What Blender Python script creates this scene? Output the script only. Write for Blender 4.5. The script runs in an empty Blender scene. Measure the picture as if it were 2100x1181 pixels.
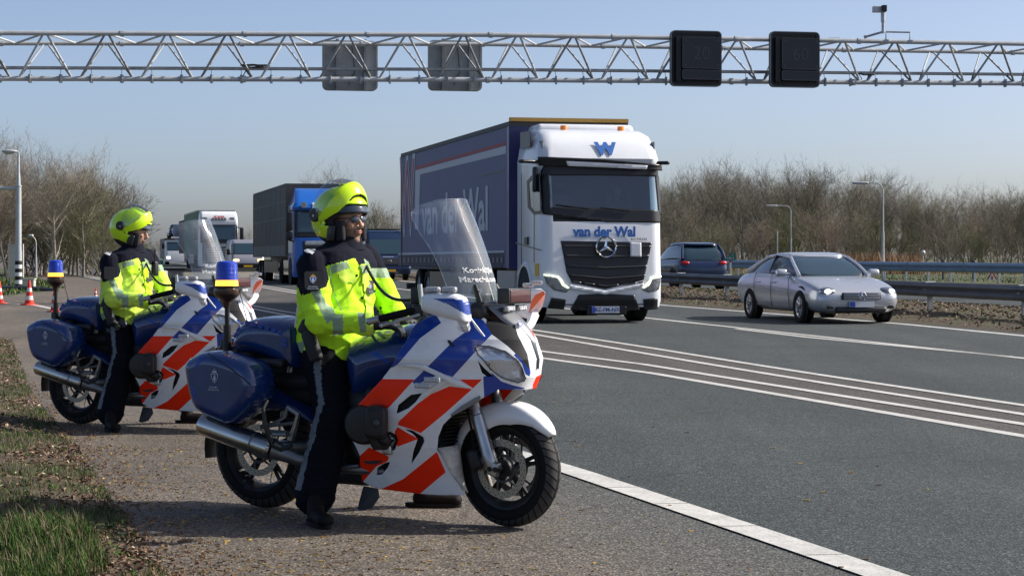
import bpy, math, random
import numpy as np
from mathutils import Vector, Matrix, noise as mnoise
R=math.radians; PI=math.pi
rnd=random.Random(7)
SC=bpy.context.scene
COL=SC.collection
# ---------------------------------------------------------------- camera
cam=bpy.data.cameras.new('camera'); cam.sensor_width=36; cam.lens=72; cam.clip_end=3000; cam.clip_start=.1
cam.shift_y=-(590.5-529)/2100
camo=bpy.data.objects.new('camera',cam); COL.objects.link(camo); camo.location=(0,0,1.365); camo.rotation_euler=(R(90),0,0)
SC.camera=camo
# ---------------------------------------------------------------- sky and sun
SUN_AZ=R(80); SUN_EL=R(37)      # azimuth clockwise from the view direction
W=bpy.data.worlds.new('World'); SC.world=W; W.use_nodes=True
nt=W.node_tree; bg=nt.nodes['Background']
sky=nt.nodes.new('ShaderNodeTexSky'); sky.sky_type='NISHITA'; sky.sun_disc=False
sky.sun_elevation=SUN_EL; sky.sun_rotation=SUN_AZ; sky.air_density=.5; sky.dust_density=2.0; sky.ozone_density=.7; sky.altitude=0
nt.links.new(sky.outputs[0],bg.inputs[0]); bg.inputs[1].default_value=.136
sl=bpy.data.lights.new('sun','SUN'); sl.energy=5; sl.angle=R(.5); sl.color=(1,.95,.87)
so=bpy.data.objects.new('sun',sl); COL.objects.link(so)
SD=Vector((math.sin(SUN_AZ)*math.cos(SUN_EL),math.cos(SUN_AZ)*math.cos(SUN_EL),math.sin(SUN_EL)))
so.rotation_euler=SD.to_track_quat('Z','Y').to_euler(); so.location=(30,0,30)
SC.view_settings.view_transform='Standard'; SC.view_settings.look='None'; SC.view_settings.exposure=.43; SC.view_settings.gamma=1
# ---------------------------------------------------------------- camera geometry used to lay things out at their real distances
F,HZ,CX,CZ=4200.,529.,1050.,1.365
def H(y):
    t=y-25
    if t<=-6: return 0.
    return min(.0046*(t if t>6 else (t+6)**2/24),1.15)
def at(px,py,d): return Vector(((px-CX)*d/F,d,CZ-(py-HZ)*d/F))
def gp(px,py):
    d=CZ*F/(py-HZ)
    for _ in range(40): d=(CZ-H(d))*F/(py-HZ)*.7+d*.3
    return Vector(((px-CX)*d/F,d,H(d)))
class Fr:
    """frame of a vehicle: origin on the ground, heading u; x forward, y to its left, z up"""
    def __init__(s,o,u):
        n=math.hypot(*u); s.o=o; s.u=(u[0]/n,u[1]/n); s.n=(-s.u[1],s.u[0]); s.rz=math.atan2(s.u[1],s.u[0])
    def w(s,x,y,z): return (s.o[0]+x*s.u[0]+y*s.n[0], s.o[1]+x*s.u[1]+y*s.n[1], s.o[2]+z)
    def px(s,x,y,z):
        a,b,c=s.w(x,y,z); return (CX+a*F/b, HZ+(CZ-c)*F/b)
    def L(s,px,py,y0):
        k=(px-CX)/F; ox=s.o[0]+y0*s.n[0]; oy=s.o[1]+y0*s.n[1]
        x=(k*oy-ox)/(s.u[0]-k*s.u[1]); d=oy+x*s.u[1]
        return (x,y0,CZ-(py-HZ)*d/F-s.o[2])
    def Lx(s,px,py,x0):
        k=(px-CX)/F; ox=s.o[0]+x0*s.u[0]; oy=s.o[1]+x0*s.u[1]
        y=(k*oy-ox)/(s.n[0]-k*s.n[1]); d=oy+y*s.n[1]
        return (x0,y,CZ-(py-HZ)*d/F-s.o[2])
# ---------------------------------------------------------------- materials
MATS={}
def mat(name,col,rough=.6,metal=0,spec=.5,coat=0,emit=None,estr=0,alpha=1,trans=0,ior=1.45,bump=0,bscale=50,vary=0,vscale=3,col2=None,sheen=0,rv=0):
    m=bpy.data.materials.new(name); m.use_nodes=True; n=m.node_tree.nodes; l=m.node_tree.links
    b=n['Principled BSDF']; b.inputs['Base Color'].default_value=(*col,1); b.inputs['Roughness'].default_value=rough
    b.inputs['Metallic'].default_value=metal; b.inputs['Specular IOR Level'].default_value=spec
    b.inputs['Coat Weight'].default_value=coat; b.inputs['Coat Roughness'].default_value=.04; b.inputs['IOR'].default_value=ior
    b.inputs['Transmission Weight'].default_value=trans
    if sheen: b.inputs['Sheen Weight'].default_value=sheen
    if emit: b.inputs['Emission Color'].default_value=(*emit,1); b.inputs['Emission Strength'].default_value=estr
    if alpha<1: b.inputs['Alpha'].default_value=alpha
    if vary or bump or rv:
        tc=n.new('ShaderNodeTexCoord')
    if vary:
        t=n.new('ShaderNodeTexNoise'); t.inputs['Scale'].default_value=vscale; t.inputs['Detail'].default_value=6; t.inputs['Roughness'].default_value=.65
        l.new(tc.outputs['Object'],t.inputs['Vector'])
        r=n.new('ShaderNodeValToRGB'); r.color_ramp.elements[0].position=.3; r.color_ramp.elements[1].position=.7
        c2=col2 or tuple(c*(1-vary) for c in col); r.color_ramp.elements[0].color=(*c2,1); r.color_ramp.elements[1].color=(*[min(1,c*(1+vary*.35)) for c in col],1)
        l.new(t.outputs['Fac'],r.inputs[0]); l.new(r.outputs[0],b.inputs['Base Color'])
    if rv:
        t=n.new('ShaderNodeTexNoise'); t.inputs['Scale'].default_value=6; t.inputs['Detail'].default_value=5
        l.new(tc.outputs['Object'],t.inputs['Vector'])
        mr=n.new('ShaderNodeMapRange'); mr.inputs['From Min'].default_value=.3; mr.inputs['From Max'].default_value=.7; mr.inputs['To Min'].default_value=max(.02,rough-rv); mr.inputs['To Max'].default_value=rough+rv
        l.new(t.outputs['Fac'],mr.inputs['Value']); l.new(mr.outputs[0],b.inputs['Roughness'])
    if bump:
        t=n.new('ShaderNodeTexNoise'); t.inputs['Scale'].default_value=bscale; t.inputs['Detail'].default_value=4
        l.new(tc.outputs['Object'],t.inputs['Vector'])
        bn=n.new('ShaderNodeBump'); bn.inputs['Strength'].default_value=bump; bn.inputs['Distance'].default_value=.02
        l.new(t.outputs['Fac'],bn.inputs['Height']); l.new(bn.outputs[0],b.inputs['Normal'])
    MATS[name]=m; return m
def glassy(name,tint,fac=.12,rough=.02,edge=.7,film=0):
    m=bpy.data.materials.new(name); m.use_nodes=True; n=m.node_tree.nodes; l=m.node_tree.links
    n.remove(n['Principled BSDF']); out=n['Material Output']
    tr=n.new('ShaderNodeBsdfTransparent'); tr.inputs[0].default_value=(*tint,1)
    gl=n.new('ShaderNodeBsdfGlossy'); gl.inputs['Color'].default_value=(1,1,1,1); gl.inputs['Roughness'].default_value=rough
    lw=n.new('ShaderNodeLayerWeight'); lw.inputs[0].default_value=.35
    mr=n.new('ShaderNodeMapRange'); mr.inputs['To Min'].default_value=fac; mr.inputs['To Max'].default_value=edge
    l.new(lw.outputs['Fresnel'],mr.inputs['Value'])
    mx=n.new('ShaderNodeMixShader'); l.new(mr.outputs[0],mx.inputs[0]); l.new(tr.outputs[0],mx.inputs[1]); l.new(gl.outputs[0],mx.inputs[2])
    last=mx
    if film:   # thin dust film and wipes on the sheet
        df=n.new('ShaderNodeBsdfDiffuse'); df.inputs[0].default_value=(.55,.62,.7,1)
        tc=n.new('ShaderNodeTexCoord'); mp=n.new('ShaderNodeMapping'); mp.inputs['Scale'].default_value=(3,9,1.6); l.new(tc.outputs['Object'],mp.inputs[0])
        t=n.new('ShaderNodeTexNoise'); t.inputs['Scale'].default_value=1.6; t.inputs['Detail'].default_value=7; l.new(mp.outputs[0],t.inputs['Vector'])
        m2=n.new('ShaderNodeMapRange'); m2.inputs['From Min'].default_value=.42; m2.inputs['From Max'].default_value=.72; m2.inputs['To Min'].default_value=film*.5; m2.inputs['To Max'].default_value=film*1.7
        l.new(t.outputs['Fac'],m2.inputs['Value'])
        mx2=n.new('ShaderNodeMixShader'); l.new(m2.outputs[0],mx2.inputs[0]); l.new(mx.outputs[0],mx2.inputs[1]); l.new(df.outputs[0],mx2.inputs[2]); last=mx2
    l.new(last.outputs[0],out.inputs[0]); MATS[name]=m; return m
# ---------------------------------------------------------------- mesh building
class MB:
    def __init__(s): s.v=[]; s.f=[]; s.m=[]; s.cur=0
    def add(s,vs,fs,m=None):
        o=len(s.v); s.v.extend([tuple(v) for v in vs]); m=s.cur if m is None else m
        for f in fs: s.f.append(tuple(i+o for i in f)); s.m.append(m)
        return s
    def box(s,c,sz,rot=None,m=None,taper=1.0):
        x,y,z=[q/2 for q in sz]; P=[]
        for k in (-1,1):
            t=taper if k>0 else 1
            for i,j in ((-1,-1),(1,-1),(1,1),(-1,1)): P.append(Vector((i*x*t,j*y*t,k*z)))
        if rot is not None:
            M=rot if isinstance(rot,Matrix) else Matrix.Rotation(rot,3,'Z')
            P=[M@p for p in P]
        c=Vector(c); P=[p+c for p in P]
        return s.add(P,[(3,2,1,0),(4,5,6,7),(0,1,5,4),(1,2,6,5),(2,3,7,6),(3,0,4,7)],m)
    def bb(s,x0,x1,y0,y1,z0,z1,m=None): return s.box(((x0+x1)/2,(y0+y1)/2,(z0+z1)/2),(abs(x1-x0),abs(y1-y0),abs(z1-z0)),None,m)
    def ring(s,c,ax,r,n,up=None,r2=None):
        ax=Vector(ax).normalized(); up=Vector(up) if up is not None else (Vector((0,0,1)) if abs(ax.z)<.9 else Vector((1,0,0)))
        a=up.cross(ax).normalized(); b=ax.cross(a); r2=r if r2 is None else r2
        return [Vector(c)+a*r*math.cos(2*PI*i/n)+b*r2*math.sin(2*PI*i/n) for i in range(n)]
    def loft(s,rings,cap=True,m=None,closed=False):
        n=len(rings[0]); vs=[p for r in rings for p in r]; fs=[]
        K=len(rings)
        for k in range(K if closed else K-1):
            for i in range(n):
                a=k*n+i; b=k*n+(i+1)%n; k2=(k+1)%K; c=k2*n+(i+1)%n; d=k2*n+i; fs.append((a,b,c,d))
        if cap and not closed: fs.append(tuple(range(n-1,-1,-1))); fs.append(tuple((K-1)*n+i for i in range(n)))
        return s.add(vs,fs,m)
    def cyl(s,p0,p1,r0,r1=None,n=12,cap=True,m=None):
        r1=r0 if r1 is None else r1; ax=Vector(p1)-Vector(p0)
        return s.loft([s.ring(p0,ax,r0,n),s.ring(p1,ax,r1,n)],cap,m)
    def tube(s,pts,r,n=8,cap=True,m=None,up=None):
        pts=[Vector(p) for p in pts]; rs=r if isinstance(r,(list,tuple)) else [r]*len(pts); rings=[]
        pa=None
        for i,p in enumerate(pts):
            t=(pts[min(i+1,len(pts)-1)]-pts[max(i-1,0)]).normalized()
            if pa is None:
                u=Vector((0,0,1)) if abs(t.z)<.9 else Vector((1,0,0)); pa=u.cross(t).normalized()
            else: pa=(pa-t*pa.dot(t)).normalized()
            b=t.cross(pa); rings.append([p+pa*rs[i]*math.cos(2*PI*k/n)+b*rs[i]*math.sin(2*PI*k/n) for k in range(n)])
        return s.loft(rings,cap,m)
    def lathe(s,c,ax,prof,n=24,m=None,closed=False):
        ax=Vector(ax).normalized(); rings=[s.ring(Vector(c)+ax*h,ax,max(r,1e-4),n) for h,r in prof]
        return s.loft(rings,not closed,m,closed)
    def prism(s,poly,off,m=None):
        """poly: 3D points in a plane, off: extrusion vector"""
        n=len(poly); off=Vector(off); vs=[Vector(p) for p in poly]+[Vector(p)+off for p in poly]
        return s.add(vs,[tuple(range(n-1,-1,-1)),tuple(range(n,2*n))]+[(i,(i+1)%n,n+(i+1)%n,n+i) for i in range(n)],m)
    def sphere(s,c,r,n=16,k=10,rot=None,m=None):
        r=r if isinstance(r,(tuple,list)) else (r,r,r); rings=[]
        for j in range(k+1):
            a=-PI/2+PI*j/k; rr=max(math.cos(a),.001)
            rings.append([Vector((r[0]*rr*math.cos(2*PI*i/n),r[1]*rr*math.sin(2*PI*i/n),r[2]*math.sin(a))) for i in range(n)])
        if rot is not None: rings=[[rot@p for p in q] for q in rings]
        rings=[[p+Vector(c) for p in q] for q in rings]
        return s.loft(rings,True,m)
    def rbox(s,c,sz,r,rot=None,m=None,k=3):
        """rounded box: outline in x-y rounded, top and bottom edges too"""
        x,y,z=[q/2 for q in sz]; r=min(r,x*.98,y*.98,z*.98); rings=[]
        def outline(ins,h):
            P=[]
            for cx,cy,a0 in ((x-r,y-r,0),(-x+r,y-r,90),(-x+r,-y+r,180),(x-r,-y+r,270)):
                for i in range(k+1):
                    a=R(a0+90*i/k); P.append(Vector((cx+(r-ins)*math.cos(a),cy+(r-ins)*math.sin(a),h)))
            return P
        for i in range(k+1):
            a=PI/2*i/k; rings.append(outline(r*(1-math.sin(a)),-z+r*(1-math.cos(a))))
        for i in range(k+1):
            a=PI/2*(1-i/k); rings.append(outline(r*(1-math.sin(a)),z-r*(1-math.cos(a))))
        M=rot if rot is not None else Matrix.Identity(3)
        if not isinstance(M,Matrix): M=Matrix.Rotation(M,3,'Z')
        return s.loft([[M@p+Vector(c) for p in q] for q in rings],True,m)
    def build(s,name,mats,parent=None,smooth=False,angle=35):
        me=bpy.data.meshes.new(name); me.from_pydata(s.v,[],s.f)
        if not isinstance(mats,(list,tuple)): mats=[mats]
        for m in mats: me.materials.append(MATS[m] if isinstance(m,str) else m)
        if len(mats)>1: me.polygons.foreach_set('material_index',s.m)
        me.validate()
        if smooth:
            me.polygons.foreach_set('use_smooth',[True]*len(me.polygons))
            if angle<180: me.set_sharp_from_angle(angle=R(angle))
        me.update()
        o=bpy.data.objects.new(name,me); COL.objects.link(o)
        if parent is not None: o.parent=parent
        return o
def tag(o,label=None,cat=None,group=None,kind=None):
    if label: o['label']=label
    if cat: o['category']=cat
    if group: o['group']=group
    if kind: o['kind']=kind
    return o
def empty(name,loc=(0,0,0),rz=0):
    o=bpy.data.objects.new(name,None); COL.objects.link(o); o.location=loc; o.rotation_euler=(0,0,rz); o.empty_display_size=.3; return o
def varied(name,amt=.4):
    """tone differs from one object to the next (species, age)"""
    m=MATS[name]; n=m.node_tree.nodes; l=m.node_tree.links; b=n['Principled BSDF']; oi=n.new('ShaderNodeObjectInfo'); mr=n.new('ShaderNodeMapRange'); mr.inputs[3].default_value=1-amt; mr.inputs[4].default_value=1+amt*.8
    l.new(oi.outputs['Random'],mr.inputs[0]); mx=n.new('ShaderNodeMix'); mx.data_type='RGBA'; mx.blend_type='MULTIPLY'; mx.inputs[0].default_value=1
    src=b.inputs['Base Color'].links; 
    if src: l.new(src[0].from_socket,mx.inputs[6])
    else: mx.inputs[6].default_value=b.inputs['Base Color'].default_value
    l.new(mr.outputs[0],mx.inputs[7]); l.new(mx.outputs[2],b.inputs['Base Color'])
def copy_tree(o,parent=None):
    c=o.copy(); COL.objects.link(c)
    if parent is not None: c.parent=parent
    for ch in list(o.children): copy_tree(ch,c)
    return c
def lerp(a,b,t): return a+(b-a)*t
def interp(t,xs,ys): return float(np.interp(t,xs,ys))
def inpoly(X,Y,poly):
    """vectorised point in polygon"""
    r=np.zeros(np.shape(X),bool); n=len(poly)
    for i in range(n):
        x0,y0=poly[i]; x1,y1=poly[(i+1)%n]
        if y0==y1: continue
        c=((y0>Y)!=(y1>Y))&(X<(x1-x0)*(Y-y0)/(y1-y0)+x0); r^=c
    return r
def nearest(X,Y,poly):
    """distance to a polygon outline and the nearest point on it"""
    bd=np.full(np.shape(X),1e18); bx=np.zeros(np.shape(X)); by=np.zeros(np.shape(X)); n=len(poly)
    for i in range(n):
        x0,y0=poly[i]; x1,y1=poly[(i+1)%n]; dx,dy=x1-x0,y1-y0; L=dx*dx+dy*dy
        if L==0: continue
        t=np.clip(((X-x0)*dx+(Y-y0)*dy)/L,0,1); qx=x0+t*dx; qy=y0+t*dy; d=(X-qx)**2+(Y-qy)**2
        k=d<bd; bd=np.where(k,d,bd); bx=np.where(k,qx,bx); by=np.where(k,qy,by)
    return np.sqrt(bd),bx,by
def smooth_poly(P,it=2):
    for _ in range(it):
        Q=[]
        for i in range(len(P)):
            a=P[i]; b=P[(i+1)%len(P)]; Q.append((a[0]*.75+b[0]*.25,a[1]*.75+b[1]*.25)); Q.append((a[0]*.25+b[0]*.75,a[1]*.25+b[1]*.75))
        P=Q
    return P
def text_mesh(txt,size,name,matn,parent,M,extrude=.0008,bold=0,wid=None):
    """lettering as flat raised print; M places its x (reading), y (up), z (out)"""
    cu=bpy.data.curves.new(name,'FONT'); cu.body=txt; cu.size=size; cu.extrude=extrude; cu.offset=bold; cu.align_x='CENTER'; cu.align_y='CENTER'; cu.resolution_u=3
    t=bpy.data.objects.new(name,cu); COL.objects.link(t); bpy.context.view_layer.update()
    me=bpy.data.meshes.new_from_object(t.evaluated_get(bpy.context.evaluated_depsgraph_get())); bpy.data.objects.remove(t); bpy.data.curves.remove(cu)
    if wid:
        xs=[v.co.x for v in me.vertices]; k=wid/(max(xs)-min(xs)) if xs else 1
        for v in me.vertices: v.co.x*=k
    me.transform(M); me.name=name; me.materials.clear(); me.materials.append(MATS[matn])
    o=bpy.data.objects.new(name,me); COL.objects.link(o); o.parent=parent; return o
def basis(o,x,y):
    x=Vector(x).normalized(); y=Vector(y); y=(y-x*y.dot(x)).normalized(); z=x.cross(y)
    M=Matrix.Identity(4)
    for i in range(3): M[i][0]=x[i]; M[i][1]=y[i]; M[i][2]=z[i]; M[i][3]=o[i]
    return M
# ================================================================ MATERIALS OF THE SETTING
def nodes(name):
    m=bpy.data.materials.new(name); m.use_nodes=True; MATS[name]=m
    return m,m.node_tree.nodes,m.node_tree.links,m.node_tree.nodes['Principled BSDF']
def noise(n,l,vec,scale,detail=5,rough=.6,dist=0):
    t=n.new('ShaderNodeTexNoise'); t.inputs['Scale'].default_value=scale; t.inputs['Detail'].default_value=detail; t.inputs['Roughness'].default_value=rough; t.inputs['Distortion'].default_value=dist
    l.new(vec,t.inputs['Vector']); return t.outputs['Fac']
def ramp(n,l,f,stops):
    r=n.new('ShaderNodeValToRGB'); e=r.color_ramp.elements
    while len(e)<len(stops): e.new(.5)
    for q,(p,c) in zip(e,stops): q.position=p; q.color=(*c,1) if len(c)==3 else c
    l.new(f,r.inputs[0]); return r.outputs[0]
def mixc(n,l,f,a,b,mode='MIX'):
    m=n.new('ShaderNodeMix'); m.data_type='RGBA'; m.blend_type=mode
    for s,v in ((0,f),(6,a),(7,b)):
        if hasattr(v,'is_output'): l.new(v,m.inputs[s])
        elif s==0: m.inputs[0].default_value=v
        else: m.inputs[s].default_value=(*v,1)
    return m.outputs[2]
def maprange(n,l,f,a,b,c=0,d=1):
    m=n.new('ShaderNodeMapRange'); l.new(f,m.inputs[0]); m.inputs[1].default_value=a; m.inputs[2].default_value=b; m.inputs[3].default_value=c; m.inputs[4].default_value=d; return m.outputs[0]
def asphalt(name,ca,cb,grit=.5,cool=None):
    m,n,l,b=nodes(name); tc=n.new('ShaderNodeTexCoord'); v=tc.outputs['Object']
    mp=n.new('ShaderNodeMapping'); mp.inputs['Rotation'].default_value=(0,0,R(-13)); mp.inputs['Scale'].default_value=(1,.07,1); l.new(v,mp.inputs[0])
    big=noise(n,l,v,.35,5,.6); lane=noise(n,l,mp.outputs[0],1.1,4,.55); fine=noise(n,l,v,75,2,.7); mid=noise(n,l,v,9,5,.7)
    base=ramp(n,l,big,[(.3,ca),(.7,cb)])
    base=mixc(n,l,maprange(n,l,lane,.35,.65,.0,.5),base,tuple(c*.62 for c in ca))
    if cool:
        at_=n.new('ShaderNodeAttribute'); at_.attribute_name='wear'; wn=noise(n,l,v,1.3,5,.7)
        fc=n.new('ShaderNodeMath'); fc.operation='MULTIPLY_ADD'; l.new(wn,fc.inputs[0]); fc.inputs[1].default_value=.5; l.new(at_.outputs['Fac'],fc.inputs[2])
        base=mixc(n,l,maprange(n,l,fc.outputs[0],.35,1.15),base,cool)
    base=mixc(n,l,1,base,ramp(n,l,mid,[(.25,(.80,.80,.80)),(.75,(1.16,1.15,1.14))]),'MULTIPLY')
    vo=n.new('ShaderNodeTexVoronoi'); vo.inputs['Scale'].default_value=95; l.new(v,vo.inputs['Vector'])
    sep=n.new('ShaderNodeSeparateColor'); l.new(vo.outputs['Color'],sep.inputs[0])
    oil=noise(n,l,v,2.3,3,.5,1.5); base=mixc(n,l,maprange(n,l,oil,.60,.72,0,.38),base,tuple(c*.45 for c in ca))
    mk=n.new('ShaderNodeTexVoronoi'); mk.feature='DISTANCE_TO_EDGE'; mk.inputs['Scale'].default_value=.33; nv=n.new('ShaderNodeTexNoise'); nv.inputs['Scale'].default_value=3; nv.inputs['Detail'].default_value=6; l.new(v,nv.inputs['Vector'])
    va=n.new('ShaderNodeMix'); va.data_type='VECTOR'; va.inputs[0].default_value=.22; l.new(v,va.inputs[4]); l.new(nv.outputs['Color'],va.inputs[5]); l.new(va.outputs[1],mk.inputs['Vector'])
    base=mixc(n,l,maprange(n,l,mk.outputs['Distance'],0,.0035,.55,0),base,tuple(c*.3 for c in ca))
    st=ramp(n,l,sep.outputs[0],[(0,(.25,.25,.26)),(.5,(.9,.9,.9)),(.82,(1.5,1.48,1.45)),(1,(3.4,3.3,3.2))])
    base=mixc(n,l,grit,base,mixc(n,l,1,base,st,'MULTIPLY'))
    l.new(base,b.inputs['Base Color']); b.inputs['Roughness'].default_value=.82; b.inputs['Specular IOR Level'].default_value=.35
    bn=n.new('ShaderNodeBump'); bn.inputs['Strength'].default_value=.65; bn.inputs['Distance'].default_value=.006; l.new(vo.outputs['Distance'],bn.inputs['Height']); l.new(bn.outputs[0],b.inputs['Normal'])
    return m
asphalt('shoulder_asphalt',(.092,.078,.063),(.138,.118,.096),.8,(.066,.069,.065))
asphalt('lane_asphalt',(.033,.041,.041),(.051,.060,.060),.85)
asphalt('gore_asphalt',(.056,.053,.048),(.085,.080,.072),.8)
def paintmat():
    m,n,l,b=nodes('road_paint'); tc=n.new('ShaderNodeTexCoord'); v=tc.outputs['Object']
    a=noise(n,l,v,6,6,.7); f=noise(n,l,v,60,3,.7)
    c=ramp(n,l,a,[(.3,(.40,.39,.36)),(.65,(.56,.55,.52))]); c=mixc(n,l,maprange(n,l,f,.52,.66,0,.6),c,(.17,.17,.16)); w2=noise(n,l,v,1.7,6,.75); c=mixc(n,l,maprange(n,l,w2,.5,.7,0,.45),c,(.24,.23,.21))
    l.new(c,b.inputs['Base Color']); b.inputs['Roughness'].default_value=.7
paintmat()
def soilmat(name,stops,scale=3):
    m,n,l,b=nodes(name); tc=n.new('ShaderNodeTexCoord'); v=tc.outputs['Object']
    a=noise(n,l,v,scale,8,.7); f=noise(n,l,v,scale*12,4,.7)
    c=ramp(n,l,a,stops); c=mixc(n,l,1,c,ramp(n,l,f,[(.3,(.6,.6,.6)),(.7,(1.3,1.3,1.3))]),'MULTIPLY'); l.new(c,b.inputs['Base Color']); b.inputs['Roughness'].default_value=.95
    bn=n.new('ShaderNodeBump'); bn.inputs['Strength'].default_value=.8; bn.inputs['Distance'].default_value=.03; l.new(f,bn.inputs['Height']); l.new(bn.outputs[0],b.inputs['Normal'])
soilmat('median_soil',[(.3,(.035,.024,.015)),(.5,(.075,.052,.032)),(.62,(.06,.065,.025)),(.75,(.11,.075,.045))],2.5)
soilmat('grass_ground',[(.3,(.030,.036,.014)),(.5,(.052,.066,.02)),(.7,(.085,.078,.035))],1.2)
soilmat('verge_soil',[(.3,(.045,.035,.022)),(.5,(.09,.065,.04)),(.7,(.07,.075,.03))],4)
mat('galv',(.42,.44,.46),.42,.75,vary=.25,vscale=4)
mat('galv_paint',(.46,.48,.49),.45,.2,vary=.2,vscale=2,rv=.1)
mat('galv_dull',(.30,.31,.32),.5,.55,vary=.3,vscale=3)
mat('rail_blue',(.34,.40,.46),.4,.5,vary=.2,vscale=2)
mat('dark_metal',(.05,.052,.055),.45,.3)
mat('black_plastic',(.014,.014,.015),.42,bump=.05,bscale=300)
mat('matte_black',(.012,.012,.013),.7)
mat('sign_back',(.34,.36,.36),.5,.1,vary=.25,vscale=3)
mat('sign_green',(.005,.16,.10),.4); mat('sign_red',(.45,.02,.02),.4); mat('sign_white',(.75,.75,.73),.4)
mat('lamp_grey',(.42,.43,.43),.45,.3)
mat('bark',(.27,.24,.20),.9,vary=.4,vscale=3,bump=.4,bscale=20)
mat('twig_a',(.18,.15,.115),.9); mat('twig_b',(.155,.135,.095),.9); mat('twig_c',(.25,.20,.145),.9); mat('twig_d',(.14,.145,.07),.9)
for _n in ('twig_a','twig_b','twig_c','twig_d','bark'): varied(_n)
mat('cream_box',(.50,.49,.42),.6,vary=.15,vscale=2)
mat('concrete',(.40,.38,.33),.85,vary=.25,vscale=1)
mat('white_paint',(.72,.72,.71),.35)
# ================================================================ GROUND, ROADS, MARKINGS
YS=[-12,-4,0,4,6,7,8,9,10,11,12,13,14,15,16,17,18,19,20,22,24,26,28,30,32,34,37,40,44,48,53,58,64,70,78,86,95,105,118,130,145,165,190,220,275,330,420,600,1200]
def sheet(name,xl,xr,zo,m,kind='structure',y0=-12,y1=1200,nx=1):
    ys=sorted(set([y for y in YS if y0<y<y1]+[y0,y1])); b=MB(); vs=[]; fs=[]
    def hz(y): return float(np.interp(y,YS,[H(q) for q in YS]))
    for y in ys:
        a=xl(y) if callable(xl) else xl; c=xr(y) if callable(xr) else xr
        for i in range(nx+1): vs.append((lerp(a,c,i/nx),y,hz(y)+zo))
    k=nx+1
    for j in range(len(ys)-1):
        for i in range(nx): fs.append((j*k+i,j*k+i+1,(j+1)*k+i+1,(j+1)*k+i))
    b.add(vs,fs); o=b.build(name,m); 
    if kind: tag(o,kind=kind)
    return o
def hz(y): return float(np.interp(y,YS,[H(q) for q in YS]))
def line(pts,tail=.2236,head=None):
    """centre line through photo points, straight on with slope -tail beyond the last one"""
    P=[gp(*p) for p in pts]; P=sorted([(p.y,p.x) for p in P]); s0=(P[1][1]-P[0][1])/(P[1][0]-P[0][0])
    P=[(-12,P[0][1]+s0*(-12-P[0][0]))]+P+[(1200,P[-1][1]-tail*(1200-P[-1][0]))]
    ys=[p[0] for p in P]; xs=[p[1] for p in P]
    return lambda y: float(np.interp(y,ys,xs))
A1=line([(2100,833),(1655,766),(1325,713),(1089,677)],.232); A2=line([(2100,851.6),(1655,781.4),(1325,726.4),(1092,686)],.232)
B1=line([(2100,872),(1655,802.4),(1325,749),(1105,721.2),(602,643)],.28); B2=line([(2100,896.7),(1655,820.7),(1325,764.7),(1105,735.3),(604,650.5)],.28)
FLn=line([(2100,736),(1681,691),(1335,654)]); FL2=line([(1825,709),(1662.7,693.4)])
EL=line([(2100,689.8),(1833,663.6),(1365,627)]); OL=line([(2100,631),(1836,616.7),(1517,597),(1365,587)],.26)
Cl=line([(1806,1181),(1612,1115),(1406,1046),(1162,964),(102,629),(8,622)],.7)
FR=line([(2100,583),(1490,567)],.31)
PE={}
def stripe(name,f,w,y0=-12,y1=260,zo=.012):
    o=sheet(name,lambda y:f(y)-w/2,lambda y:f(y)+w/2,zo,'road_paint',None,y0,y1); tag(o,kind='structure'); return o
terr=sheet('ground',lambda y:-30-abs(y)*1.2,lambda y:40+abs(y)*1.2,0,'grass_ground')
def left_edge(y):   # left edge of the tarmac: verge near by, exit lane farther off
    return float(np.interp(y,[-12,8.8,10.2,11.35,12.6,14.2,15.6,17.6,20.1,25.5,32.8,42,50,57,61,75,100,300],[-1.5,-1.58,-1.98,-2.3,-2.65,-3.08,-3.48,-4.07,-4.8,-6.2,-8.1,-12,-19,-23,-15.5,-16.2,-23,-80]))
_xr=lambda y:Cl(y) if y<52 else B2(y)-.2
so_=sheet('shoulder_road',left_edge,_xr,.004,'shoulder_asphalt',y1=420,nx=24)
_a=so_.data.attributes.new('wear','FLOAT','POINT')      # finer, cooler asphalt towards the marking
_a.data.foreach_set('value',[max(0,1-(_xr(v.co.y)-v.co.x)/1.7) if v.co.y<54 else 0 for v in so_.data.vertices])
sheet('road',lambda y:Cl(y)-.05 if y<50 else B2(y)-.4,lambda y:B2(y),.008,'lane_asphalt',y1=420)
sheet('gore_road',B2,A1,.006,'gore_asphalt',y1=420)
sheet('main_road',A1,lambda y:EL(y)+.45,.008,'lane_asphalt',y1=420)
sheet('opposite_road',lambda y:OL(y)-.9,lambda y:FR(y)-.8,.004,'lane_asphalt',y1=420)
stripe('edge_marking',Cl,.20,y1=75)
for f in (A1,A2): stripe('lane_marking',f,.13)
for f in (B1,B2): stripe('lane_marking',f,.14)
stripe('lane_marking',FLn,.15); stripe('lane_marking',FL2,.15,27.9,37.5)
stripe('lane_marking',EL,.2); stripe('lane_marking',OL,.2)
# joints and tyre wear across the broad marking near the camera
b=MB()
for y in (9.35,10.35,11.3,12.1):
    x=Cl(y); b.box((x,y,.0135),(.19,.0035,.001),R(8))
tag(b.build('marking_joint','gore_asphalt'),kind='structure')
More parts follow.
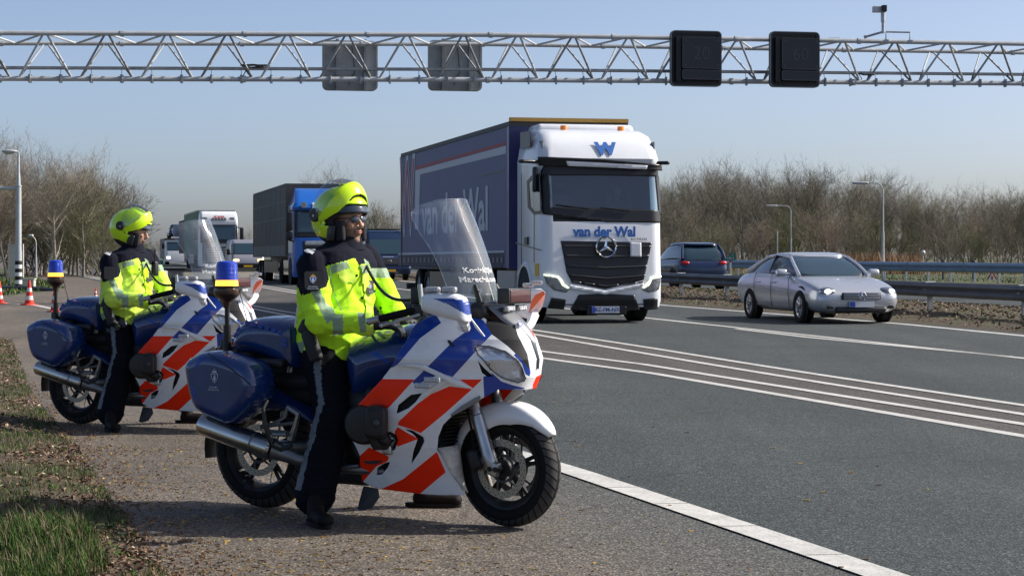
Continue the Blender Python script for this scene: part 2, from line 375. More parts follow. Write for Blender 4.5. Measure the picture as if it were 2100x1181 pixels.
# median: a low bank of bare soil and dry leaves
def bank(name,f0,f1,y0,y1,hgt,m,seed,step=.5,nx=14):
    rr=random.Random(seed); b=MB(); ys=np.arange(y0,y1,step); vs=[]; fs=[]
    for y in ys:
        st=1 if y<80 else 1
        for i in range(nx+1):
            t=i/nx; x=lerp(f0(y),f1(y),t); h=hgt*math.sin(PI*min(1,max(0,t)))**.6
            q=Vector((x*2.2,y*2.2,seed)); z=h*(.75+.5*mnoise.noise(q*.5))+.05*mnoise.noise(q*2)*math.sin(PI*t)
            vs.append((x,y,hz(y)+.001+max(z,0)))
    k=nx+1
    for j in range(len(ys)-1):
        for i in range(nx): fs.append((j*k+i,j*k+i+1,(j+1)*k+i+1,(j+1)*k+i))
    b.add(vs,fs); return tag(b.build(name,m,smooth=True,angle=180),kind='structure')
bank('median',lambda y:EL(y)+.45,lambda y:OL(y)-.9,18,200,.17,'median_soil',3)
bank('far_bank',lambda y:FR(y)-.8,lambda y:FR(y)+16,30,260,.10,'grass_ground',5,2,20)
# leaf litter and tufts
mat('leaf_brown',(.11,.062,.036),.8); mat('leaf_tan',(.23,.155,.095),.8); mat('leaf_pale',(.42,.33,.24),.8); mat('catkin_yellow',(.42,.27,.06),.8); mat('catkin_brown',(.13,.07,.035),.8); mat('stone_chip',(.4,.38,.35),.8)
mat('blade_green',(.026,.060,.010),.6,spec=.15); mat('blade_bright',(.060,.115,.018),.6,spec=.15); mat('blade_dry',(.17,.13,.07),.8); mat('moss',(.05,.085,.015),.9)
def leafmesh(b,p,s,rr,m,flat=.5):
    a=rr.uniform(0,2*PI); tilt=rr.uniform(-flat,flat); t2=rr.uniform(-flat,flat); M=Matrix.Rotation(a,3,'Z')@Matrix.Rotation(tilt,3,'X')@Matrix.Rotation(t2,3,'Y')
    c=rr.uniform(.1,.5)*s; P=[Vector((-s,0,0)),Vector((-.3*s,-.5*s,c)),Vector((.6*s,-.42*s,c*.6)),Vector((s,0,0)),Vector((.5*s,.5*s,c)),Vector((-.4*s,.45*s,c*.8))]
    P=[M@q+Vector(p) for q in P]; b.add(P,[(0,1,2,3),(0,3,4,5)],m)
def litter(name,N,region,seed,s0,s1,mats,wts,flat=.5,zlift=.012,zf=None):
    rr=random.Random(seed); b=MB()
    for _ in range(N):
        x,y=region(rr); z=zf(x,y) if zf else hz(y)+zlift
        leafmesh(b,(x,y,z),rr.uniform(s0,s1),rr,rr.choices(range(len(mats)),wts)[0],flat)
    return tag(b.build(name,mats),kind='stuff')
def rg_med(rr):
    y=32+(rr.random()**1.5)*70; t=rr.random(); return lerp(EL(y)+.5,OL(y)-1,t),y
def zmed(x,y):
    t=(x-EL(y)-.45)/(OL(y)-EL(y)-1.35); return hz(y)+.17*max(0,math.sin(PI*min(1,max(0,t))))**.6*.95+.03
litter('median_leaf_litter',14000,rg_med,11,.015,.05,['leaf_brown','leaf_tan','moss','blade_dry'],[7,1.6,4,1.6],.7,zf=zmed)
def rg_sh(rr):
    while 1:
        y=8.2+rr.random()**1.3*9; e=left_edge(y); x=e+abs(rr.gauss(0,1.0))+rr.random()*.3
        if x<Cl(y)-.2 and mnoise.noise(Vector((x*1.3,y*2.4,1)))+.25*rr.random()>.0: return x,y
b=MB(); rr=random.Random(21)
for _ in range(2600):      # catkins and bud scales lying on the shoulder, in drifts
    x,y=rg_sh(rr); s=rr.uniform(.002,.007)*(1.6 if rr.random()<.12 else 1); a=rr.gauss(0,.5); l=s*rr.uniform(1,3.6)
    b.box((x,y,hz(y)+.007),(l,s*.6,.004),a,rr.choices([0,1,2],[4,4,1.2])[0])
for _ in range(2600):     # dark crumbs and litter gathered along the edge of the tarmac
    y=8.3+rr.random()**1.6*14; x=left_edge(y)+abs(rr.gauss(0,.22))-.05; s=rr.uniform(.002,.009)
    b.box((x,y,hz(y)+.010),(s*rr.uniform(1,3.5),s,.006),rr.uniform(0,3.1),rr.choices([0,1,2],[.5,8,1.2])[0])
for _ in range(70):
    y=rr.uniform(8,22); x=rr.uniform(left_edge(y)+1,Cl(y)+2.5); s=rr.uniform(.004,.012)
    b.box((x,y,hz(y)+.014),(s*3,s,.005),rr.uniform(-.6,.6),rr.choices([0,1],[1,1])[0])
tag(b.build('catkin_litter',['catkin_yellow','catkin_brown','leaf_tan']),kind='stuff')
# near verge: a low uneven bank with grass, moss and dead leaves
def zv(x,y):
    e=left_edge(y)+.05; t=min(1,max(0,(e-x)/.45)); q=Vector((x*1.7,y*1.7,4))
    return hz(y)+t*(.05+.05*mnoise.noise(q)+.02*mnoise.noise(q*4))
b=MB(); vs=[]; fs=[]; ys=np.arange(5,40,.12); NX=34
for y in ys:
    for i in range(NX+1):
        x=left_edge(y)+.12*mnoise.noise(Vector((y*2.3,1,2)))+.05*mnoise.noise(Vector((y*9,1,2)))-5.5*(i/NX)**1.8
        vs.append((x,y,zv(x,y)+.008))
for j in range(len(ys)-1):
    for i in range(NX): a=j*(NX+1)+i; fs.append((a+1,a,a+NX+1,a+NX+2))
b.add(vs,fs); tag(b.build('verge','verge_soil',smooth=True,angle=180),kind='structure')
def rg_v(rr):
    y=7.6+rr.random()**2.0*26; x=left_edge(y)+.10-(abs(rr.gauss(0,.75)) if rr.random()<.72 else rr.uniform(0,4.5)); return x,y
def dens(x,y,k): return mnoise.noise(Vector((x*2.1,y*1.3,k)))
b=MB(); rr=random.Random(31)
for _ in range(26000):
    x,y=rg_v(rr)
    if dens(x,y,9)+rr.uniform(-.35,.35)<.05: continue
    leafmesh(b,(x,y,zv(x,y)+rr.uniform(.008,.03)),rr.uniform(.006,.021),rr,rr.choices([0,1,2],[6,2.6,.8])[0],.8)
tag(b.build('dead_leaves',['leaf_brown','leaf_tan','leaf_pale']),kind='stuff')
def blade(b,x,y,z,h,w,rr,m,lean=.5):
    a=rr.uniform(0,2*PI); dx,dy=math.cos(a),math.sin(a); l=rr.uniform(.1,lean)*h; px,py=-dy*w/2,dx*w/2
    b.add([(x-px,y-py,z),(x+px,y+py,z),(x+dx*l*.4+px*.8,y+dy*l*.4+py*.8,z+h*.6),(x+dx*l*.4-px*.8,y+dy*l*.4-py*.8,z+h*.6),(x+dx*l,y+dy*l,z+h*rr.uniform(.85,1))],[(0,1,2,3),(3,2,4)],m)
b=MB(); rr=random.Random(41)
for _ in range(80000):
    x,y=rg_v(rr); near=y<10.2 and x<left_edge(y)-.15
    if dens(x,y,9)-(.35 if near else 0)+rr.uniform(-.2,.2)> -.02 and not (near and rr.random()<.5): continue
    h=rr.uniform(.03,.085)*(1.5 if near else .7); blade(b,x,y,zv(x,y),h,rr.uniform(.002,.0045),rr,rr.choices([0,1,2],[6,2,2])[0],.9)
tag(b.build('verge_grass',['blade_green','blade_bright','blade_dry']),kind='stuff')
b=MB(); rr=random.Random(43)      # broad leaved weeds in clumps
for _ in range(160):
    x,y=rg_v(rr)
    for _k in range(rr.randint(5,11)):
        a=rr.uniform(0,6.28); d=rr.uniform(.01,.05); px_,py_=x+d*math.cos(a),y+d*math.sin(a); leafmesh(b,(px_,py_,zv(px_,py_)+rr.uniform(.02,.05)),rr.uniform(.008,.018),rr,rr.choice((0,0,1)),.5)
tag(b.build('weeds',['blade_green','blade_bright']),kind='stuff')
b=MB(); rr=random.Random(44)      # thin dead stalks and twigs
for _ in range(420):
    x,y=rg_v(rr); a=rr.uniform(0,6.28); L_=rr.uniform(.05,.22); z=zv(x,y)+.02; b.tube([(x,y,z),(x+.5*L_*math.cos(a),y+.5*L_*math.sin(a),z+rr.uniform(.005,.04)),(x+L_*math.cos(a+.3),y+L_*math.sin(a+.3),z+rr.uniform(0,.05))],rr.uniform(.001,.002),3,m=rr.choice((0,1)))
tag(b.build('dead_stalks',['blade_dry','leaf_brown']),kind='stuff')
b=MB(); rr=random.Random(42)
for _ in range(36000):     # rough grass on the bank by the exit lane and behind the far rail
    if rr.random()<.6:
        y=rr.uniform(57,100); x=lerp(-26,-8,rr.random())*y/60
        if x>left_edge(y)-.3 and y<75: continue
        if x>B2(y)-3: continue
    else:
        y=rr.uniform(75,150); x=FR(y)+rr.random()*10
    blade(b,x,y,hz(y),rr.uniform(.06,.18),rr.uniform(.02,.045),rr,rr.choices([0,1,2],[4,4,2])[0],.8)
tag(b.build('bank_grass',['blade_green','blade_bright','blade_dry']),kind='stuff')
# ================================================================ TREES
def tree_mesh(seed,kind):
    """bare winter tree about 10 m tall; returns trunk and crown meshes"""
    rr=random.Random(seed); T=MB(); C=MB()
    def prism3(b,p,q,r0,r1,m=None):
        ax=(q-p).normalized(); u=Vector((0,0,1)) if abs(ax.z)<.9 else Vector((1,0,0)); a=u.cross(ax).normalized(); c=ax.cross(a)
        A=[p+(a*math.cos(k*2.094)+c*math.sin(k*2.094))*r0 for k in range(3)]
        if r1<.001: b.add(A+[q],[(0,1,3),(1,2,3),(2,0,3)],m)
        else:
            B=[q+(a*math.cos(k*2.094)+c*math.sin(k*2.094))*r1 for k in range(3)]; b.add(A+B,[(0,1,4,3),(1,2,5,4),(2,0,3,5)],m)
    def grow(p,d,L,r,lev):
        n=4 if lev<2 else 3; pts=[p]; dd=d.copy()
        for i in range(n):
            w=.16 if lev else .07; dd=(dd+Vector((rr.gauss(0,w),rr.gauss(0,w),rr.gauss(.09 if lev else .0,w*.6)))).normalized(); pts.append(pts[-1]+dd*L/n)
        rs=[lerp(r,r*.32 if lev<3 else 0,i/n) for i in range(n+1)]
        if lev==0: T.tube(pts,rs,8)
        else:
            for i in range(n): prism3(C,pts[i],pts[i+1],rs[i],rs[i+1],0 if lev<3 else rr.choice((0,1,1)))
        if lev>=LV: return
        k={0:rr.randint(*NB[0]),1:rr.randint(*NB[1]),2:rr.randint(*NB[2]),3:rr.randint(*NB[3])}[lev]
        for j in range(k):
            t=rr.uniform(TS[lev],1) if j>0 else 1; i=min(int(t*n),n-1); q=pts[i].lerp(pts[i+1],t*n-i); base=(pts[i+1]-pts[i]).normalized()
            az=rr.uniform(0,2*PI); sp=rr.uniform(*SP[lev]); u=Vector((0,0,1)) if abs(base.z)<.9 else Vector((1,0,0)); a=u.cross(base).normalized(); c=base.cross(a)
            nd=(base*math.cos(sp)+(a*math.cos(az)+c*math.sin(az))*math.sin(sp)).normalized()
            grow(q,nd,L*rr.uniform(*LL[lev]),max(lerp(r,r*.32,t)*.62,.009),lev+1)
    LV=4
    if kind=='poplar':     # upright, fanned limbs
        NB=[(13,17),(6,8),(4,6),(3,4)]; TS=[.18,.2,.2,.2]; SP=[(.2,.6),(.2,.6),(.25,.7),(.3,.8)]; LL=[(.45,.75),(.35,.6),(.35,.6),(.5,.9)]; grow(Vector((0,0,0)),Vector((rr.gauss(0,.05),rr.gauss(0,.05),1)),7.2,.17,0)
    elif kind=='round':
        NB=[(13,16),(7,9),(5,7),(3,5)]; TS=[.25,.25,.2,.2]; SP=[(.35,1.0),(.3,.8),(.3,.9),(.3,1)]; LL=[(.42,.68),(.4,.62),(.4,.65),(.5,.9)]; grow(Vector((0,0,0)),Vector((rr.gauss(0,.05),rr.gauss(0,.05),1)),6.4,.2,0)
    else:                  # bush, many stems
        NB=[(6,8),(5,7),(4,6),(3,4)]; TS=[.1,.2,.2,.2]; SP=[(.2,.7),(.2,.7),(.3,.9),(.3,1)]; LL=[(.5,.8),(.4,.65),(.4,.65),(.5,.9)]
        for _ in range(6): grow(Vector((rr.gauss(0,.5),rr.gauss(0,.5),0)),Vector((rr.gauss(0,.4),rr.gauss(0,.4),1)).normalized(),3.2,.06,0)
    return T,C
PROTO={}; PH={}
def proto(kind,seed,m1,m2):
    T,C=tree_mesh(seed,kind); t=T.build('trunk','bark',smooth=True); c=C.build('crown',[m1,m2])
    key=(kind,seed); PROTO[key]=(t.data,c.data); PH[key]=float(np.percentile([v.co.z for v in c.data.vertices],99.6)); bpy.data.objects.remove(t); bpy.data.objects.remove(c); return key
KP=[proto('poplar',s,a,b_) for s,a,b_ in ((1,'bark','twig_c'),(2,'bark','twig_a'),(3,'twig_a','twig_c'))]
KR=[proto('round',s,a,b_) for s,a,b_ in ((4,'bark','twig_a'),(5,'bark','twig_b'),(6,'twig_b','twig_a'),(7,'twig_b','twig_d'))]
KB=[proto('bush',s,a,b_) for s,a,b_ in ((8,'twig_a','twig_c'),(9,'twig_b','twig_b'),(10,'twig_d','twig_d'))]
def tree(key,x,y,h,label,group,name='bare_tree',cat='tree',sz=None,rz=None):
    s=h/PH[key]; e=empty(name,(x,y,hz(y)-.05),rr.uniform(0,6.28) if rz is None else rz); e.scale=(s,s,sz or s); tag(e,label,cat,group)
    for nm,d in zip(('trunk','crown'),PROTO[key]):
        o=bpy.data.objects.new(nm,d); COL.objects.link(o); o.parent=e
    return e
rr=random.Random(5)
def atx(px,Y): return (px-CX)*Y/F
G1='bare trees on the left beyond the exit lane'
for i in range(17):        # tall row on the left, stepping down to the right
    px=-60+i*18.5; Y=rr.uniform(112,128); top=float(np.interp(px,[-80,0,120,180,265],[250,262,300,305,405]))+rr.uniform(-8,22)
    h=(HZ-top)*Y/F+1.365-hz(Y); tree(KP[i%3],atx(px+rr.uniform(-6,6),Y),Y,h,'tall bare tree with fanned twigs in the row left of the riders',G1)
for i in range(20):
    px=-60+i*18; Y=rr.uniform(105,118); h=rr.uniform(3.8,6.2) if px<250 else 2.6; k=(KB+KR)[i%7]; hh=5.0 if k[0]=='bush' else 10
    tree(k,atx(px+rr.uniform(-8,8),Y),Y,h,'brown leafless bush under the tall trees on the left','bushes on the left beyond the exit lane','bare_bush','bush')
G2='bare trees beyond the far guard rail'
for row,(Y0,dy,n,k0) in enumerate(((150,8,27,0),(172,8,25,1),(195,10,23,2))):
    for i in range(n):
        px=1335+i*(830/n)+rr.uniform(-8,8); Y=Y0+rr.uniform(0,dy)
        top=float(np.interp(px,[1300,1380,1500,1560,1640,1760,1850,1930,1950,2010,2060,2200],[345,340,318,350,322,345,358,378,392,372,372,368]))+rr.uniform(0,22)+row*4
        h=(HZ-top)*Y/F+1.365-hz(Y); tree((KR*4+KP[:1])[rr.randrange(17)],atx(px,Y),Y,h*rr.choice((1,1,.9,1.04)),('bare grey-brown tree in the front row of the wood behind the far guard rail','bare tree in the middle row of the wood, partly hidden by the front row','bare tree at the back of the wood, seen through the others')[row],G2)
for i in range(44):
    px=1340+(i%30)*28 if i>=14 else 1350+i*58; Y=rr.uniform(138,148) if i<14 else rr.uniform(205,215); tree(KB[i%3],atx(px+rr.uniform(-9,9),Y),Y,rr.uniform(2.6,5.0),'leafless undergrowth bush at the edge of the wood','bushes at the edge of the wood','bare_bush','bush')
mat('reed',(.26,.14,.07),.9); b=MB(); r9=random.Random(77)
for _ in range(5200):      # rusty dry reeds and scrub in front of the wood
    px=r9.gauss(1790,60) if r9.random()<.6 else r9.uniform(1360,2150); Y=r9.uniform(112,132); blade(b,atx(px,Y),Y,hz(Y),r9.uniform(.5,1.5) if abs(px-1790)<110 else r9.uniform(.2,.7),r9.uniform(.02,.05),r9,r9.choice((0,0,1)),.3)
tag(b.build('dry_reeds',['reed','blade_dry']),kind='stuff')
for px,top,Y,k in ((655,342,230,KP[1]),(684,338,240,KP[0]),(716,400,250,KR[1])):
    tree(k,atx(px,Y),Y,((HZ-top)*Y/F+.6),{655:'thin bare tree above the grey lorry trailer, left of its pair',684:'thin bare tree above the blue cab, right of its pair',716:'small bare tree hidden behind the rider in front'}[px],'far trees between the lorries')
for i,px in enumerate((742,765,786,806,826)):
    Y=rr.uniform(150,165); top=(430,420,428,436,448)[i]; tree((KB+KR)[i],atx(px,Y),Y,((HZ-top)*Y/F+.9),'brown bush behind the dark blue van','bushes behind the dark blue van','bare_bush','bush')
for i in range(14):
    px=268+i*20; Y=rr.uniform(280,330); tree((KB+KR)[i%7],atx(px,Y),Y,(rr.uniform(2.5,4))*(1.3 if px>480 else .8),'far brown bush on the horizon between riders and lorries','far bushes on the horizon','bare_bush','bush')
# ================================================================ GANTRY
def gpt(px,py,off=0):   # points on the gantry line: 54 m away at the left, 59.7 m at the right of the picture
    d=lerp(54,59.7,px/2100); return at(px,py,d)
GL=[gpt(0,0),gpt(2100,0)]; gd=(GL[1]-GL[0]); gd.z=0; gd.normalize(); gn=Vector((-gd.y,gd.x,0))   # gn points away from the camera
gan=empty('overhead_gantry',(gpt(1050,160).x,gpt(1050,160).y,0)); tag(gan,'long grey steel lattice gantry spanning all lanes of the motorway','gantry')
go=Vector(gan.location)
def topF(px): return float(np.interp(px,[-400,0,1000,2100,2500],[63,72,75.5,94,101]))
def topB(px): return float(np.interp(px,[-400,0,1000,2100,2500],[74.5,83.5,85.5,103,109]))
def bot(px): return float(np.interp(px,[-400,0,1000,2100,2500],[159,161.5,164,171.5,174]))
def tray(px): return float(np.interp(px,[-400,0,1000,2100,2500],[139,141.5,145,155,158]))
xs=[-400,-200,0,250,500,750,1000,1250,1500,1750,2100,2500]
def P3(px,fy,off): p=gpt(px,0); q=at(px,fy(px),p.y); return q+gn*off-go
def chord(name,fy,off,r,m='galv_paint'):
    for a,b_ in zip(xs[:-1],xs[1:]):
        A=P3(a,fy,off); B=P3(b_,fy,off); k=MB(); k.cyl(A,B,r,n=10,cap=True); k.cyl(B-(B-A).normalized()*.05,B+(B-A).normalized()*.05,r*1.35,n=10); k.build(name,m,gan,True)
chord('top_chord',topF,-.45,.066); chord('top_chord',topB,.75,.06); chord('bottom_chord',bot,0,.07); 
b=MB()
for a,b_ in zip(xs[:-1],xs[1:]):
    A=P3(a,tray,.1); B=P3(b_,tray,.1); d=(B-A); b.prism([A+gn*-.12,A+gn*.12,B+gn*.12,B+gn*-.12],(0,0,.07))
b.build('cable_tray','galv_dull',gan)
nodes_px=[-330,-212,-94,30,156,281,403,526,647,769,890,1000,1112,1225,1338,1449,1558,1666,1770,1877,1984,2087,2190,2290]
def mid(a,b_): return lerp(a,b_,.5)
for i in range(len(nodes_px)-1):
    n0,n1=nodes_px[i],nodes_px[i+1]; m=mid(n0,n1)
    for fy,off,r in ((topF,-.45,.031),(topB,.75,.028)):
        T=P3(m,fy,off); A=P3(n0,bot,0); B=P3(n1,bot,0); e=(B-A).normalized()*.1
        for s,Q in ((-1,A+e),(1,B-e)):
            k=MB(); k.cyl(Q,T+e*.35*s,r,n=7); o=k.build('brace',('galv_paint','galv_dull')[(i+s)%2],gan,True)
    T0=P3(m,topF,-.45); T1=P3(mid(n1,nodes_px[min(i+2,len(nodes_px)-1)]),topF,-.45); Bk=P3(n1,topB,.75)
    for Q in (T0,T1):
        k=MB(); k.cyl(Bk,Q,.028,n=6); k.build('top_brace','galv_paint',gan,True)
    for t in (.25,.75):
        q=lerp(n0,n1,t); A=P3(q,bot,0); k=MB(); k.cyl(A,P3(q,tray,.1),.008,n=5); k.box(A,(.05,.22,.22)); k.build('hanger','galv_dull',gan)
for px_,d in ((-400,0),(2500,0)):   # legs, outside the picture
    A=P3(px_,bot,.1); k=MB(); k.cyl((A.x,A.y,hz(60)),(A.x,A.y,A.z+1.4),.28,n=16); k.build('gantry_leg','galv_paint',gan,True)
def coil(px_,py_,s):
    b=MB(); rr2=random.Random(int(px_)); C0=at(px_,py_,gpt(px_,0).y)-go
    pts=[C0+gd*(s*math.cos(a)*(1+.2*math.sin(3*a)))+Vector((0,0,.035*math.sin(a)+.02*math.sin(2.3*a)))+gn*.1*math.sin(a) for a in np.linspace(0,6.28*2.4,40)]
    pts+= [pts[-1]+Vector((0,0,-.15))+gd*.1, pts[-1]+Vector((0,0,-.3))+gd*.02]; b.tube(pts,.014,6); b.build('cable_coil','black_plastic',gan)
coil(523,136,.36); coil(1780,152,.28)
# ---- matrix signs
def rrect(w,h,r,k=4,x0=0,y0=0):
    P=[]
    for cx,cy,a0 in ((w/2-r,h/2-r,0),(-w/2+r,h/2-r,90),(-w/2+r,-h/2+r,180),(w/2-r,-h/2+r,270)):
        for i in range(k+1): a=R(a0+90*i/k); P.append((x0+cx+r*math.cos(a),y0+cy+r*math.sin(a)))
    return P
def plate(b,O,ex,ey,ez,w,h,r,d,x0=0,y0=0,m=None):
    P=[O+ex*p[0]+ey*p[1] for p in rrect(w,h,r,4,x0,y0)]; b.prism(P,ez*d,m)
def ringp(b,O,ex,ey,ez,w,h,r,t,d,x0=0,y0=0,m=None):
    A=rrect(w,h,r,4,x0,y0); B=rrect(w-2*t,h-2*t,max(r-t,.005),4,x0,y0); n=len(A); f=lambda p,z:O+ex*p[0]+ey*p[1]+ez*z
    vs=[f(p,0) for p in A]+[f(p,0) for p in B]+[f(p,d) for p in A]+[f(p,d) for p in B]; fs=[]
    for i in range(n):
        j=(i+1)%n; fs+=[(2*n+i,2*n+j,3*n+j,3*n+i),(i,j,2*n+j,2*n+i),(n+j,n+i,3*n+i,3*n+j),(j,i,n+i,n+j)]
    b.add(vs,fs,m)
mat('sign_face',(.008,.009,.014),.25,spec=.5); mat('sign_frame',(.16,.18,.19),.35,.3); mat('sign_hood',(.006,.007,.009),.45); mat('sign_line',(.11,.12,.14),.4); mat('led_off',(.028,.031,.042),.3)
def front_sign(pc,pw,ph,label,num):
    Y=gpt(pc[0],0).y-.75; C0=at(pc[0],pc[1],Y); w=pw*Y/F*1.0; h=ph*Y/F; e=empty('matrix_sign',C0); tag(e,label,'matrix sign','dark matrix signs facing the camera')
    ex=gd; ez=-gn; ey=Vector((0,0,1)); O=Vector((0,0,0))
    b=MB(); plate(b,O,ex,ey,ez,w,h,.13,.12); b.build('back_board','sign_hood',e,False)
    b=MB(); ringp(b,O+ez*.12,ex,ey,ez,w,h,.13,.022,.035); b.build('frame','sign_frame',e)
    b=MB(); ringp(b,O+ez*.12,ex,ey,ez,w-.05,h-.05,.11,.075,.03); b.build('inner_frame','sign_hood',e)
    b=MB(); plate(b,O+ez*.12,ex,ey,ez,w*.76,h*.56,.05,.22,w*.07,h*.09); b.build('display_panel','sign_face',e)
    b=MB(); ringp(b,O+ez*.34,ex,ey,ez,w*.76,h*.56,.05,.008,.006,w*.07,h*.09); ringp(b,O+ez*.34,ex,ey,ez,w*.76,h*.17,.04,.008,.006,w*.07,-h*.30); b.build('panel_edge','sign_line',e)
    b=MB(); plate(b,O+ez*.12,ex,ey,ez,w*.76,h*.17,.04,.22,w*.07,-h*.30); b.build('lower_panel','sign_face',e)
    b=MB(); plate(b,O+ez*.12,ex,ey,ez,w*.10,h*.80,.02,.16,-w*.37,-.02); b.build('side_hood','sign_hood',e)
    M=basis(O+ez*.349+ex*w*.06+ey*h*.07,ex,ey); text_mesh(num,.50,'unlit_number','led_off',e,M)
    b=MB()
    for sx in (-1,1):
        for sy in (-1,1):
            b.cyl(O+ez*.34+ex*(w*.07+sx*w*.32)+ey*(h*.09+sy*h*.22),O+ez*.346+ex*(w*.07+sx*w*.32)+ey*(h*.09+sy*h*.22),.035,n=12)
    b.build('corner_lamp','led_off',e); b=MB(); b.bb(-.12,.12,.1,.8,-.3,-.2); b.bb(-.12,.12,.1,.8,.2,.3); b.build('mounting_bracket','galv',e)
front_sign((1425,121.5),108,114,'dark unlit matrix sign on the gantry, nearer the white truck, reading 20','20')
front_sign((1627,123.5),106,114,'dark unlit matrix sign on the gantry beside the camera mast, reading 60','60')
def back_sign(pc,pw,ph,label):
    Y=gpt(pc[0],0).y+1.25; C0=at(pc[0],pc[1],Y); w=pw*Y/F; h=ph*Y/F; e=empty('matrix_sign',C0); tag(e,label,'matrix sign','matrix signs seen from behind')
    ex=gd; ey=Vector((0,0,1)); ez=-gn; O=Vector((0,0,0)); b=MB(); plate(b,O,ex,ey,ez,w,h,.14,.16); b.build('housing','sign_back',e)
    b=MB(); ringp(b,O+ez*.16,ex,ey,ez,w-.03,h-.03,.13,.05,.03); b.build('rim','sign_back',e)
    for s in (-.24,.26):
        b=MB(); p=O+ez*.16+ex*s*w; b.prism([p+ex*-.035-ey*h*.5,p+ex*.035-ey*h*.5,p+ex*.035+ey*h*.52,p+ex*-.035+ey*h*.52],ez*.12); b.build('mounting_bar','galv_dull',e)
    b=MB(); b.tube([O+ez*.2+ex*a+ey*c for a,c in ((.02,.6),(.08,.3),(.1,.0),(.12,-.2),(.0,-.35),(-.05,-.55))],.012,6); b.build('cable','black_plastic',e)
back_sign((717,136),113,102,'grey back of the left matrix sign on the gantry above the grey lorry'); back_sign((932,136),111,103,'grey back of the right matrix sign on the gantry above the white truck trailer')
# ---- traffic camera mast on the gantry
Y=58.2; f_=lambda px,py,dy=0:at(px,py,Y+dy); e=empty('traffic_camera',f_(1812,80)); tag(e,'small traffic camera on a grey mast on top of the gantry','traffic camera'); o_=Vector(e.location)
b=MB(); b.cyl(f_(1811,69)-o_,f_(1811,46)-o_,.045,n=12); b.cyl(f_(1811,46)-o_,f_(1811,25)-o_,.065,n=12); b.build('mast','galv',e,True)
b=MB(); b.rbox(f_(1803,20)-o_,(.36,.2,.17),.015,R(8)); b.build('camera_body','galv_paint',e); b=MB(); b.rbox(f_(1811.5,19)-o_-Vector((0,.12,0)),(.13,.16,.18),.015,R(8)); b.build('lens_hood','black_plastic',e)
b=MB(); b.tube([f_(1811,66)-o_,f_(1774,76.5)-o_],.032,8); b.cyl(f_(1772,77)-o_,f_(1776,76)-o_,.05,n=10); b.build('side_arm','galv',e,True)
b=MB(); b.tube([f_(1817,85)-o_,f_(1817,66)-o_,f_(1866,67)-o_,f_(1866,86)-o_],.026,8); b.box(f_(1817,85)-o_,(.12,.2,.08)); b.box(f_(1866,86)-o_,(.12,.2,.08)); b.build('support_frame','galv',e)
b=MB(); P=[f_(1696,83)-o_,f_(1722,83)-o_,f_(1722,79.5,.5)-o_,f_(1700,79.5,.5)-o_]; b.prism(P,(0,0,.03)); b.build('solar_plate','rail_blue',e)
# ================================================================ GUARD RAILS
def wprof(s=1.0,flip=1):   # W-beam section (depth, height)
    P=[(-.04,.155),(0,.15),(.035,.10),(.04,.075),(0,.03),(-.035,.0),(0,-.03),(.04,-.075),(.035,-.10),(0,-.15),(-.04,-.155)]
    return [(a*flip*s,h*s) for a,h in P]
def rail_run(name,label,fX,y0,y1,step,z,ms,heights=(0,),post=2.0,both=False,pw=.1,tilt=1,sp=False):
    e=empty(name,(fX(y0),y0,0)); tag(e,label,'guard rail'); o=Vector(e.location); ys=[y0]
    while ys[-1]<y1: ys.append(ys[-1]+step)
    for a,c in zip(ys[:-1],ys[1:]):
        A=Vector((fX(a),a,hz(a)+z)); B=Vector((fX(c),c,hz(c)+z)); d=(B-A).normalized(); nn=Vector((-d.y,d.x,0)).normalized()
        for hh in heights:
            for sgn in ((1,-1) if both else (1,)):
                k=MB(); off=nn*(.13*sgn if both else .08)
                pr=wprof(1.4 if sp else 1,sgn); r0=[A-o+off+nn*p[0]+Vector((0,0,p[1]+hh)) for p in pr]; r1=[B+d*.15-o+off+nn*p[0]+Vector((0,0,p[1]+hh)) for p in pr]
                n=len(pr); k.add(r0+r1,[(i,i+1,n+i+1,n+i) for i in range(n-1)]); m=k.build('rail_beam',ms,e,True,50)
    y=y0+.3
    while y<y1:
        A=Vector((fX(y),y,hz(y)))-o; k=MB(); k.box(A+Vector((0,0,z/2)),(pw,.06,z),R(15)); k.build('post','galv_dull' if not sp else 'galv',e)
        if both:
            k=MB(); k.box(A+Vector((0,0,z+.16)),(.30,.05,.02),R(35)); k.box(A+Vector((0,.05,z-.05)),(.24,.1,.2),R(15)); k.build('spacer','galv',e)
        y+=post
    return e
mat('rail_weathered',(.155,.155,.158),.5,.45,vary=.35,vscale=1.3)
_p=[gp(1499,616.7),gp(1884,645.6),gp(2064,657.6)]
_rx=lambda y: float(np.interp(y,[0,41,56,400],[9.9+41*.26,9.9,5.99,5.99-344*.235]))
rail_run('median_guard_rail','weathered grey double sided guard rail on the median behind the silver car',_rx,20,150,4,.60,'rail_weathered',(0,),4.0,True)
rail_run('far_guard_rail','bluish double height guard rail beyond the opposite lanes below the wood',lambda y:FR(y)-.3,44,190,4,.66,'rail_blue',(0,),1.6,False,.09,sp=True)
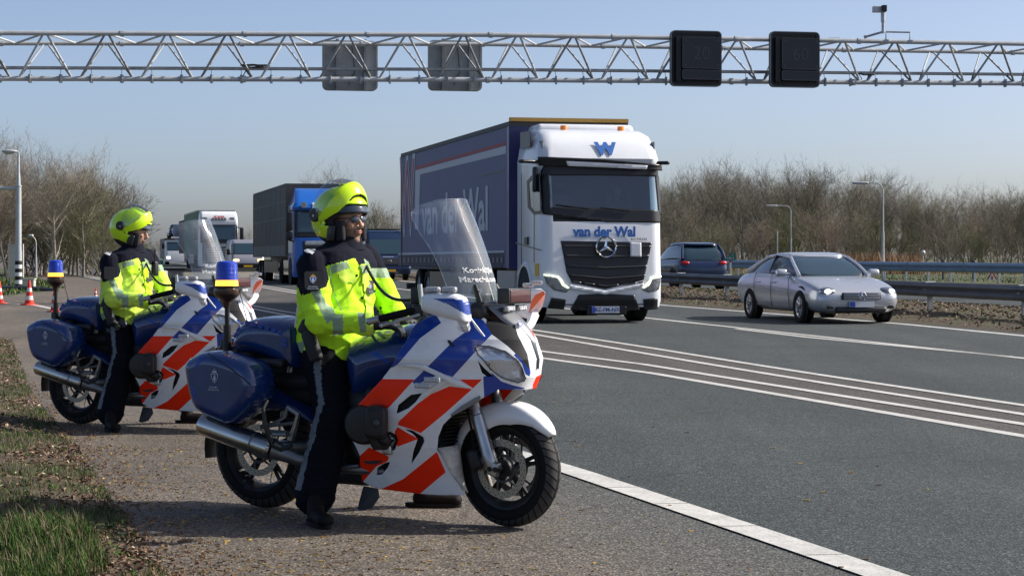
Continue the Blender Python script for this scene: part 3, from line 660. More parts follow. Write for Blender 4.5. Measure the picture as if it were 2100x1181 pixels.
# exit lane rail at the left
_lx=lambda t:None
e=empty('exit_guard_rail',(-17,70,hz(70))); tag(e,'dark guard rail dropping to the ground left of the cones','guard rail'); o_=Vector(e.location)
PT=[at(-260,588,72),at(-120,589,72),at(0,593,72),at(60,594,71.5),at(110,598,71),at(128,607,70.5)]
for A,B in zip(PT[:-1],PT[1:]):
    k=MB(); 
    for i in (0,):
        pr=wprof(.8); nn=Vector((0,-1,0)); n=len(pr); k.add([A-o_+nn*p[0]+Vector((0,0,p[1])) for p in pr]+[B-o_+nn*p[0]+Vector((0,0,p[1])) for p in pr],[(i,i+1,n+i+1,n+i) for i in range(n-1)])
    k.build('rail_beam','rail_weathered',e); 
for A in PT[:-1]: k=MB(); k.box(A-o_+Vector((0,.1,(hz(A.y)-A.z)/2)),(.1,.08,max(.1,A.z-hz(A.y)))); k.build('post','galv_dull',e)
# ================================================================ LAMPS, POSTS, SIGNS
def lamp(px,ptop,Y,arm,label,thick=.07,hw=.75,group='slim street lamps beyond the far rail'):
    X=atx(px,Y); z0=hz(Y); top=1.365+(HZ-ptop)*Y/F; h=top-z0; e=empty('street_lamp',(X,Y,z0)); tag(e,label,'street lamp',group)
    k=MB(); k.cyl((0,0,0),(0,0,h*.5),thick,thick*.85,10); k.cyl((0,0,h*.5),(0,0,h-.35),thick*.6,thick*.45,10); k.build('pole','lamp_grey',e,True)
    s=-1; k=MB(); pts=[(0,0,h-.36)]+[(s*.35*(1-math.cos(a)),0,h-.36+.35*math.sin(a)) for a in np.linspace(.2,PI/2,6)]+[(s*arm,0,h)]; k.tube(pts,thick*.42,8); k.build('arm','lamp_grey',e,True)
    k=MB(); k.rbox((s*(arm+hw*.45),0,h-.01),(hw,.22,.13),.06); k.build('lamp_head','galv_paint',e,True); return e
lamp(1811,375,95,.72,'tallest slim street lamp, nearest of the row right of the silver car roof'); lamp(1622,422,137,.95,'middle slim street lamp above the silver car'); lamp(1495,453,193,1.1,'farthest slim street lamp above the green sign')
def post(px,ptop,Y,label,r=.05,name='thin_post',cat='post',cap=None,group=None):
    X=atx(px,Y); z0=hz(Y); h=1.365+(HZ-ptop)*Y/F-z0; e=empty(name,(X,Y,z0)); tag(e,label,cat,group); k=MB(); k.cyl((0,0,0),(0,0,h),r,r*.8,8); k.build('pole','lamp_grey',e,True)
    if cap: k=MB(); k.sphere((0,0,h),cap,10,6); k.build('globe','galv_paint',e,True)
    return e
post(1594,474,140,'short bare post just left of the middle street lamp',.06); post(1456,470,150,'thin pale post behind the dark blue car',.04)
post(1946,480,150,'left one of two thin posts in front of the wood at right',.045); post(1963,474,150,'right one of two thin posts in front of the wood at right',.05)
post(1893,518,120,'small post with round lantern in front of the wood',.035,cap=.14)
# kilometre sign
def board(b,e,o,pts,d,m,name): pass
Y=106.; e=empty('kilometre_sign',at(1496,534,Y)); e.location.z=hz(Y); o_=Vector(e.location); tag(e,'small green kilometre sign 142,4 behind the far rail','road sign')
c=at(1497.5,526.5,Y)-o_; k=MB(); k.box(c,(.52,.03,.36)); k.build('sign_board','sign_green',e); k=MB(); k.cyl((0,.04,0),(0,.04,c.z+.1),.035,n=8); k.build('pole','galv',e)
k=MB(); k.box(c+Vector((-.12,-.02,.09)),(.17,.012,.1)); k.build('road_number','sign_red',e); text_mesh('A12',.08,'lettering','sign_white',e,basis(c+Vector((-.12,-.03,.09)),(1,0,0),(0,0,1)))
text_mesh('Re',.1,'lettering','sign_white',e,basis(c+Vector((.12,-.02,.09)),(1,0,0),(0,0,1))); text_mesh('142,4',.17,'lettering','sign_white',e,basis(c+Vector((0,-.02,-.07)),(1,0,0),(0,0,1)))
Y=100.; e=empty('reflector_post',(atx(1498,Y),Y,hz(Y))); tag(e,'tiny post with a red reflector in front of the kilometre sign','reflector'); k=MB(); k.cyl((0,0,0),(0,0,.85),.04,n=8); k.build('pole','galv',e); k=MB(); k.cyl((0,-.05,.86),(0,-.03,.86),.06,n=12); k.build('red_reflector','sign_red',e)
# warning triangle
Y=92.; c=at(2034,571,Y); e=empty('warning_sign',(c.x,c.y,hz(Y))); tag(e,'red and white warning triangle with traffic light symbol behind the rails at right','road sign'); o_=Vector(e.location); c=c-o_
def tri(k,s,dy,m=None,d=.02): k.prism([c+Vector((s*math.sin(a),dy,s*math.cos(a))) for a in (0,2.094,4.189)],(0,-d,0),m)
k=MB(); tri(k,.36,0); k.build('red_border','sign_red',e); k=MB(); tri(k,.24,-.022); k.build('white_field','sign_white',e)
k=MB(); k.box(c+Vector((0,-.05,-.0)),(.07,.012,.2)); k.build('signal_symbol','black_plastic',e)
for i,mn in enumerate(('sign_red','catkin_yellow','sign_green')): k=MB(); k.cyl(c+Vector((0,-.066,.06-.06*i)),c+Vector((0,-.058,.06-.06*i)),.024,n=10); k.build('symbol_light',mn,e)
k=MB(); k.cyl((0,.05,0),(0,.05,c.z+.2),.035,n=8); k.build('pole','galv',e)
for px in (1934,1996):
    Y=93; e=empty('signal_head',(atx(px,Y),Y,hz(Y))); tag(e,'dark traffic light behind the rails, '+('left one' if px<1950 else 'nearer the warning triangle'),'traffic light'); k=MB(); k.cyl((0,0,0),(0,0,.7),.05,n=8); k.build('pole','dark_metal',e); k=MB(); k.rbox((0,-.05,.68),(.26,.2,.55),.09); k.build('housing','black_plastic',e,True)
# ---- left: signal mast with banded foot
Y=77.; c=gp(38,590); Y=c.y; e=empty('striped_mast',(c.x,c.y,c.z)); tag(e,'thick lamp mast with black and white banded foot at the far left','lamp post'); X0=c.x
zt=1.365+(HZ-318)*Y/F-c.z; zj=1.365+(HZ-383)*Y/F-c.z; zb=1.365+(HZ-535)*Y/F-c.z; zz=1.365+(HZ-515)*Y/F-c.z
k=MB(); k.cyl((0,0,zb),(0,0,zz),.13,n=16); k.cyl((0,0,zz),(0,0,zj),.115,.105,16); k.cyl((0,0,zj),(0,0,zj+.05),.125,n=16); k.cyl((0,0,zj+.05),(0,0,zj+.5),.08,.06,14); k.cyl((0,0,zj+.5),(0,0,zt),.05,.045,12); k.build('mast','galv_paint',e,True)
for i in range(7): k=MB(); z0,z1=lerp(0,zb,i/7),lerp(0,zb,(i+1)/7); k.cyl((0,0,z0),(0,0,z1),.135,n=16); k.build('band',('matte_black','white_paint')[i%2],e,True)
k=MB(); k.tube([(0,0,zj-.06),(-3.2,0,zj-.06)],.075,10); k.build('cantilever','galv_paint',e,True)
k=MB(); k.tube([(0,0,zt),(0,-.02,zt+.08),(-.1,-.03,zt+.12)],.04,8); k.build('bracket','galv_paint',e,True)
k=MB(); k.sphere((-.33,-.03,zt+.13),(.30,.13,.085),16,8); k.build('lamp_head','galv_paint',e,True); k=MB(); k.sphere((-.38,-.03,zt+.08),(.17,.1,.07),12,6); k.build('lamp_glass','cream_box',e,True)
c=gp(32,588); Y=c.y+1.5; A=at(17,500,Y); B=at(48,569,Y); e=empty('sign_panel',((A.x+B.x)/2,Y,hz(Y))); tag(e,'cream back of an upright panel behind the striped mast','sign panel'); o_=Vector(e.location)
k=MB(); k.bb(A.x-o_.x,B.x-o_.x,0,.06,B.z-o_.z,A.z-o_.z); k.build('panel','cream_box',e); k=MB(); w=.03
for x in (A.x,B.x-w): k.bb(x-o_.x,x+w-o_.x,-.04,0,B.z-o_.z,A.z-o_.z)
k.bb(A.x-o_.x+w,B.x-o_.x-w,-.04,0,A.z-o_.z-w,A.z-o_.z); k.build('frame','cream_box',e); k=MB(); k.bb(-.3,-.22,.06,.12,0,A.z-o_.z-.2); k.bb(.22,.3,.06,.12,0,A.z-o_.z-.2); k.build('pole','galv_dull',e)
Y=76.; A=at(46,571,Y); B=at(69,592,Y); e=empty('utility_cabinet',((A.x+B.x)/2,Y,hz(Y))); tag(e,'small cream roadside cabinet right of the striped mast','cabinet'); k=MB(); w=(B.x-A.x); h=A.z-hz(Y); k.bb(-w/2,w/2,0,.35,0,h-.04); k.build('body','cream_box',e); k=MB(); k.bb(-w/2-.03,w/2+.03,-.03,.38,h-.037,h); k.build('lid','cream_box',e)
lamp(74,483,100,.14,'thin grey lamp pole in front of the left trees',.06,.25,None)
# ---- green sign, bollard and low wall behind the second motorcycle
Y=88.; c=at(324,541,Y); e=empty('exit_sign',(c.x,c.y,hz(Y))); tag(e,'small tilted green road sign beside the rear rider','road sign'); c=c-Vector(e.location); M=Matrix.Rotation(R(3),3,'Y')
k=MB(); k.box(c,(.46,.03,.3),M); k.build('sign_board','sign_green',e); k=MB(); k.box(c+Vector((-.11,-.02,.05)),(.15,.012,.07),M); k.build('road_number','sign_red',e); text_mesh('42,4',.1,'lettering','sign_white',e,basis(c+Vector((.06,-.02,-.06)),(1,0,-.05),(0.05,0,1)))
k=MB(); k.tube([c+Vector((.0,.03,-.1)),(c.x+.1,.03,0)],.03,8); k.build('pole','dark_metal',e)
c=gp(338,598); e=empty('bollard',c); tag(e,'grey round bollard on the grass beside the rear rider','bollard'); h=(598-557)*c.y/F; k=MB(); k.cyl((0,0,0),(0,0,h),.10,n=14); k.build('body','galv_paint',e,True); k=MB(); k.sphere((0,0,h),(.1,.1,.04),14,6); k.build('cap','galv_paint',e,True)
Y=98.; A=at(325,553,Y); B=at(560,553,Y+3); e=empty('concrete_wall',(A.x,A.y,0)); tag(e,'low pale concrete wall with dark rail on top left of the lorries','wall'); d=B-A
k=MB(); k.prism([Vector((0,0,hz(Y)-.3)),Vector((d.x,d.y,hz(Y)-.3)),Vector((d.x,d.y,A.z-.03)),Vector((0,0,A.z-.03))],(0,.3,0)); k.build('wall_body','concrete',e)
k=MB(); k.prism([Vector((0,-.05,A.z-.03)),Vector((d.x,d.y-.05,A.z-.03)),Vector((d.x,d.y-.05,A.z+.07)),Vector((0,-.05,A.z+.07))],(0,.35,0)); k.build('top_rail','dark_metal',e)
# far gantry
Y=250.; e=empty('far_gantry',at(320,529,Y)); e.location.z=hz(Y); o_=Vector(e.location); tag(e,'tiny distant lattice gantry left of the lorries','gantry'); k=MB(); z1,z2=at(0,524,Y).z-o_.z,at(0,537,Y).z-o_.z+.1
x0,x1=atx(262,Y)-o_.x,atx(360,Y)-o_.x
for z in (z1,z2): k.tube([(x0,0,z),(x1,0,z)],.05,6)
k.build('chord','galv_paint',e); k=MB(); n=14
for i in range(n): a=lerp(x0,x1,i/n); c_=lerp(x0,x1,(i+1)/n); k.tube([(a,0,z2 if i%2 else z1),(c_,0,z1 if i%2 else z2)],.035,5)
k.build('brace','galv_paint',e); k=MB(); k.cyl((x0,0,0),(x0,0,z1),.12,n=8); k.cyl((x1,0,0),(x1,0,z1),.12,n=8); k.build('gantry_leg','galv_paint',e)
# ================================================================ TRAFFIC CONES
mat('cone_red',(.62,.035,.012),.55,vary=.15,vscale=8); mat('cone_white',(.62,.60,.57),.5)
def cone(p,h,label):
    e=empty('traffic_cone',p,rr.uniform(0,1)); tag(e,label,'traffic cone','red and white traffic cones behind the motorcycles'); s=h/.75
    def rad(z): return lerp(.145,.028,z/.75)*s
    k=MB(); k.rbox((0,0,.018*s),(.40*s,.40*s,.036*s),.018*s); k.cyl((0,0,.036*s),(0,0,.06*s),.175*s,.15*s,20); k.build('base','cone_red',e,True)
    zs=[.05,.16,.28,.40,.52,.75]
    for i in range(5): k=MB(); k.cyl((0,0,zs[i]*s),(0,0,zs[i+1]*s),rad(zs[i])*(1 if i%2==0 else 1.02),rad(zs[i+1])*(1 if i%2==0 else 1.02),20); k.build('band',('cone_red','cone_white')[i%2],e,True)
for px,pb,pt,l in ((60,626,574,'whole traffic cone standing at the end of the white line'),(-1,623,576,'traffic cone cut by the left picture edge'),(112,640,592,'traffic cone half hidden behind the rear motorcycle beacon'),(196,613,590,'traffic cone right behind the rear rider back')):
    c=gp(px,pb); cone(c,(pb-pt)*c.y/F,l)
# ================================================================ MOTORCYCLES
mat('moto_white',(.80,.81,.82),.3,coat=.4,vary=.08,vscale=6,rv=.08); mat('moto_blue',(.008,.045,.30),.28,coat=.6); mat('moto_navy',(.008,.034,.150),.22,coat=.9,rv=.06,vary=.25,vscale=5)
mat('reflex_blue',(.006,.05,.30),.35); mat('moto_orange',(.95,.030,.004),.42,coat=.1,spec=.3); mat('moto_orange_light',(.85,.16,.04),.38,coat=.3); mat('moto_grey',(.20,.21,.22),.35,.5,coat=.3)
mat('silver_metal',(.45,.46,.47),.32,.85,vary=.2,vscale=8); mat('cast_metal',(.22,.225,.23),.42,.8,vary=.3,vscale=12); mat('steel_muffler',(.50,.49,.47),.24,1,vary=.25,vscale=4,rv=.1); mat('chrome',(.75,.76,.78),.12,1)
mat('rubber',(.007,.007,.007),.7,spec=.2,bump=.15,bscale=60); mat('tread_grey',(.045,.043,.042),.75,vary=.3,vscale=20); mat('seat_black',(.014,.014,.016),.55,bump=.1,bscale=200)
mat('disc_steel',(.36,.33,.28),.34,.8); mat('disc_hole',(.01,.01,.01),.8); mat('engine_dark',(.035,.035,.037),.5,.5,vary=.5,vscale=20); mat('rad_black',(.012,.012,.013),.6)
mat('dirty_white',(.55,.53,.48),.55,vary=.6,vscale=7,col2=(.10,.085,.065)); mat('print_pale',(.45,.50,.56),.4); mat('print_white',(.8,.8,.8),.4)
mat('led_clear',(.55,.56,.57),.18,spec=.8,bump=.6,bscale=90); mat('led_housing',(.40,.41,.42),.25,.4); mat('display_red',(.055,.006,.008),.18,coat=.5,bump=.3,bscale=150)
mat('reflector_chrome',(.80,.82,.85),.28,.6,bump=.6,bscale=22); mat('bulb_amber',(.8,.35,.08),.2,emit=(1,.5,.15),estr=1.5)
mat('beacon_amber_lit',(1,.45,.05),.3,emit=(1,.40,.035),estr=2.6); mat('beacon_base_dark',(.045,.022,.014),.3,coat=.5)
glassy('windscreen_glass',(.74,.83,.94),.035,.03,.55,film=.12); glassy('lens_glass',(.93,.95,.97),.06,.03,.6); glassy('visor_clear',(.75,.80,.86),.08,.03,.7)
def bluelens():
    m=bpy.data.materials.new('beacon_blue'); m.use_nodes=True; n=m.node_tree.nodes; l=m.node_tree.links; b=n['Principled BSDF']; b.inputs['Base Color'].default_value=(.012,.075,.75,1); b.inputs['Roughness'].default_value=.14; b.inputs['Transmission Weight'].default_value=.35; b.inputs['Coat Weight'].default_value=.6
    tc=n.new('ShaderNodeTexCoord'); w=n.new('ShaderNodeTexWave'); w.bands_direction='Z'; w.inputs['Scale'].default_value=45; w.inputs['Distortion'].default_value=.4; l.new(tc.outputs['Object'],w.inputs['Vector'])
    bn=n.new('ShaderNodeBump'); bn.inputs['Strength'].default_value=.6; bn.inputs['Distance'].default_value=.006; l.new(w.outputs['Fac'],bn.inputs['Height']); l.new(bn.outputs[0],b.inputs['Normal']); MATS['beacon_blue']=m
bluelens()
BK=Fr((-1.34,11.15,0),(.859,-.511))
def pxv(P):
    """vectorised projection of local bike points to photo pixels"""
    x=BK.o[0]+P[:,0]*BK.u[0]+P[:,1]*BK.n[0]; y=BK.o[1]+P[:,0]*BK.u[1]+P[:,1]*BK.n[1]; z=P[:,2]
    return CX+x*F/y, HZ+(CZ-z)*F/y
def paint_idx(P,paints):
    X,Y=pxv(P); r=np.zeros(len(P),int)
    for i,poly in paints: r=np.where(inpoly(X,Y,poly),i,r)
    return r
def grid_faces(nu,nv): # vertices index j*nu+i
    j,i=np.meshgrid(np.arange(nv-1),np.arange(nu-1),indexing='ij'); a=(j*nu+i).ravel(); return np.stack([a,a+1,a+1+nu,a+nu],1)
def np_mesh(name,V,Fc,mats,mi=None,parent=None,smooth=True,angle=40):
    used=np.unique(Fc.ravel()); mp=np.full(len(V),-1); mp[used]=np.arange(len(used)); V=V[used]; Fc=mp[Fc]
    me=bpy.data.meshes.new(name); me.from_pydata([tuple(v) for v in V.tolist()],[],[tuple(f) for f in Fc.tolist()])
    for m in (mats if isinstance(mats,(list,tuple)) else [mats]): me.materials.append(MATS[m])
    if mi is not None: me.polygons.foreach_set('material_index',np.asarray(mi,dtype=np.int32))
    if smooth:
        me.polygons.foreach_set('use_smooth',[True]*len(me.polygons))
        if angle<180: me.set_sharp_from_angle(angle=R(angle))
    me.update(); o=bpy.data.objects.new(name,me); COL.objects.link(o); o.parent=parent; return o
def pillow(name,poly,y0,W,edge,mats,parent,paints=(),res=.006,px=True,both=True,mirror=False,pw=.5,tilt=None,sm=1,back=None):
    """body with the side outline poly; its thickness swells from the edge to +-W about the plane y0"""
    P=[BK.L(p[0],p[1],y0 if px is True else px) for p in poly] if px is not False else [(p[0],0,p[1]) for p in poly]
    P=[(p[0],p[2]) for p in P]
    if sm: P=smooth_poly(P,sm)
    xs=[p[0] for p in P]; zs=[p[1] for p in P]; x0,x1,z0,z1=min(xs)-res,max(xs)+res,min(zs)-res,max(zs)+res
    nu=int((x1-x0)/res)+2; nv=int((z1-z0)/res)+2; X,Z=np.meshgrid(np.linspace(x0,x1,nu),np.linspace(z0,z1,nv)); X=X.ravel(); Z=Z.ravel()
    Fc=grid_faces(nu,nv); ins=inpoly(X[Fc].mean(1),Z[Fc].mean(1),P); Fc=Fc[ins]
    vin=inpoly(X,Z,P); d,qx,qz=nearest(X,Z,P); cnt=np.zeros(len(X)); np.add.at(cnt,Fc.ravel(),1); bnd=(cnt>0)&(cnt<4)
    X=np.where(bnd,qx,X); Z=np.where(bnd,qz,Z); d=np.where(bnd,0,d)
    t=np.clip(d/edge,0,1); h=W*(1-(1-t)**2)**pw
    t_=(tilt(X,Z) if tilt else 0)
    A=np.stack([X,y0-h+t_,Z],1); B=np.stack([X,y0+(h if back is None else np.minimum(h,back))+t_,Z],1)
    V=np.concatenate([A,B]); N=len(A); Ff=np.concatenate([Fc,Fc[:,::-1]+N]); 
    # stitch rim
    if paints:
        c=V[Ff].mean(1); mi=paint_idx(c,paints)
        if mirror is not False or True:
            cm=c.copy(); far=cm[:,1]>y0; cm[far,1]=2*y0-cm[far,1]; mi=np.where(far,paint_idx(cm,paints),mi)
    else: mi=np.zeros(len(Ff),int)
    return np_mesh(name,V,Ff,mats,mi,parent)
# ---- plan shape of the fairing
def Wz(z): return np.interp(z,[.15,.25,.4,.55,.7,.85,.95,1.03,1.09,1.16],[.17,.21,.285,.33,.345,.345,.315,.26,.20,.13])
def Xn(z): return np.interp(z,[.15,.4,.6,.7,.76,.85,.95,1.02,1.08,1.16],[1.66,1.66,1.66,1.67,1.70,1.71,1.68,1.63,1.56,1.46])
XB=.66
def surf(s,z,off=0):
    a=s*PI/2; w=Wz(z); xn=Xn(z); x=XB+(xn-XB)*np.sin(a); y=-w*np.cos(a)**.86
    y=y-.03*np.exp(-((z-.86)/.05)**2)*np.cos(a)   # soft crease along the flank
    if off: 
        nx=w*np.sin(a); ny=-(xn-XB)*np.cos(a)-1e-6; k=np.sqrt(nx*nx+ny*ny); x=x+off*nx/k; y=y+off*ny/k
    return x,y
def shell(name,poly,mats,parent,paints=(),off=0,res=.004,holes=(),zr=(.15,1.2),left=True,leftpaints=(),recess=(),thick=.006,smoothpoly=0):
    z=np.arange(zr[0],zr[1],res); s=np.concatenate([np.arange(0,1,.0042 if res<.005 else .0062),[1.0]]); S,Z=np.meshgrid(s,z); nu,nv=len(s),len(z); S=S.ravel(); Z=Z.ravel()
    x,y=surf(S,Z,off)
    Q=np.stack([x,y,Z],1); X,Y=pxv(Q)
    for rp,rd in recess:
        m=inpoly(X,Y,rp); dd,_,_=nearest(X,Y,rp); k=np.where(m,np.clip(dd/3,0,1)*rd,0); Q[:,1]+=k; 
    if smoothpoly: poly=smooth_poly(poly,smoothpoly)
    Fc=grid_faces(nu,nv); cx,cy=X[Fc].mean(1),Y[Fc].mean(1); ins=inpoly(cx,cy,poly)
    for h in holes: ins&=~inpoly(cx,cy,h)
    Fc=Fc[ins]; cnt=np.zeros(len(S)); np.add.at(cnt,Fc.ravel(),1); bnd=(cnt>0)&(cnt<4)&(S<.999)&(S>0)
    # slide rim vertices onto the outline (small moves in the picture converted to moves on the surface)
    best=np.full(len(S),1e9); bx=X.copy(); by=Y.copy()
    for pl in [poly]+list(holes):
        dd,qx,qy=nearest(X,Y,pl); k=dd<best; best=np.where(k,dd,best); bx=np.where(k,qx,bx); by=np.where(k,qy,by)
    sel=bnd&(best<4)
    if paints and len(paints)>3:      # let the mesh follow the edges between the paint colours
        m0=paint_idx(Q[Fc].mean(1),paints); lo=np.full(len(S),99); hi=np.full(len(S),-1); np.minimum.at(lo,Fc.ravel(),np.repeat(m0,4)); np.maximum.at(hi,Fc.ravel(),np.repeat(m0,4)); mixed=(hi>lo)&~bnd&(S<.999)&(S>0)
        pb=np.full(len(S),1e9); 
        for _,pl in paints:
            dd,qx,qy=nearest(X,Y,pl); k=mixed&(dd<pb); pb=np.where(k,dd,pb); bx=np.where(k,qx,bx); by=np.where(k,qy,by)
        sel=sel|(mixed&(pb<2.6))
    if sel.any():
        idx=np.where(sel)[0]; e=1e-3; s0=S[idx].copy(); z0=Z[idx].copy()
        for _ in range(3):
            def pj(ss,zz):
                a,b=surf(ss,zz,off); return pxv(np.stack([a,b,zz],1))
            X0,Y0=pj(s0,z0); Xs,Ys=pj(s0+e,z0); Xz,Yz=pj(s0,z0+e)
            a,b,c,d=(Xs-X0)/e,(Xz-X0)/e,(Ys-Y0)/e,(Yz-Y0)/e; det=a*d-b*c; det=np.where(abs(det)<1e-3,1e-3,det)
            rx,ry=bx[idx]-X0,by[idx]-Y0; ds=np.clip((d*rx-b*ry)/det,-.01,.01); dz=np.clip((-c*rx+a*ry)/det,-.01,.01); s0=np.clip(s0+ds,0,1); z0=z0+dz
        xx,yy=surf(s0,z0,off); Q[idx]=np.stack([xx,yy,z0],1)
    mi=(m0 if (paints and len(paints)>3) else paint_idx(Q[Fc].mean(1),paints)) if paints else np.zeros(len(Fc),int)
    sides=[(Q,Fc,mi)]
    if left:
        L=Q.copy(); L[:,1]*=-1; lc=L[Fc].mean(1); lm=mi.copy()
        for i,pl in leftpaints:
            X_,Y_=pxv(lc); lm=np.where(inpoly(X_,Y_,pl),i,lm)
        sides.append((L,Fc[:,::-1],lm))
    for V,Ff,m_ in sides:
        o=np_mesh(name,V,Ff,mats,m_,parent,angle=50)
        if thick:
            md=o.modifiers.new('thickness','SOLIDIFY'); md.thickness=thick; md.offset=-1
    return o
FAIR=[(716,855),(720,848),(783,781),(803,755),(815,728),(836,697),(843,680),(852,668),(866,659),(885,650),(905,646),(945,636),(985,648),(1002,662),(1040,700),(1062,728),(1084,762),(1093,790),(1112,795),(1118,640),(1120,880),(1080,802),(1022,802),(993,818),(960,834),(930,852),(908,875),(898,900),(896,925),(906,940),(930,975),(953,1018),(900,1018),(858,1015),(783,1006),(760,1000),(743,990),(737,950),(739,940),(730,920),(719,899)]
FAIR=[(716,855),(720,848),(783,781),(803,755),(815,728),(836,697),(843,680),(852,668),(866,659),(885,650),(905,646),(945,636),(985,648),(1002,662),(1038,660),(1075,668),(1125,700),(1125,800),(1093,800),(1080,802),(1022,802),(993,818),(960,834),(930,852),(908,875),(898,900),(896,925),(906,940),(930,975),(953,1018),(900,1018),(858,1015),(783,1006),(760,1000),(743,990),(737,950),(739,940),(730,920),(719,899)]
HLR=[(972,711),(1011,715),(1042,727),(1063,745),(1074,765),(1078,782),(1066,787),(1050,786),(1026,776),(1003,758),(984,735)]
BOOM=[(826,882),(846,886),(868,899),(870,908),(860,930),(843,955),(847,930),(856,903),(845,892)]
VENT1=[(866,809),(842,813),(816,834),(812,852),(838,840),(852,828)]
HOLE2=[(781,893),(800,888),(812,895),(816,905),(810,925),(800,930),(785,915)]
VENT3=[(774,962),(790,952),(800,950),(795,962),(783,976),(772,978)]
SIDEV=[(979,742),(992,757),(1012,775),(1000,776),(988,768)]
P_B,P_O,P_L,P_K,P_G=1,2,3,4,5
PAINT=[(P_B,[(888,640),(905,665),(861,697),(816,750),(803,758),(770,740),(838,690),(850,655)]),
 (P_B,[(940,640),(979,640),(985,655),(1014,683),(989,709),(968,732),(928,776),(905,768),(880,780),(852,793),(846,786),(879,753),(914,718),(932,700),(960,680)]),
 (P_B,[(1053,731),(1064,724),(1084,744),(1088,767),(1086,775),(1078,771),(1070,748)]),
 (P_B,[(991,776),(1008,767),(1028,785),(1052,793),(1078,799),(1050,808),(993,822)]),
 (P_O,[(783,780),(850,781),(800,836),(745,885),(718,900),(710,860),(720,848)]),
 (P_O,[(922,795),(968,801),(913,850),(863,891),(840,882),(815,874),(818,867),(855,832),(884,811)]),
 (P_O,[(815,878),(857,903),(815,919),(812,897),(809,889)]),(P_O,[(942,781),(989,781),(970,799)]),
 (P_O,[(757,920),(798,939),(795,948),(772,959),(743,992),(730,953),(736,939)]),(P_O,[(896,929),(914,971),(858,1018),(780,1006),(827,985)]),
 (P_K,[(1000,650),(1048,640),(1062,690),(1082,730),(1086,762),(1070,740),(1040,712),(1010,690),(996,668)])]
LPAINT=[(0,[(1040,640),(1130,640),(1130,830),(1085,830)]),(P_O,[(1052,668),(1075,660),(1096,690),(1098,702),(1090,700),(1062,688)]),(P_O,[(1084,744),(1090,744),(1092,780),(1086,780)]),(P_O,[(1093,780),(1110,770),(1110,810),(1092,805)]),(P_K,[(1030,640),(1052,660),(1066,690),(1084,735),(1088,764),(1080,760),(1040,700)])]
BIKE_MATS=['moto_white','moto_blue','moto_orange','moto_orange_light','matte_black','moto_grey']
def wheel(parent,x,r,w,name,steer=0,front=True):
    """wheel with tyre, rim with spokes, drilled discs"""
    e=empty(name,(x,0,r),steer); e.parent=parent
    prof=[]; n=14; rr_=w*.5
    for i in range(n+1):
        a=-PI/2*1.15+PI*1.15*i/n; prof.append((rr_*math.sin(a),r-rr_*.92+rr_*.92*math.cos(a) if abs(a)<PI/2 else r-rr_*.92+rr_*.92*math.cos(a)))
    ri=r-.092; prof=[(-w*.36,ri)]+prof+[(w*.36,ri)]
    k=MB(); k.lathe((0,0,0),(0,1,0),prof,72,closed=True); k.build('tyre','rubber',e,True,60)
    k=MB()      # tread blocks standing between slanted grooves
    N=40
    for i in range(N):
        for s in (-1,1):
            th0=2*PI*i/N; pts=[]
            for q in range(5):
                t=q/4; lat=s*lerp(.10,.92,t); a=lat*PI/2*.86; yy=rr_*math.sin(a); rad=r-rr_*.92+rr_*.92*math.cos(a)+.0012
                for dth in (0,2*PI/N*.80): th=th0+dth+t*.16; pts.append((rad*math.cos(th),yy,rad*math.sin(th)))
            k.add(pts,[(2*q,2*q+1,2*q+3,2*q+2) if s>0 else (2*q+1,2*q,2*q+2,2*q+3) for q in range(4)])
    k.build('tread','tread_grey',e,True)
    k=MB(); ro=ri+.004; k.lathe((0,0,0),(0,1,0),[(-w*.38,ro),(-w*.36,ro+.006),(-w*.33,ro-.008),(-w*.14,ro-.026),(w*.14,ro-.026),(w*.33,ro-.008),(w*.36,ro+.006),(w*.38,ro),(w*.33,ro-.018),(w*.12,ro-.042),(-w*.12,ro-.042),(-w*.33,ro-.018)],48,closed=True); k.build('rim','engine_dark',e,True)
    for j in range(5):
        for s in (-1,1):
            a=2*PI*j/5+.3+s*.10; a2=2*PI*j/5+.3+s*.045; k=MB(); k.cyl((.04*math.cos(a2),0,.04*math.sin(a2)),((ro-.03)*math.cos(a),0,(ro-.03)*math.sin(a)),.014,.010,8); k.build('spoke','engine_dark',e,True)
    k=MB(); k.cyl((0,-.06,0),(0,.06,0),.045,n=20); k.cyl((0,-.13,0),(0,.13,0),.014,n=12); k.build('hub','engine_dark',e,True)
    rd=.149 if front else .141
    for s in ((-1,1) if front else (-1,)):
        yy=s*.068; k=MB(); k.lathe((0,yy,0),(0,1,0),[(-.0025,rd-.036),(-.0025,rd),(.0025,rd),(.0025,rd-.036)],56,m=0,closed=True)
        for row,(rr2,cnt,ph) in enumerate(((rd-.010,24,0),(rd-.019,24,.13),(rd-.028,24,.05))):
            for j in range(cnt):
                a=2*PI*j/cnt+ph; c=Vector((rr2*math.cos(a),yy,rr2*math.sin(a))); k.cyl(c+Vector((0,-.0031,0)),c+Vector((0,.0031,0)),.0036,n=6,m=1)
        k.build('brake_disc',['disc_steel','disc_hole'],e,True)
        k=MB(); k.lathe((0,yy*.9,0),(0,1,0),[(-.003,.06),(-.003,.072),(.003,.072),(.003,.06)],24,closed=True)
        for j in range(6):
            a=2*PI*j/6; k.cyl((.06*math.cos(a),yy*.9,.06*math.sin(a)),((rd-.032)*math.cos(a+.25),yy*.95,(rd-.032)*math.sin(a+.25)),.006,n=6)
        k.build('disc_carrier','dark_metal',e,True)
    return e
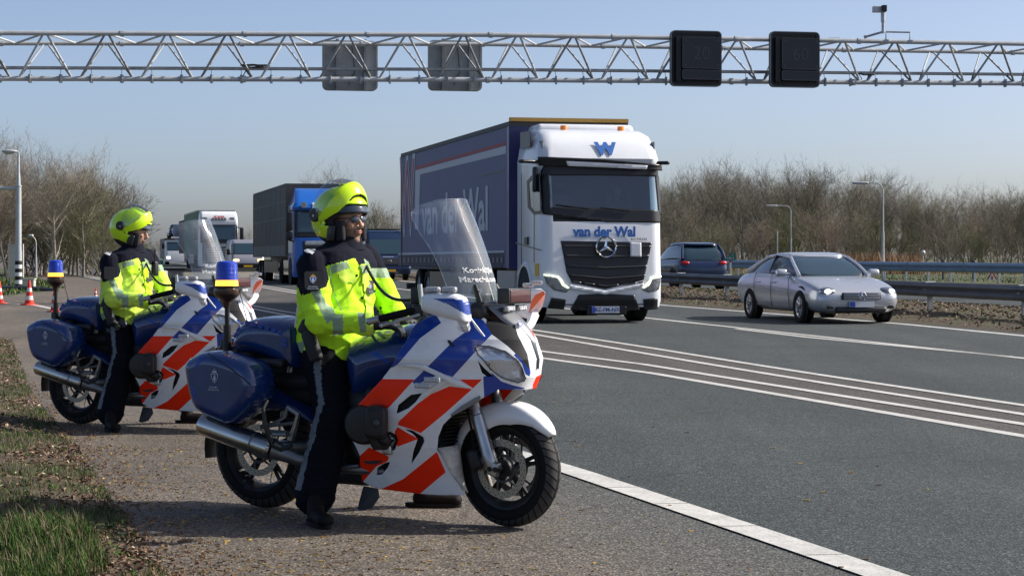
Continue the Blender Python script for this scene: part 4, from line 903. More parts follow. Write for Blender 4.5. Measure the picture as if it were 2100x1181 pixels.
def led_bar(parent,c,w,h,d,ex,ez,name='strobe_light',m='led_housing',n=6):
    """small strobe light: housing, clear lens with cells; ex along, ez outward"""
    ex=Vector(ex).normalized(); ez=Vector(ez).normalized(); ey=ez.cross(ex); M=Matrix((ex,ey,ez)).transposed(); k=MB()
    k.rbox(c,(w,h,d),min(h,d)*.3,M,k=2); o=k.build(name,m,parent,True)
    k=MB(); C_=Vector(c)+ez*d*.5
    for i in range(n): k.rbox(C_+ex*w*.86*((i+.5)/n-.5),(w*.86/n*.9,h*.62,.006),.002,M,k=1)
    k.build('lens_cell','led_clear',o,True); return o
def Lp(px,py,y): return Vector(BK.L(px,py,y))
def build_bike(label):
    e=empty('police_motorcycle'); tag(e,label,'motorcycle','police motorcycles on the hard shoulder')
    wf=wheel(e,1.545,.298,.122,'front_wheel',R(-4)); wr=wheel(e,0,.318,.17,'rear_wheel',0,False)
    st=R(-4); Ms=Matrix.Rotation(st,3,'Z')
    def FS(x,y,z): # steered assembly: local to the steering axis foot
        v=Ms@Vector((x-1.545,y,0)); return Vector((v.x+1.545,v.y,z))
    # forks
    for s in (-1,1):
        k=MB(); y=.105*s; a=FS(1.515,y,.30); t=FS(1.33,y,.80); d=t-a; k.tube([a-d*.03,a+d*.0,a+d*.10,a+d*.16,a+d*.17,a+d*.52,a+d*.53,t],[.022,.034,.037,.035,.034,.034,.028,.028],14); k.build('fork_leg','cast_metal' if s>0 else 'silver_metal',e,True)
        k=MB(); k.rbox(a+Vector((.01,0,.0)),(.055,.05,.075),.012,Matrix.Rotation(R(20),3,'Y')); k.cyl(a+Vector((0,-.03*1,0)),a+Vector((0,.03,0)),.016,n=12); k.build('axle_clamp','silver_metal',e,True)
        k=MB(); k.cyl(a+Vector((0.0,s*.03,0)),a+Vector((0,s*.035,0)),.013,n=12); k.build('axle_bolt','disc_hole',e,True)
        k=MB(); k.rbox(FS(1.40,.095*s,.34),(.075,.055,.11),.02,Matrix.Rotation(R(-20),3,'Y')); k.build('brake_caliper','engine_dark',e,True)
        k=MB(); k.tube([FS(1.41,.12*s,.38),FS(1.40,.13*s,.5),FS(1.36,.12*s,.62),FS(1.33,.08*s,.75)],.006,6); k.build('brake_hose','rubber',e,True)
    # front mudguard: arched band over the tyre, sides drawn forward
    vs=[]; nu=15; angs=np.linspace(R(33),R(172),34)
    for j,a in enumerate(angs):
        rad=.325+.012*math.sin(a); hw=float(np.interp(math.degrees(a),[33,40,60,100,130,150,172],[.02,.05,.08,.095,.092,.085,.07]))
        dr=float(np.interp(math.degrees(a),[33,50,75,110,135,172],[.01,.03,.085,.11,.05,.04]))
        for i in range(nu):
            t=-1+2*i/(nu-1); yy=hw*math.copysign(min(1,abs(t)*1.35),t) if abs(t)<.74 else hw*math.copysign(1+.02*(abs(t)-.74),t)
            dz=0 if abs(t)<.5 else dr*((abs(t)-.5)/.5)**1.5
            yy=hw*math.sin(t*PI/2); r2=rad-dz-.02*(t*t)
            vs.append(FS(1.545+r2*math.cos(a),yy,.298+r2*math.sin(a)))
    k=MB(); k.add(vs,[(j*nu+i,j*nu+i+1,(j+1)*nu+i+1,(j+1)*nu+i) for j in range(len(angs)-1) for i in range(nu-1)]); o=k.build('front_mudguard','moto_white',e,True,60); md=o.modifiers.new('t','SOLIDIFY'); md.thickness=.005
    k=MB(); c=FS(1.43,-.103,.50); k.cyl(c,c+Vector((0,-.006,0)),.011,n=12); k.build('mudguard_bolt','dark_metal',e,True)
    # fairing
    sh=shell('fairing',FAIR,BIKE_MATS,e,PAINT,holes=(HLR,BOOM,VENT1,HOLE2,VENT3,SIDEV),leftpaints=LPAINT)
    inn=MB(); 
    for (x0,x1,yw,z0,z1) in ((.90,1.24,.15,.25,.80),(1.28,1.50,.13,.72,1.0),(1.05,1.40,.14,.8,1.06)): inn.rbox(((x0+x1)/2,0,(z0+z1)/2),(x1-x0,yw*2,z1-z0),.05)
    inn.build('inner_frame','rad_black',e,True)
    k=MB()      # radiator with fins behind the front wheel
    for i in range(22): z=.42+i*.018; k.bb(1.24,1.275,-.17,.17,z,z+.006)
    k.build('radiator','rad_black',e); k=MB(); k.bb(1.20,1.24,-.18,.18,.40,.80); k.build('radiator_core','engine_dark',e)
    # dirty lower cowl facing the wheel
    for s in (-1,1):      # front lip of the lower fairing, turned in towards the wheel
        k=MB(); pts=[]
        for (ox,oy),(ix,iy) in (((896,922),(941,914)),((906,942),(944,938)),((914,960),(947,962)),((928,985),(951,988)),((951,1015),(957,1014))):
            zz=Lp(ox,oy,-.25).z; sx=np.linspace(0,1,200); X_,Y_=surf(sx,np.full(200,zz)); PX,PY=pxv(np.stack([X_,Y_,np.full(200,zz)],1)); i=int(np.argmin(abs(PX-ox))); A=Vector((X_[i],Y_[i],zz)); B_=Lp(ix,iy,-.115)
            for t in np.linspace(0,1,6): p=A.lerp(B_,t); pts.append((p.x+.012*math.sin(t*PI),p.y*(-s),p.z))
        k.add(pts,[(j*6+i,j*6+i+1,(j+1)*6+i+1,(j+1)*6+i) for j in range(4) for i in range(5)]); o=k.build('fairing_lip','dirty_white',e,True); o.modifiers.new('t','SOLIDIFY').thickness=.005
    k=MB(); k.rbox((1.02,0,.215),(.36,.24,.07),.03); k.build('belly_pan','dark_metal',e,True)
    # headlights: chrome bowl behind clear cover
    shell('headlight_reflector',HLR,['reflector_chrome'],e,off=-.022,thick=0)
    shell('headlight',HLR,['lens_glass'],e,off=.004,thick=0)
    hr=[(p[0],p[1]) for p in HLR]
    for s in (-1,1):
        c=Lp(1000,738,-.215); k=MB(); k.sphere((c.x-.03,c.y*-s*-1 if s<0 else -c.y,c.z),.022,12,8); k.build('indicator_bulb','bulb_amber',e,True)
        c=Lp(1035,758,-.15); y_=c.y if s<0 else -c.y; k=MB(); k.lathe((c.x-.075,y_,c.z),(.9,.35*s,0),[(0,.01),(.02,.032),(.04,.045)],20); k.build('headlight_bowl','chrome',e,True)
    # rims of the headlight and black slots
    def edge_tube(poly,off,r,name,m,s):
        pts=[]
        for p in smooth_poly(poly,1):
            # find surface point: scan
            best=None; S_,Z_=np.meshgrid(np.linspace(.0,1,90),np.linspace(.2,1.15,120)); x,y=surf(S_.ravel(),Z_.ravel(),off); X,Y=pxv(np.stack([x,y,Z_.ravel()],1)); i=np.argmin((X-p[0])**2+(Y-p[1])**2); pts.append(Vector((x[i],y[i]*(-s),Z_.ravel()[i])))
        pts.append(pts[0]); k=MB(); k.tube(pts,r,5); k.build(name,m,e,True)
    for s in (-1,1): edge_tube(HLR,.002,.003,'headlight_rim','dark_metal',s)
    for nm,h in (('air_slot',BOOM),('air_slot',VENT1),('air_slot',VENT3),('air_slot',SIDEV)): shell(nm,[(p[0]+(p[0]-sum(q[0] for q in h)/len(h))*.12,p[1]+(p[1]-sum(q[1] for q in h)/len(h))*.12) for p in h],['matte_black'],e,off=-.03,thick=0)
    shell('air_slot',[(916,700),(924,701),(932,712),(930,715),(921,709)],['black_plastic'],e,off=.004,thick=0)
    # silver wing panels
    shell('wing_panel',[(815,753),(840,751),(868,753),(905,769),(971,800),(945,797),(922,789),(890,772),(868,762),(850,757)],['moto_white'],e,off=.018,thick=.012)
    shell('wing_panel',[(925,784),(897,800),(864,820),(862,815),(880,800),(905,784),(915,780)],['moto_white'],e,off=.012,thick=.01)
    shell('wing_panel',[(972,820),(985,814),(985,824),(955,842),(926,857),(924,853),(945,836)],['moto_grey'],e,off=.012,thick=.012)
    # strobe strips on the flank
    for s in (-1,1):
        for (px_,py_,w_) in ((886,782,.102),(867,794,.104)):
            c=Lp(px_,py_,-.352); c.y*=-s; led_bar(e,c,w_,.028,.016,(1,s*.13,0),(.1*1,s,.05))
    # black nose panel with emblem, windscreen, brackets
    nose=[]
    k=MB(); rows=[]
    for t in np.linspace(0,1,14):
        px_=lerp(1000,1086,t); zz=lerp(1.115,.80,t**1.1); w=float(np.interp(t,[0,.25,.5,.8,1],[.105,.10,.06,.022,.008])); xn=float(Xn(zz))+.012
        rows.append([Vector((xn-.03*(u*u)-.02*abs(u)*w*10,u*w,zz)) for u in np.linspace(-1,1,7)])
    k.add([p for r_ in rows for p in r_],[(j*7+i+1,j*7+i,(j+1)*7+i,(j+1)*7+i+1) for j in range(13) for i in range(6)]); o=k.build('nose_panel','moto_grey',e,True); o.modifiers.new('t','SOLIDIFY').thickness=.008
    k=MB(); c=Vector((float(Xn(1.03))+.012,-.045,1.025)); k.cyl(c,c+Vector((.006,-.003,.003)),.016,n=16); o=k.build('emblem','chrome',e,True); k=MB(); k.lathe(c+Vector((.006,-.003,.003)),(1,-.4,.4),[(0,.014),(.0015,.014),(.0015,.009),(0,.009)],16,closed=True); k.build('emblem_ring','moto_blue',o)
    nu,nv=25,32; vs=[]
    for j in range(nv):
        v=j/(nv-1); zz=1.085+.575*v; xc=1.475-.215*v+.02*math.sin(v*PI); hw=float(np.interp(v,[0,.08,.25,.4,.55,.7,.82,.9,.96,1],[.19,.20,.21,.215,.225,.24,.245,.24,.215,.13]))
        for i in range(nu):
            u=-1+2*i/(nu-1); y=hw*u; vs.append((xc-3.2*y*y,y,zz-.35*y*y*(v>.9)-.0*abs(u)))
    k=MB(); k.add(vs,[(j*nu+i,j*nu+i+1,(j+1)*nu+i+1,(j+1)*nu+i) for j in range(nv-1) for i in range(nu-1)]); k.build('windscreen','windscreen_glass',e,True,180)
    rim=[Vector(vs[j*nu]) for j in range(nv)]+[Vector(vs[(nv-1)*nu+i]) for i in range(nu)]+[Vector(vs[j*nu+nu-1]) for j in range(nv-1,-1,-1)]; k=MB(); k.tube(rim,.0022,5); k.build('windscreen_edge','lens_glass',e,True)
    for txt,zz in (('Koninklijke',1.294),('Marechaussee',1.248)):
        v=(zz-1.085)/.575; xc=1.475-.215*v+.02*math.sin(v*PI)
        o=text_mesh(txt,.041,'lettering','print_white',e,basis((0,0,0),(0,1,0),(-.42,0,.9)),extrude=.0004,bold=.0006)
        for vt in o.data.vertices:       # wrap the print round the screen
            y=vt.co.y-.05; z2=zz+vt.co.z; v2=(z2-1.085)/.575; vt.co=Vector((1.475-.215*v2+.02*math.sin(v2*PI)-3.2*y*y+.003+vt.co.x*.0,y,z2))
    for s in (-1,1):
        k=MB(); k.tube([(1.40,.10*s,1.22),(1.44,.115*s,1.13),(1.47,.10*s,1.06)],[.012,.016,.014],6)
        for z_,x_ in ((1.19,1.415),(1.13,1.445),(1.075,1.468)): k.sphere((x_+.01,.112*s,z_),.009,8,5)
        k.build('screen_bracket','black_plastic',e,True)
    k=MB(); k.rbox((1.40,0,1.085),(.16,.30,.10),.04); k.rbox((1.33,0,1.06),(.14,.26,.08),.03); k.build('dashboard','black_plastic',e,True)
    # display box in front of the screen, two strobe modules below
    c=Vector((1.555,0.03,1.165)); k=MB(); k.rbox(c,(.07,.225,.078),.006); o=k.build('stop_display','black_plastic',e,True); k=MB(); k.rbox(c+Vector((.035,0,0)),(.006,.195,.062),.003); k.build('display_window','display_red',o,True)
    for y in (-.062,.055): led_bar(e,c+Vector((.005,y,-.062)),.082,.032,.03,(0,1,0),(1,0,0),n=4)
    k=MB(); k.tube([c+Vector((-.03,.0,-.05)),(1.53,0,1.05)],.02,8); k.rbox(c+Vector((-.01,0,-.062)),(.03,.22,.01),.003); k.build('display_mount','black_plastic',e,True)
    # mirrors
    def mirror(s):
        m=empty('mirror',(0,0,0)); m.parent=e
        k=MB()
        if s<0:
            ax=[(Lp(870,630,-.40),.030,.035),(Lp(876,625,-.42),.045,.050),(Lp(900,628,-.44),.052,.056),(Lp(930,634,-.44),.050,.060),(Lp(950,641,-.43),.042,.058),(Lp(960,650,-.42),.026,.045),(Lp(964,656,-.42),.010,.02)]
        o=None
        return m
    MP=[(867,616),(872,607),(885,604),(920,604),(946,607),(957,617),(961,635),(963,655),(962,666),(952,666),(928,660),(898,652),(876,645),(868,640)]
    for s in (-1,1):
        o=pillow('mirror_housing',MP,-.43,.055,.045,['moto_white','moto_blue','moto_orange'],e,[(1,[(887,615),(925,616),(955,619),(961,640),(964,652),(950,645),(920,628)])],res=.0045,px=True)
        if s>0:   # far side: same shell mirrored, its front patch orange
            for vt in o.data.vertices: vt.co.y*=-1
            o.data.flip_normals(); o.location=Vector((-.035,-.02,.02))
            o.data.materials[1]=MATS['moto_white']
            k=MB(); q=[Vector(BK.L(px_,py_,.36)) for px_,py_ in ((1097,608),(1115,600),(1117,606),(1084,645),(1089,622))]; k.prism([p+Vector((-.0,-.0,0)) for p in q],(.004,-.004,0)); k.build('orange_patch','moto_orange_light',e)
            k=MB(); pts=[Vector(BK.L(px_,py_,.40)) for px_,py_ in ((1072,618),(1076,606),(1092,596),(1113,595),(1119,600),(1117,612),(1112,632),(1101,650),(1090,657),(1076,653),(1070,645))]; o2=k
            bpy.data.objects.remove(o)
            ring0=[p+Vector((-.05,.03,0)) for p in pts]; cen=sum(pts,Vector())/len(pts); ring1=[cen+(p-cen)*.86+Vector((.015,-.01,0)) for p in pts]; ringm=[p+Vector((-.01,.0,0)) for p in pts]; ringb=[cen+(p-cen)*.8+Vector((-.09,.05,0)) for p in pts]
            k.loft([ringb,ring0,ringm,ring1],True); oo=k.build('mirror_housing','moto_white',e,True,60)
            led_bar(e,Vector(BK.L(1083,588,.42)),.055,.026,.03,(1,.6,0),(1,-.8,0),n=3); led_bar(e,Vector(BK.L(1101,583,.42)),.055,.026,.03,(1,.6,0),(1,-.8,0),n=3)
            for q_ in e.children:
                pass
            k=MB(); k.tube([Vector(BK.L(1094,650,.38)),Vector(BK.L(1088,668,.30)),Vector(BK.L(1078,680,.2))],[.03,.024,.02],8); k.build('mirror_stalk','moto_white',e,True)
        else:
            for px_ in (888,922): led_bar(e,Lp(px_,597,-.435),.082,.028,.035,(1,0,-.0),(0.2,-1,0),n=5)
            k=MB(); k.tube([Lp(950,662,-.41),Lp(956,676,-.36),Lp(946,674,-.28)],[.03,.022,.022],8); k.build('mirror_stalk','moto_white',e,True)
            k=MB(); k.prism([Lp(962,650,-.38),Lp(972,664,-.37),Lp(994,693,-.34),Lp(990,692,-.34),Lp(975,676,-.36)],(0,.006,.0)); k.build('mirror_fin','moto_white',e)
    # handlebars, grips, levers
    for s in (-1,1):
        g0=Vector((.985,.385,1.045)); g1=Vector((1.20,.30,1.10)); g2=Vector((1.28,.2,1.12)); g3=Vector((1.30,.08,1.10))
        f=lambda v:Vector((v.x,v.y*s,v.z)); k=MB(); k.tube([f(g1),f(g2),f(g3)],.014,8); k.build('handlebar','dark_metal',e,True)
        k=MB(); k.tube([f(g0)*.9+f(g1)*.1,f(g0)*.5+f(g1)*.5,f(g1)],[.019,.019,.020],12); k.build('grip','rubber',e,True)
        k=MB(); d=(f(g0)-f(g1)).normalized(); k.tube([f(g0)-d*.02,f(g0)+d*.035,f(g0)+d*.045],[.018,.019,.012],12); k.build('bar_end','silver_metal',e,True)
        k=MB(); k.tube([f(Vector((1.215,.325,1.075))),f(Vector((1.14,.395,1.045))),f(Vector((1.06,.43,1.02)))],[.008,.007,.008],7); k.sphere(f(Vector((1.055,.432,1.018))),.011,8,6); k.build('lever','silver_metal',e,True)
        k=MB(); k.rbox(f(Vector((1.20,.30,1.095))),(.07,.05,.06),.012); k.rbox(f(Vector((1.23,.27,1.15))),(.05,.05,.045),.01); k.build('switch_box','black_plastic',e,True)
    k=MB(); k.cyl((1.22,-.31,1.11),(1.205,-.31,1.225),.0125,n=12); k.build('microphone_holder','silver_metal',e,True); k=MB(); k.rbox((1.16,-.25,1.165),(.06,.07,.08),.008); k.build('radio_control','black_plastic',e,True)
    # tank, seat, tail box, rack, top case
    TK=[(702,700),(715,693),(745,680),(775,672),(815,668),(850,668),(900,690),(940,760),(900,800),(800,800),(720,848),(712,830),(700,780),(693,735)]
    pillow('fuel_tank',TK,0,.25,.2,['moto_navy','reflex_blue'],e,[(1,[(762,724),(769,723),(798,742),(795,751),(764,731)])],px=-.16,res=.007)
    ST=[(565,760),(600,756),(650,760),(700,742),(718,760),(716,800),(660,812),(600,812),(566,800)]
    pillow('seat',ST,0,.165,.07,['seat_black'],e,px=-.1,res=.01)
    TAIL=[(420,742),(438,726),(458,716),(500,738),(560,790),(600,818),(655,862),(672,880),(664,903),(648,892),(600,862),(560,850),(500,860),(450,800),(420,770)]
    pillow('tail_fairing',TAIL,0,.17,.07,['moto_navy','reflex_blue'],e,[(1,[(590,789),(599,784),(640,800),(644,822),(620,812)])],px=-.15,res=.007)
    BOX=[(470,715),(474,690),(484,668),(500,657),(520,652),(560,652),(598,658),(611,668),(613,700),(612,752),(600,768),(560,748),(520,732),(480,728)]
    tc=pillow('top_case',BOX,0,.215,.09,['moto_navy','reflex_blue'],e,[],px=-.17,res=.007,pw=.33)
    for (cx_,cy_) in ((508,665),(521,668),(534,672),(548,676),(561,681),(574,686),(584,700),(584,710)):
        c=Lp(cx_,cy_,-.214); k=MB(); k.rbox(c,(.032,.006,.022),.002,Matrix.Rotation(R(18),3,'Y')); k.build('reflex_sticker','reflex_blue',tc)
    for c,m_ in ((Lp(489,679,-.214),R(-45)),(Lp(483,690,-.214),R(-50))): k=MB(); k.rbox(c,(.032,.006,.018),.002,Matrix.Rotation(m_,3,'Y')); k.build('reflex_sticker','reflex_blue',tc)
    k=MB(); k.rbox((.14,0,.87),(.52,.26,.05),.02); k.rbox((-.12,0,.84),(.22,.2,.08),.03); k.build('rack','black_plastic',e,True)
    # panniers
    PN=[(386,752),(392,738),(410,728),(425,722),(455,722),(500,737),(520,745),(532,765),(538,800),(528,830),(505,855),(478,876),(450,866),(415,850),(404,835),(394,805)]
    for s in (-1,1):
        o=pillow('pannier',PN,-.36,.125,.07,['moto_navy','reflex_blue'],e,[(1,[(399,752),(414,736),(419,738),(402,758)]),(1,[(391,795),(397,795),(405,825),(400,826)])],px=-.405,res=.006,pw=.34,sm=1)
        if s>0:
            for vt in o.data.vertices: vt.co.y*=-1
            o.data.flip_normals()
        if s<0:
            k=MB(); k.tube([Lp(426,727,-.487),Lp(470,757,-.489),Lp(515,792,-.487)],.0028,5); k.build('pannier_groove','matte_black',o,True)
            emblem(o,Lp(440,777,-.4875),.034,(1,0,0),(0,0,1),'print_pale')
            for j,t_ in enumerate(('Koninklijke','Marechaussee')): text_mesh(t_,.0125,'lettering','print_pale',o,basis(Lp(438,797+j*5,-.4885),(1,0,0),(0,0,1)))
        k=MB(); k.rbox((.12,.22*s,.80),(.36,.08,.05),.02); k.build('pannier_mount','black_plastic',e,True)
    # muffler, exhaust pipe
    for s in (-1,1):
        A=Lp(414,872,-.40); Bm=Lp(560,925,-.36); C=Lp(612,945,-.31); A.y*=-s; Bm.y*=-s; C.y*=-s; d=(Bm-A); k=MB()
        k.tube([A,A+d*.02,A+d*.97,Bm],[.052,.058,.060,.050],24); k.build('muffler','steel_muffler',e,True)
        k=MB(); k.cyl(A-d.normalized()*.004,A+d*.02,.045,.045,20); k.build('muffler_end','cast_metal',e,True); k=MB(); k.tube([A+d*.74,A+d*.76],[.0615,.0615],24); k.build('clamp_band','cast_metal',e,True)
        k=MB(); k.tube([Bm,Bm*.5+C*.5,C,C+Vector((.2,s*-.08,-.04)),C+Vector((.45,s*-.14,-.05))],[.050,.040,.032,.026,.024],14); k.build('exhaust_pipe','cast_metal',e,True)
    # rear frame castings and foot rests
    for s in (-1,1):
        def q(px_,py_,y=-.26): v=Lp(px_,py_,y); v.y*=-s; return v
        k=MB(); k.tube([q(590,838),q(612,852),q(604,880),q(596,905)],[.014,.016,.014,.02],8); k.tube([q(590,838),q(584,858),q(560,872),q(536,878)],[.012,.011,.01,.012],8); k.tube([q(538,878),q(570,874),q(604,870)],.009,8); k.build('foot_rest_bracket','silver_metal',e,True)
        k=MB(); k.tube([q(548,888,-.30),q(590,893,-.32)],[.013,.018],8); k.rbox(q(576,893,-.33),(.09,.05,.022),.008); k.build('foot_rest','cast_metal',e,True)
        k=MB(); k.tube([q(548,824,-.42),q(540,840,-.45),q(545,880,-.46),q(556,915,-.43),q(575,925,-.38),q(600,915,-.33)],.011,8); k.build('crash_bar','black_plastic',e,True)
        k=MB(); k.prism([q(577,925,-.32),q(600,938,-.32),q(612,955,-.32),q(600,952,-.32),q(585,942,-.32)],(0,.01*s,0)); k.build('heel_guard','silver_metal',e)
        k=MB(); k.prism([q(692,885,-.2),q(712,885,-.2),q(704,965,-.2),q(678,965,-.2),q(680,925,-.2)],(0,.03*s,0)); k.cyl(q(692,940,-.21),q(692,940,-.235),.022,n=14); k.build('frame_plate','silver_metal',e,True)
        k=MB(); k.tube([q(668,965,-.24),q(705,962,-.26),q(735,958,-.24)],[.012,.012,.009],8); k.build('brake_pedal','cast_metal',e,True)
    k=MB(); k.rbox((.30,0,.35),(.62,.20,.07),.03,Matrix.Rotation(R(-4),3,'Y')); k.rbox((.62,0,.42),(.3,.26,.3),.08); k.build('swing_arm','cast_metal',e,True)
    k=MB(); k.rbox((.82,0,.48),(.44,.42,.42),.09); k.rbox((.68,0,.60),(.4,.30,.3),.06); k.cyl((.86,-.24,.42),(.86,.24,.42),.12,n=24); k.rbox((.95,0,.62),(.3,.5,.16),.05); k.build('engine','engine_dark',e,True)
    k=MB(); k.rbox((.75,0,.235),(.5,.3,.13),.05); k.build('oil_sump','dark_metal',e,True); k=MB(); k.rbox((.30,0,.68),(.5,.24,.22),.06); k.rbox((.05,0,.62),(.36,.19,.3),.08); k.build('under_seat_frame','rad_black',e,True)
    k=MB(); nu=9; angs=np.linspace(R(60),R(190),16); vs=[(.35*math.cos(a),.095*math.sin((-1+2*i/8)*PI/2),.318+(.35-.01*(abs(i-4)/4))*math.sin(a)) for a in angs for i in range(nu)]
    k.add(vs,[(j*nu+i,j*nu+i+1,(j+1)*nu+i+1,(j+1)*nu+i) for j in range(15) for i in range(nu-1)]); k.build('rear_mudguard','black_plastic',e,True)
    k=MB(); k.prism([Lp(745,1000,-.16),Lp(772,1005,-.16),Lp(776,1022,-.16),Lp(760,1045,-.17),Lp(740,1050,-.19),Lp(733,1046,-.19),Lp(738,1025,-.17)],(0,.014,0)); k.build('side_stand','dark_metal',e)
    # siren horn in its round shroud
    for s in (-1,):
        c=Lp(772,868,-.36); ax=Vector((.55,-1,0)).normalized(); M=Matrix.Rotation(R(28),3,'Z')
        k=MB(); k.rbox(c,(.115,.12,.17),.035,M,k=4); o=k.build('siren_speaker','black_plastic',e,True); k=MB(); c2=Lp(748,872,-.30); k.lathe(c2,(.3,-1,0),[(-.05,.05),(-.05,.10),(.02,.105),(.045,.09),(.05,.06)],24); k.build('siren_shroud','black_plastic',o,True)
        f=c+M@Vector((.0,-.062,0)); k=MB(); k.rbox(f,(.085,.01,.125),.012,M); k.build('siren_mouth','rad_black',o,True); k=MB(); k.sphere(f+M@Vector((.005,-.006,0)),(.02,.012,.02),12,8); k.build('siren_cone','dark_metal',o,True)
        k=MB(); k.tube([Lp(760,890,-.32),Lp(775,915,-.30),Lp(790,915,-.28),Lp(800,900,-.28)],[.03,.035,.03,.025],8); k.sphere(Lp(790,905,-.30),.03,10,8); k.build('siren_bracket','black_plastic',e,True)
        k=MB(); k.sphere(Lp(800,906,-.26),(.03,.03,.035),10,8); k.rbox(Lp(796,925,-.26),(.05,.04,.05),.01); k.build('engine_cover','silver_metal',e,True)
    # beacon on its pole behind the top case
    bx,by=-.19,-.10
    def Bz(py): return Lp(465,py,by)
    P0=Lp(466,718,by); k=MB(); k.cyl(Vector((P0.x,by,P0.z-.02)),Vector((P0.x,by,P0.z+.07)),.024,n=14); k.cyl((P0.x,by,P0.z+.07),(P0.x,by,P0.z+.13),.021,n=14); k.cyl((P0.x,by,P0.z+.13),(P0.x,by,Bz(620).z),.014,n=12); k.rbox((P0.x-.02,by,P0.z+.02),(.04,.03,.06),.008); k.build('beacon_pole','black_plastic',e,True)
    z=lambda py:Bz(py).z; cx_=P0.x-.003; k=MB(); k.lathe((cx_,by,0),(0,0,1),[(z(634),.018),(z(622),.026),(z(613),.055),(z(608),.068),(z(604),.072),(z(596),.070),(z(594),.064)],32); bc=k.build('beacon_base','beacon_base_dark',e,True)
    k=MB(); k.lathe((cx_,by,0),(0,0,1),[(z(594),.063),(z(590),.063),(z(578),.060)],32); k.build('beacon_amber','beacon_amber_lit',bc,True)
    k=MB(); k.lathe((cx_,by,0),(0,0,1),[(z(603),.066),(z(592),.066),(z(590),.069),(z(589),.066)],32); k.build('beacon_collar','beacon_base_dark',bc,True)
    k=MB(); k.lathe((cx_,by,0),(0,0,1),[(z(577.5),.0605),(z(547),.058),(z(541),.053),(z(538.5),.042),(z(538),.01)],32); k.build('beacon_lens','beacon_blue',bc,True)
    k=MB(); k.tube([(.02,-.19,1.02),(-.03,-.2,1.2)],.0025,5); k.build('antenna','black_plastic',e,True)
    k=MB(); k.rbox((-.36,0,.70),(.03,.17,.22),.01,Matrix.Rotation(R(-12),3,'Y')); k.build('number_plate','black_plastic',e,True); k=MB(); k.rbox((-.27,0,.80),(.05,.2,.07),.02); k.build('tail_light','moto_orange',e,True)
    return e
def emblem(parent,c,s,ex,ey,m,crown=None):
    """heraldic mark: ringed oval shield with flame figure and a five point crown above"""
    c=Vector(c); ex=Vector(ex).normalized(); ey=Vector(ey); ey=(ey-ex*ey.dot(ex)).normalized(); ez=ex.cross(ey); f=lambda u,v,w=0:c+ex*u*s+ey*v*s+ez*(w*s+.001)
    k=MB(); sh=[(-.55,.62),(.55,.62),(.72,.5),(.62,-.1),(.3,-.62),(0,-.85),(-.3,-.62),(-.62,-.1),(-.72,.5)]; n=len(sh)
    vs=[f(*p) for p in sh]+[f(p[0]*.82,p[1]*.84) for p in sh]; k.add(vs,[(i,(i+1)%n,n+(i+1)%n,n+i) for i in range(n)])
    k.add([f(*p) for p in ((-.26,-.1),(-.2,-.4),(0,-.55),(.2,-.4),(.26,-.1),(.16,.2),(0,.5),(-.16,.2))],[tuple(range(8))]); o=k.build('shield_mark',m,parent)
    k=MB(); k.add([f(*p) for p in ((-.42,.74),(.42,.74),(.5,1.05),(.28,.92),(.2,1.15),(0,.98),(-.2,1.15),(-.28,.92),(-.5,1.05))],[(0,1,2,3,4,5,6,7,8)]); k.add([f(*p) for p in ((-.08,1.2),(.08,1.2),(.08,1.36),(-.08,1.36))],[(0,1,2,3)]); k.build('crown_mark',crown or m,parent); return o
B1=build_bike('nearest police motorcycle in navy, white and orange with its rider in the foreground'); B1.location=(-1.34,11.15,.008); B1.rotation_euler=(0,0,BK.rz)
# ================================================================ RIDERS
def fabric(name,col,rough=.75,sc=900,bump=.1,stripes=None):
    m,n,l,b=nodes(name); tc=n.new('ShaderNodeTexCoord'); v=tc.outputs['Object']; b.inputs['Roughness'].default_value=rough; b.inputs['Specular IOR Level'].default_value=.15
    f=noise(n,l,v,14,5,.6); c=mixc(n,l,1,col,ramp(n,l,f,[(.3,(.85,.85,.85)),(.7,(1.1,1.1,1.1))]),'MULTIPLY')
    if stripes:
        w=n.new('ShaderNodeTexWave'); w.bands_direction='DIAGONAL'; w.inputs['Scale'].default_value=stripes[0]; l.new(v,w.inputs['Vector']); c=mixc(n,l,maprange(n,l,w.outputs['Fac'],.4,.6,0,1),c,stripes[1])
    l.new(c,b.inputs['Base Color']); g=noise(n,l,v,110,3,.6); bn=n.new('ShaderNodeBump'); bn.inputs['Strength'].default_value=bump; bn.inputs['Distance'].default_value=.01; l.new(g,bn.inputs['Height']); l.new(bn.outputs[0],b.inputs['Normal']); return m
fabric('hivis_yellow',(.56,.93,.035)); fabric('hivis_pale',(.62,.84,.10)); fabric('navy_cloth',(.007,.008,.017),.9); fabric('black_cloth',(.0045,.005,.009),.9)
fabric('reflective_tape',(.40,.50,.38),.45,stripes=(95,(.16,.26,.12))); fabric('trouser_tape',(.22,.24,.26),.5,stripes=(95,(.05,.06,.08)))
mat('helmet_yellow',(.58,.86,.012),.22,coat=.7); mat('helmet_black',(.015,.016,.018),.35); mat('helmet_liner',(.018,.018,.022),.9); mat('glove_black',(.013,.013,.014),.6,bump=.2,bscale=80); mat('boot_black',(.006,.0055,.0055),.7,spec=.2,bump=.15,bscale=40)
mat('stubble',(.22,.125,.09),.7,vary=.3,vscale=60); mat('skin',(.50,.28,.19),.5,vary=.2,vscale=15); mat('eye_shade',(.16,.14,.13),.3); mat('lips',(.34,.10,.08),.45); mat('sunvisor',(.03,.045,.07),.12,coat=.5); mat('hair_dark',(.02,.015,.01),.8); mat('patch_black',(.012,.012,.014),.6); mat('print_blue',(.05,.09,.35),.5); mat('print_gold',(.6,.33,.04),.5)
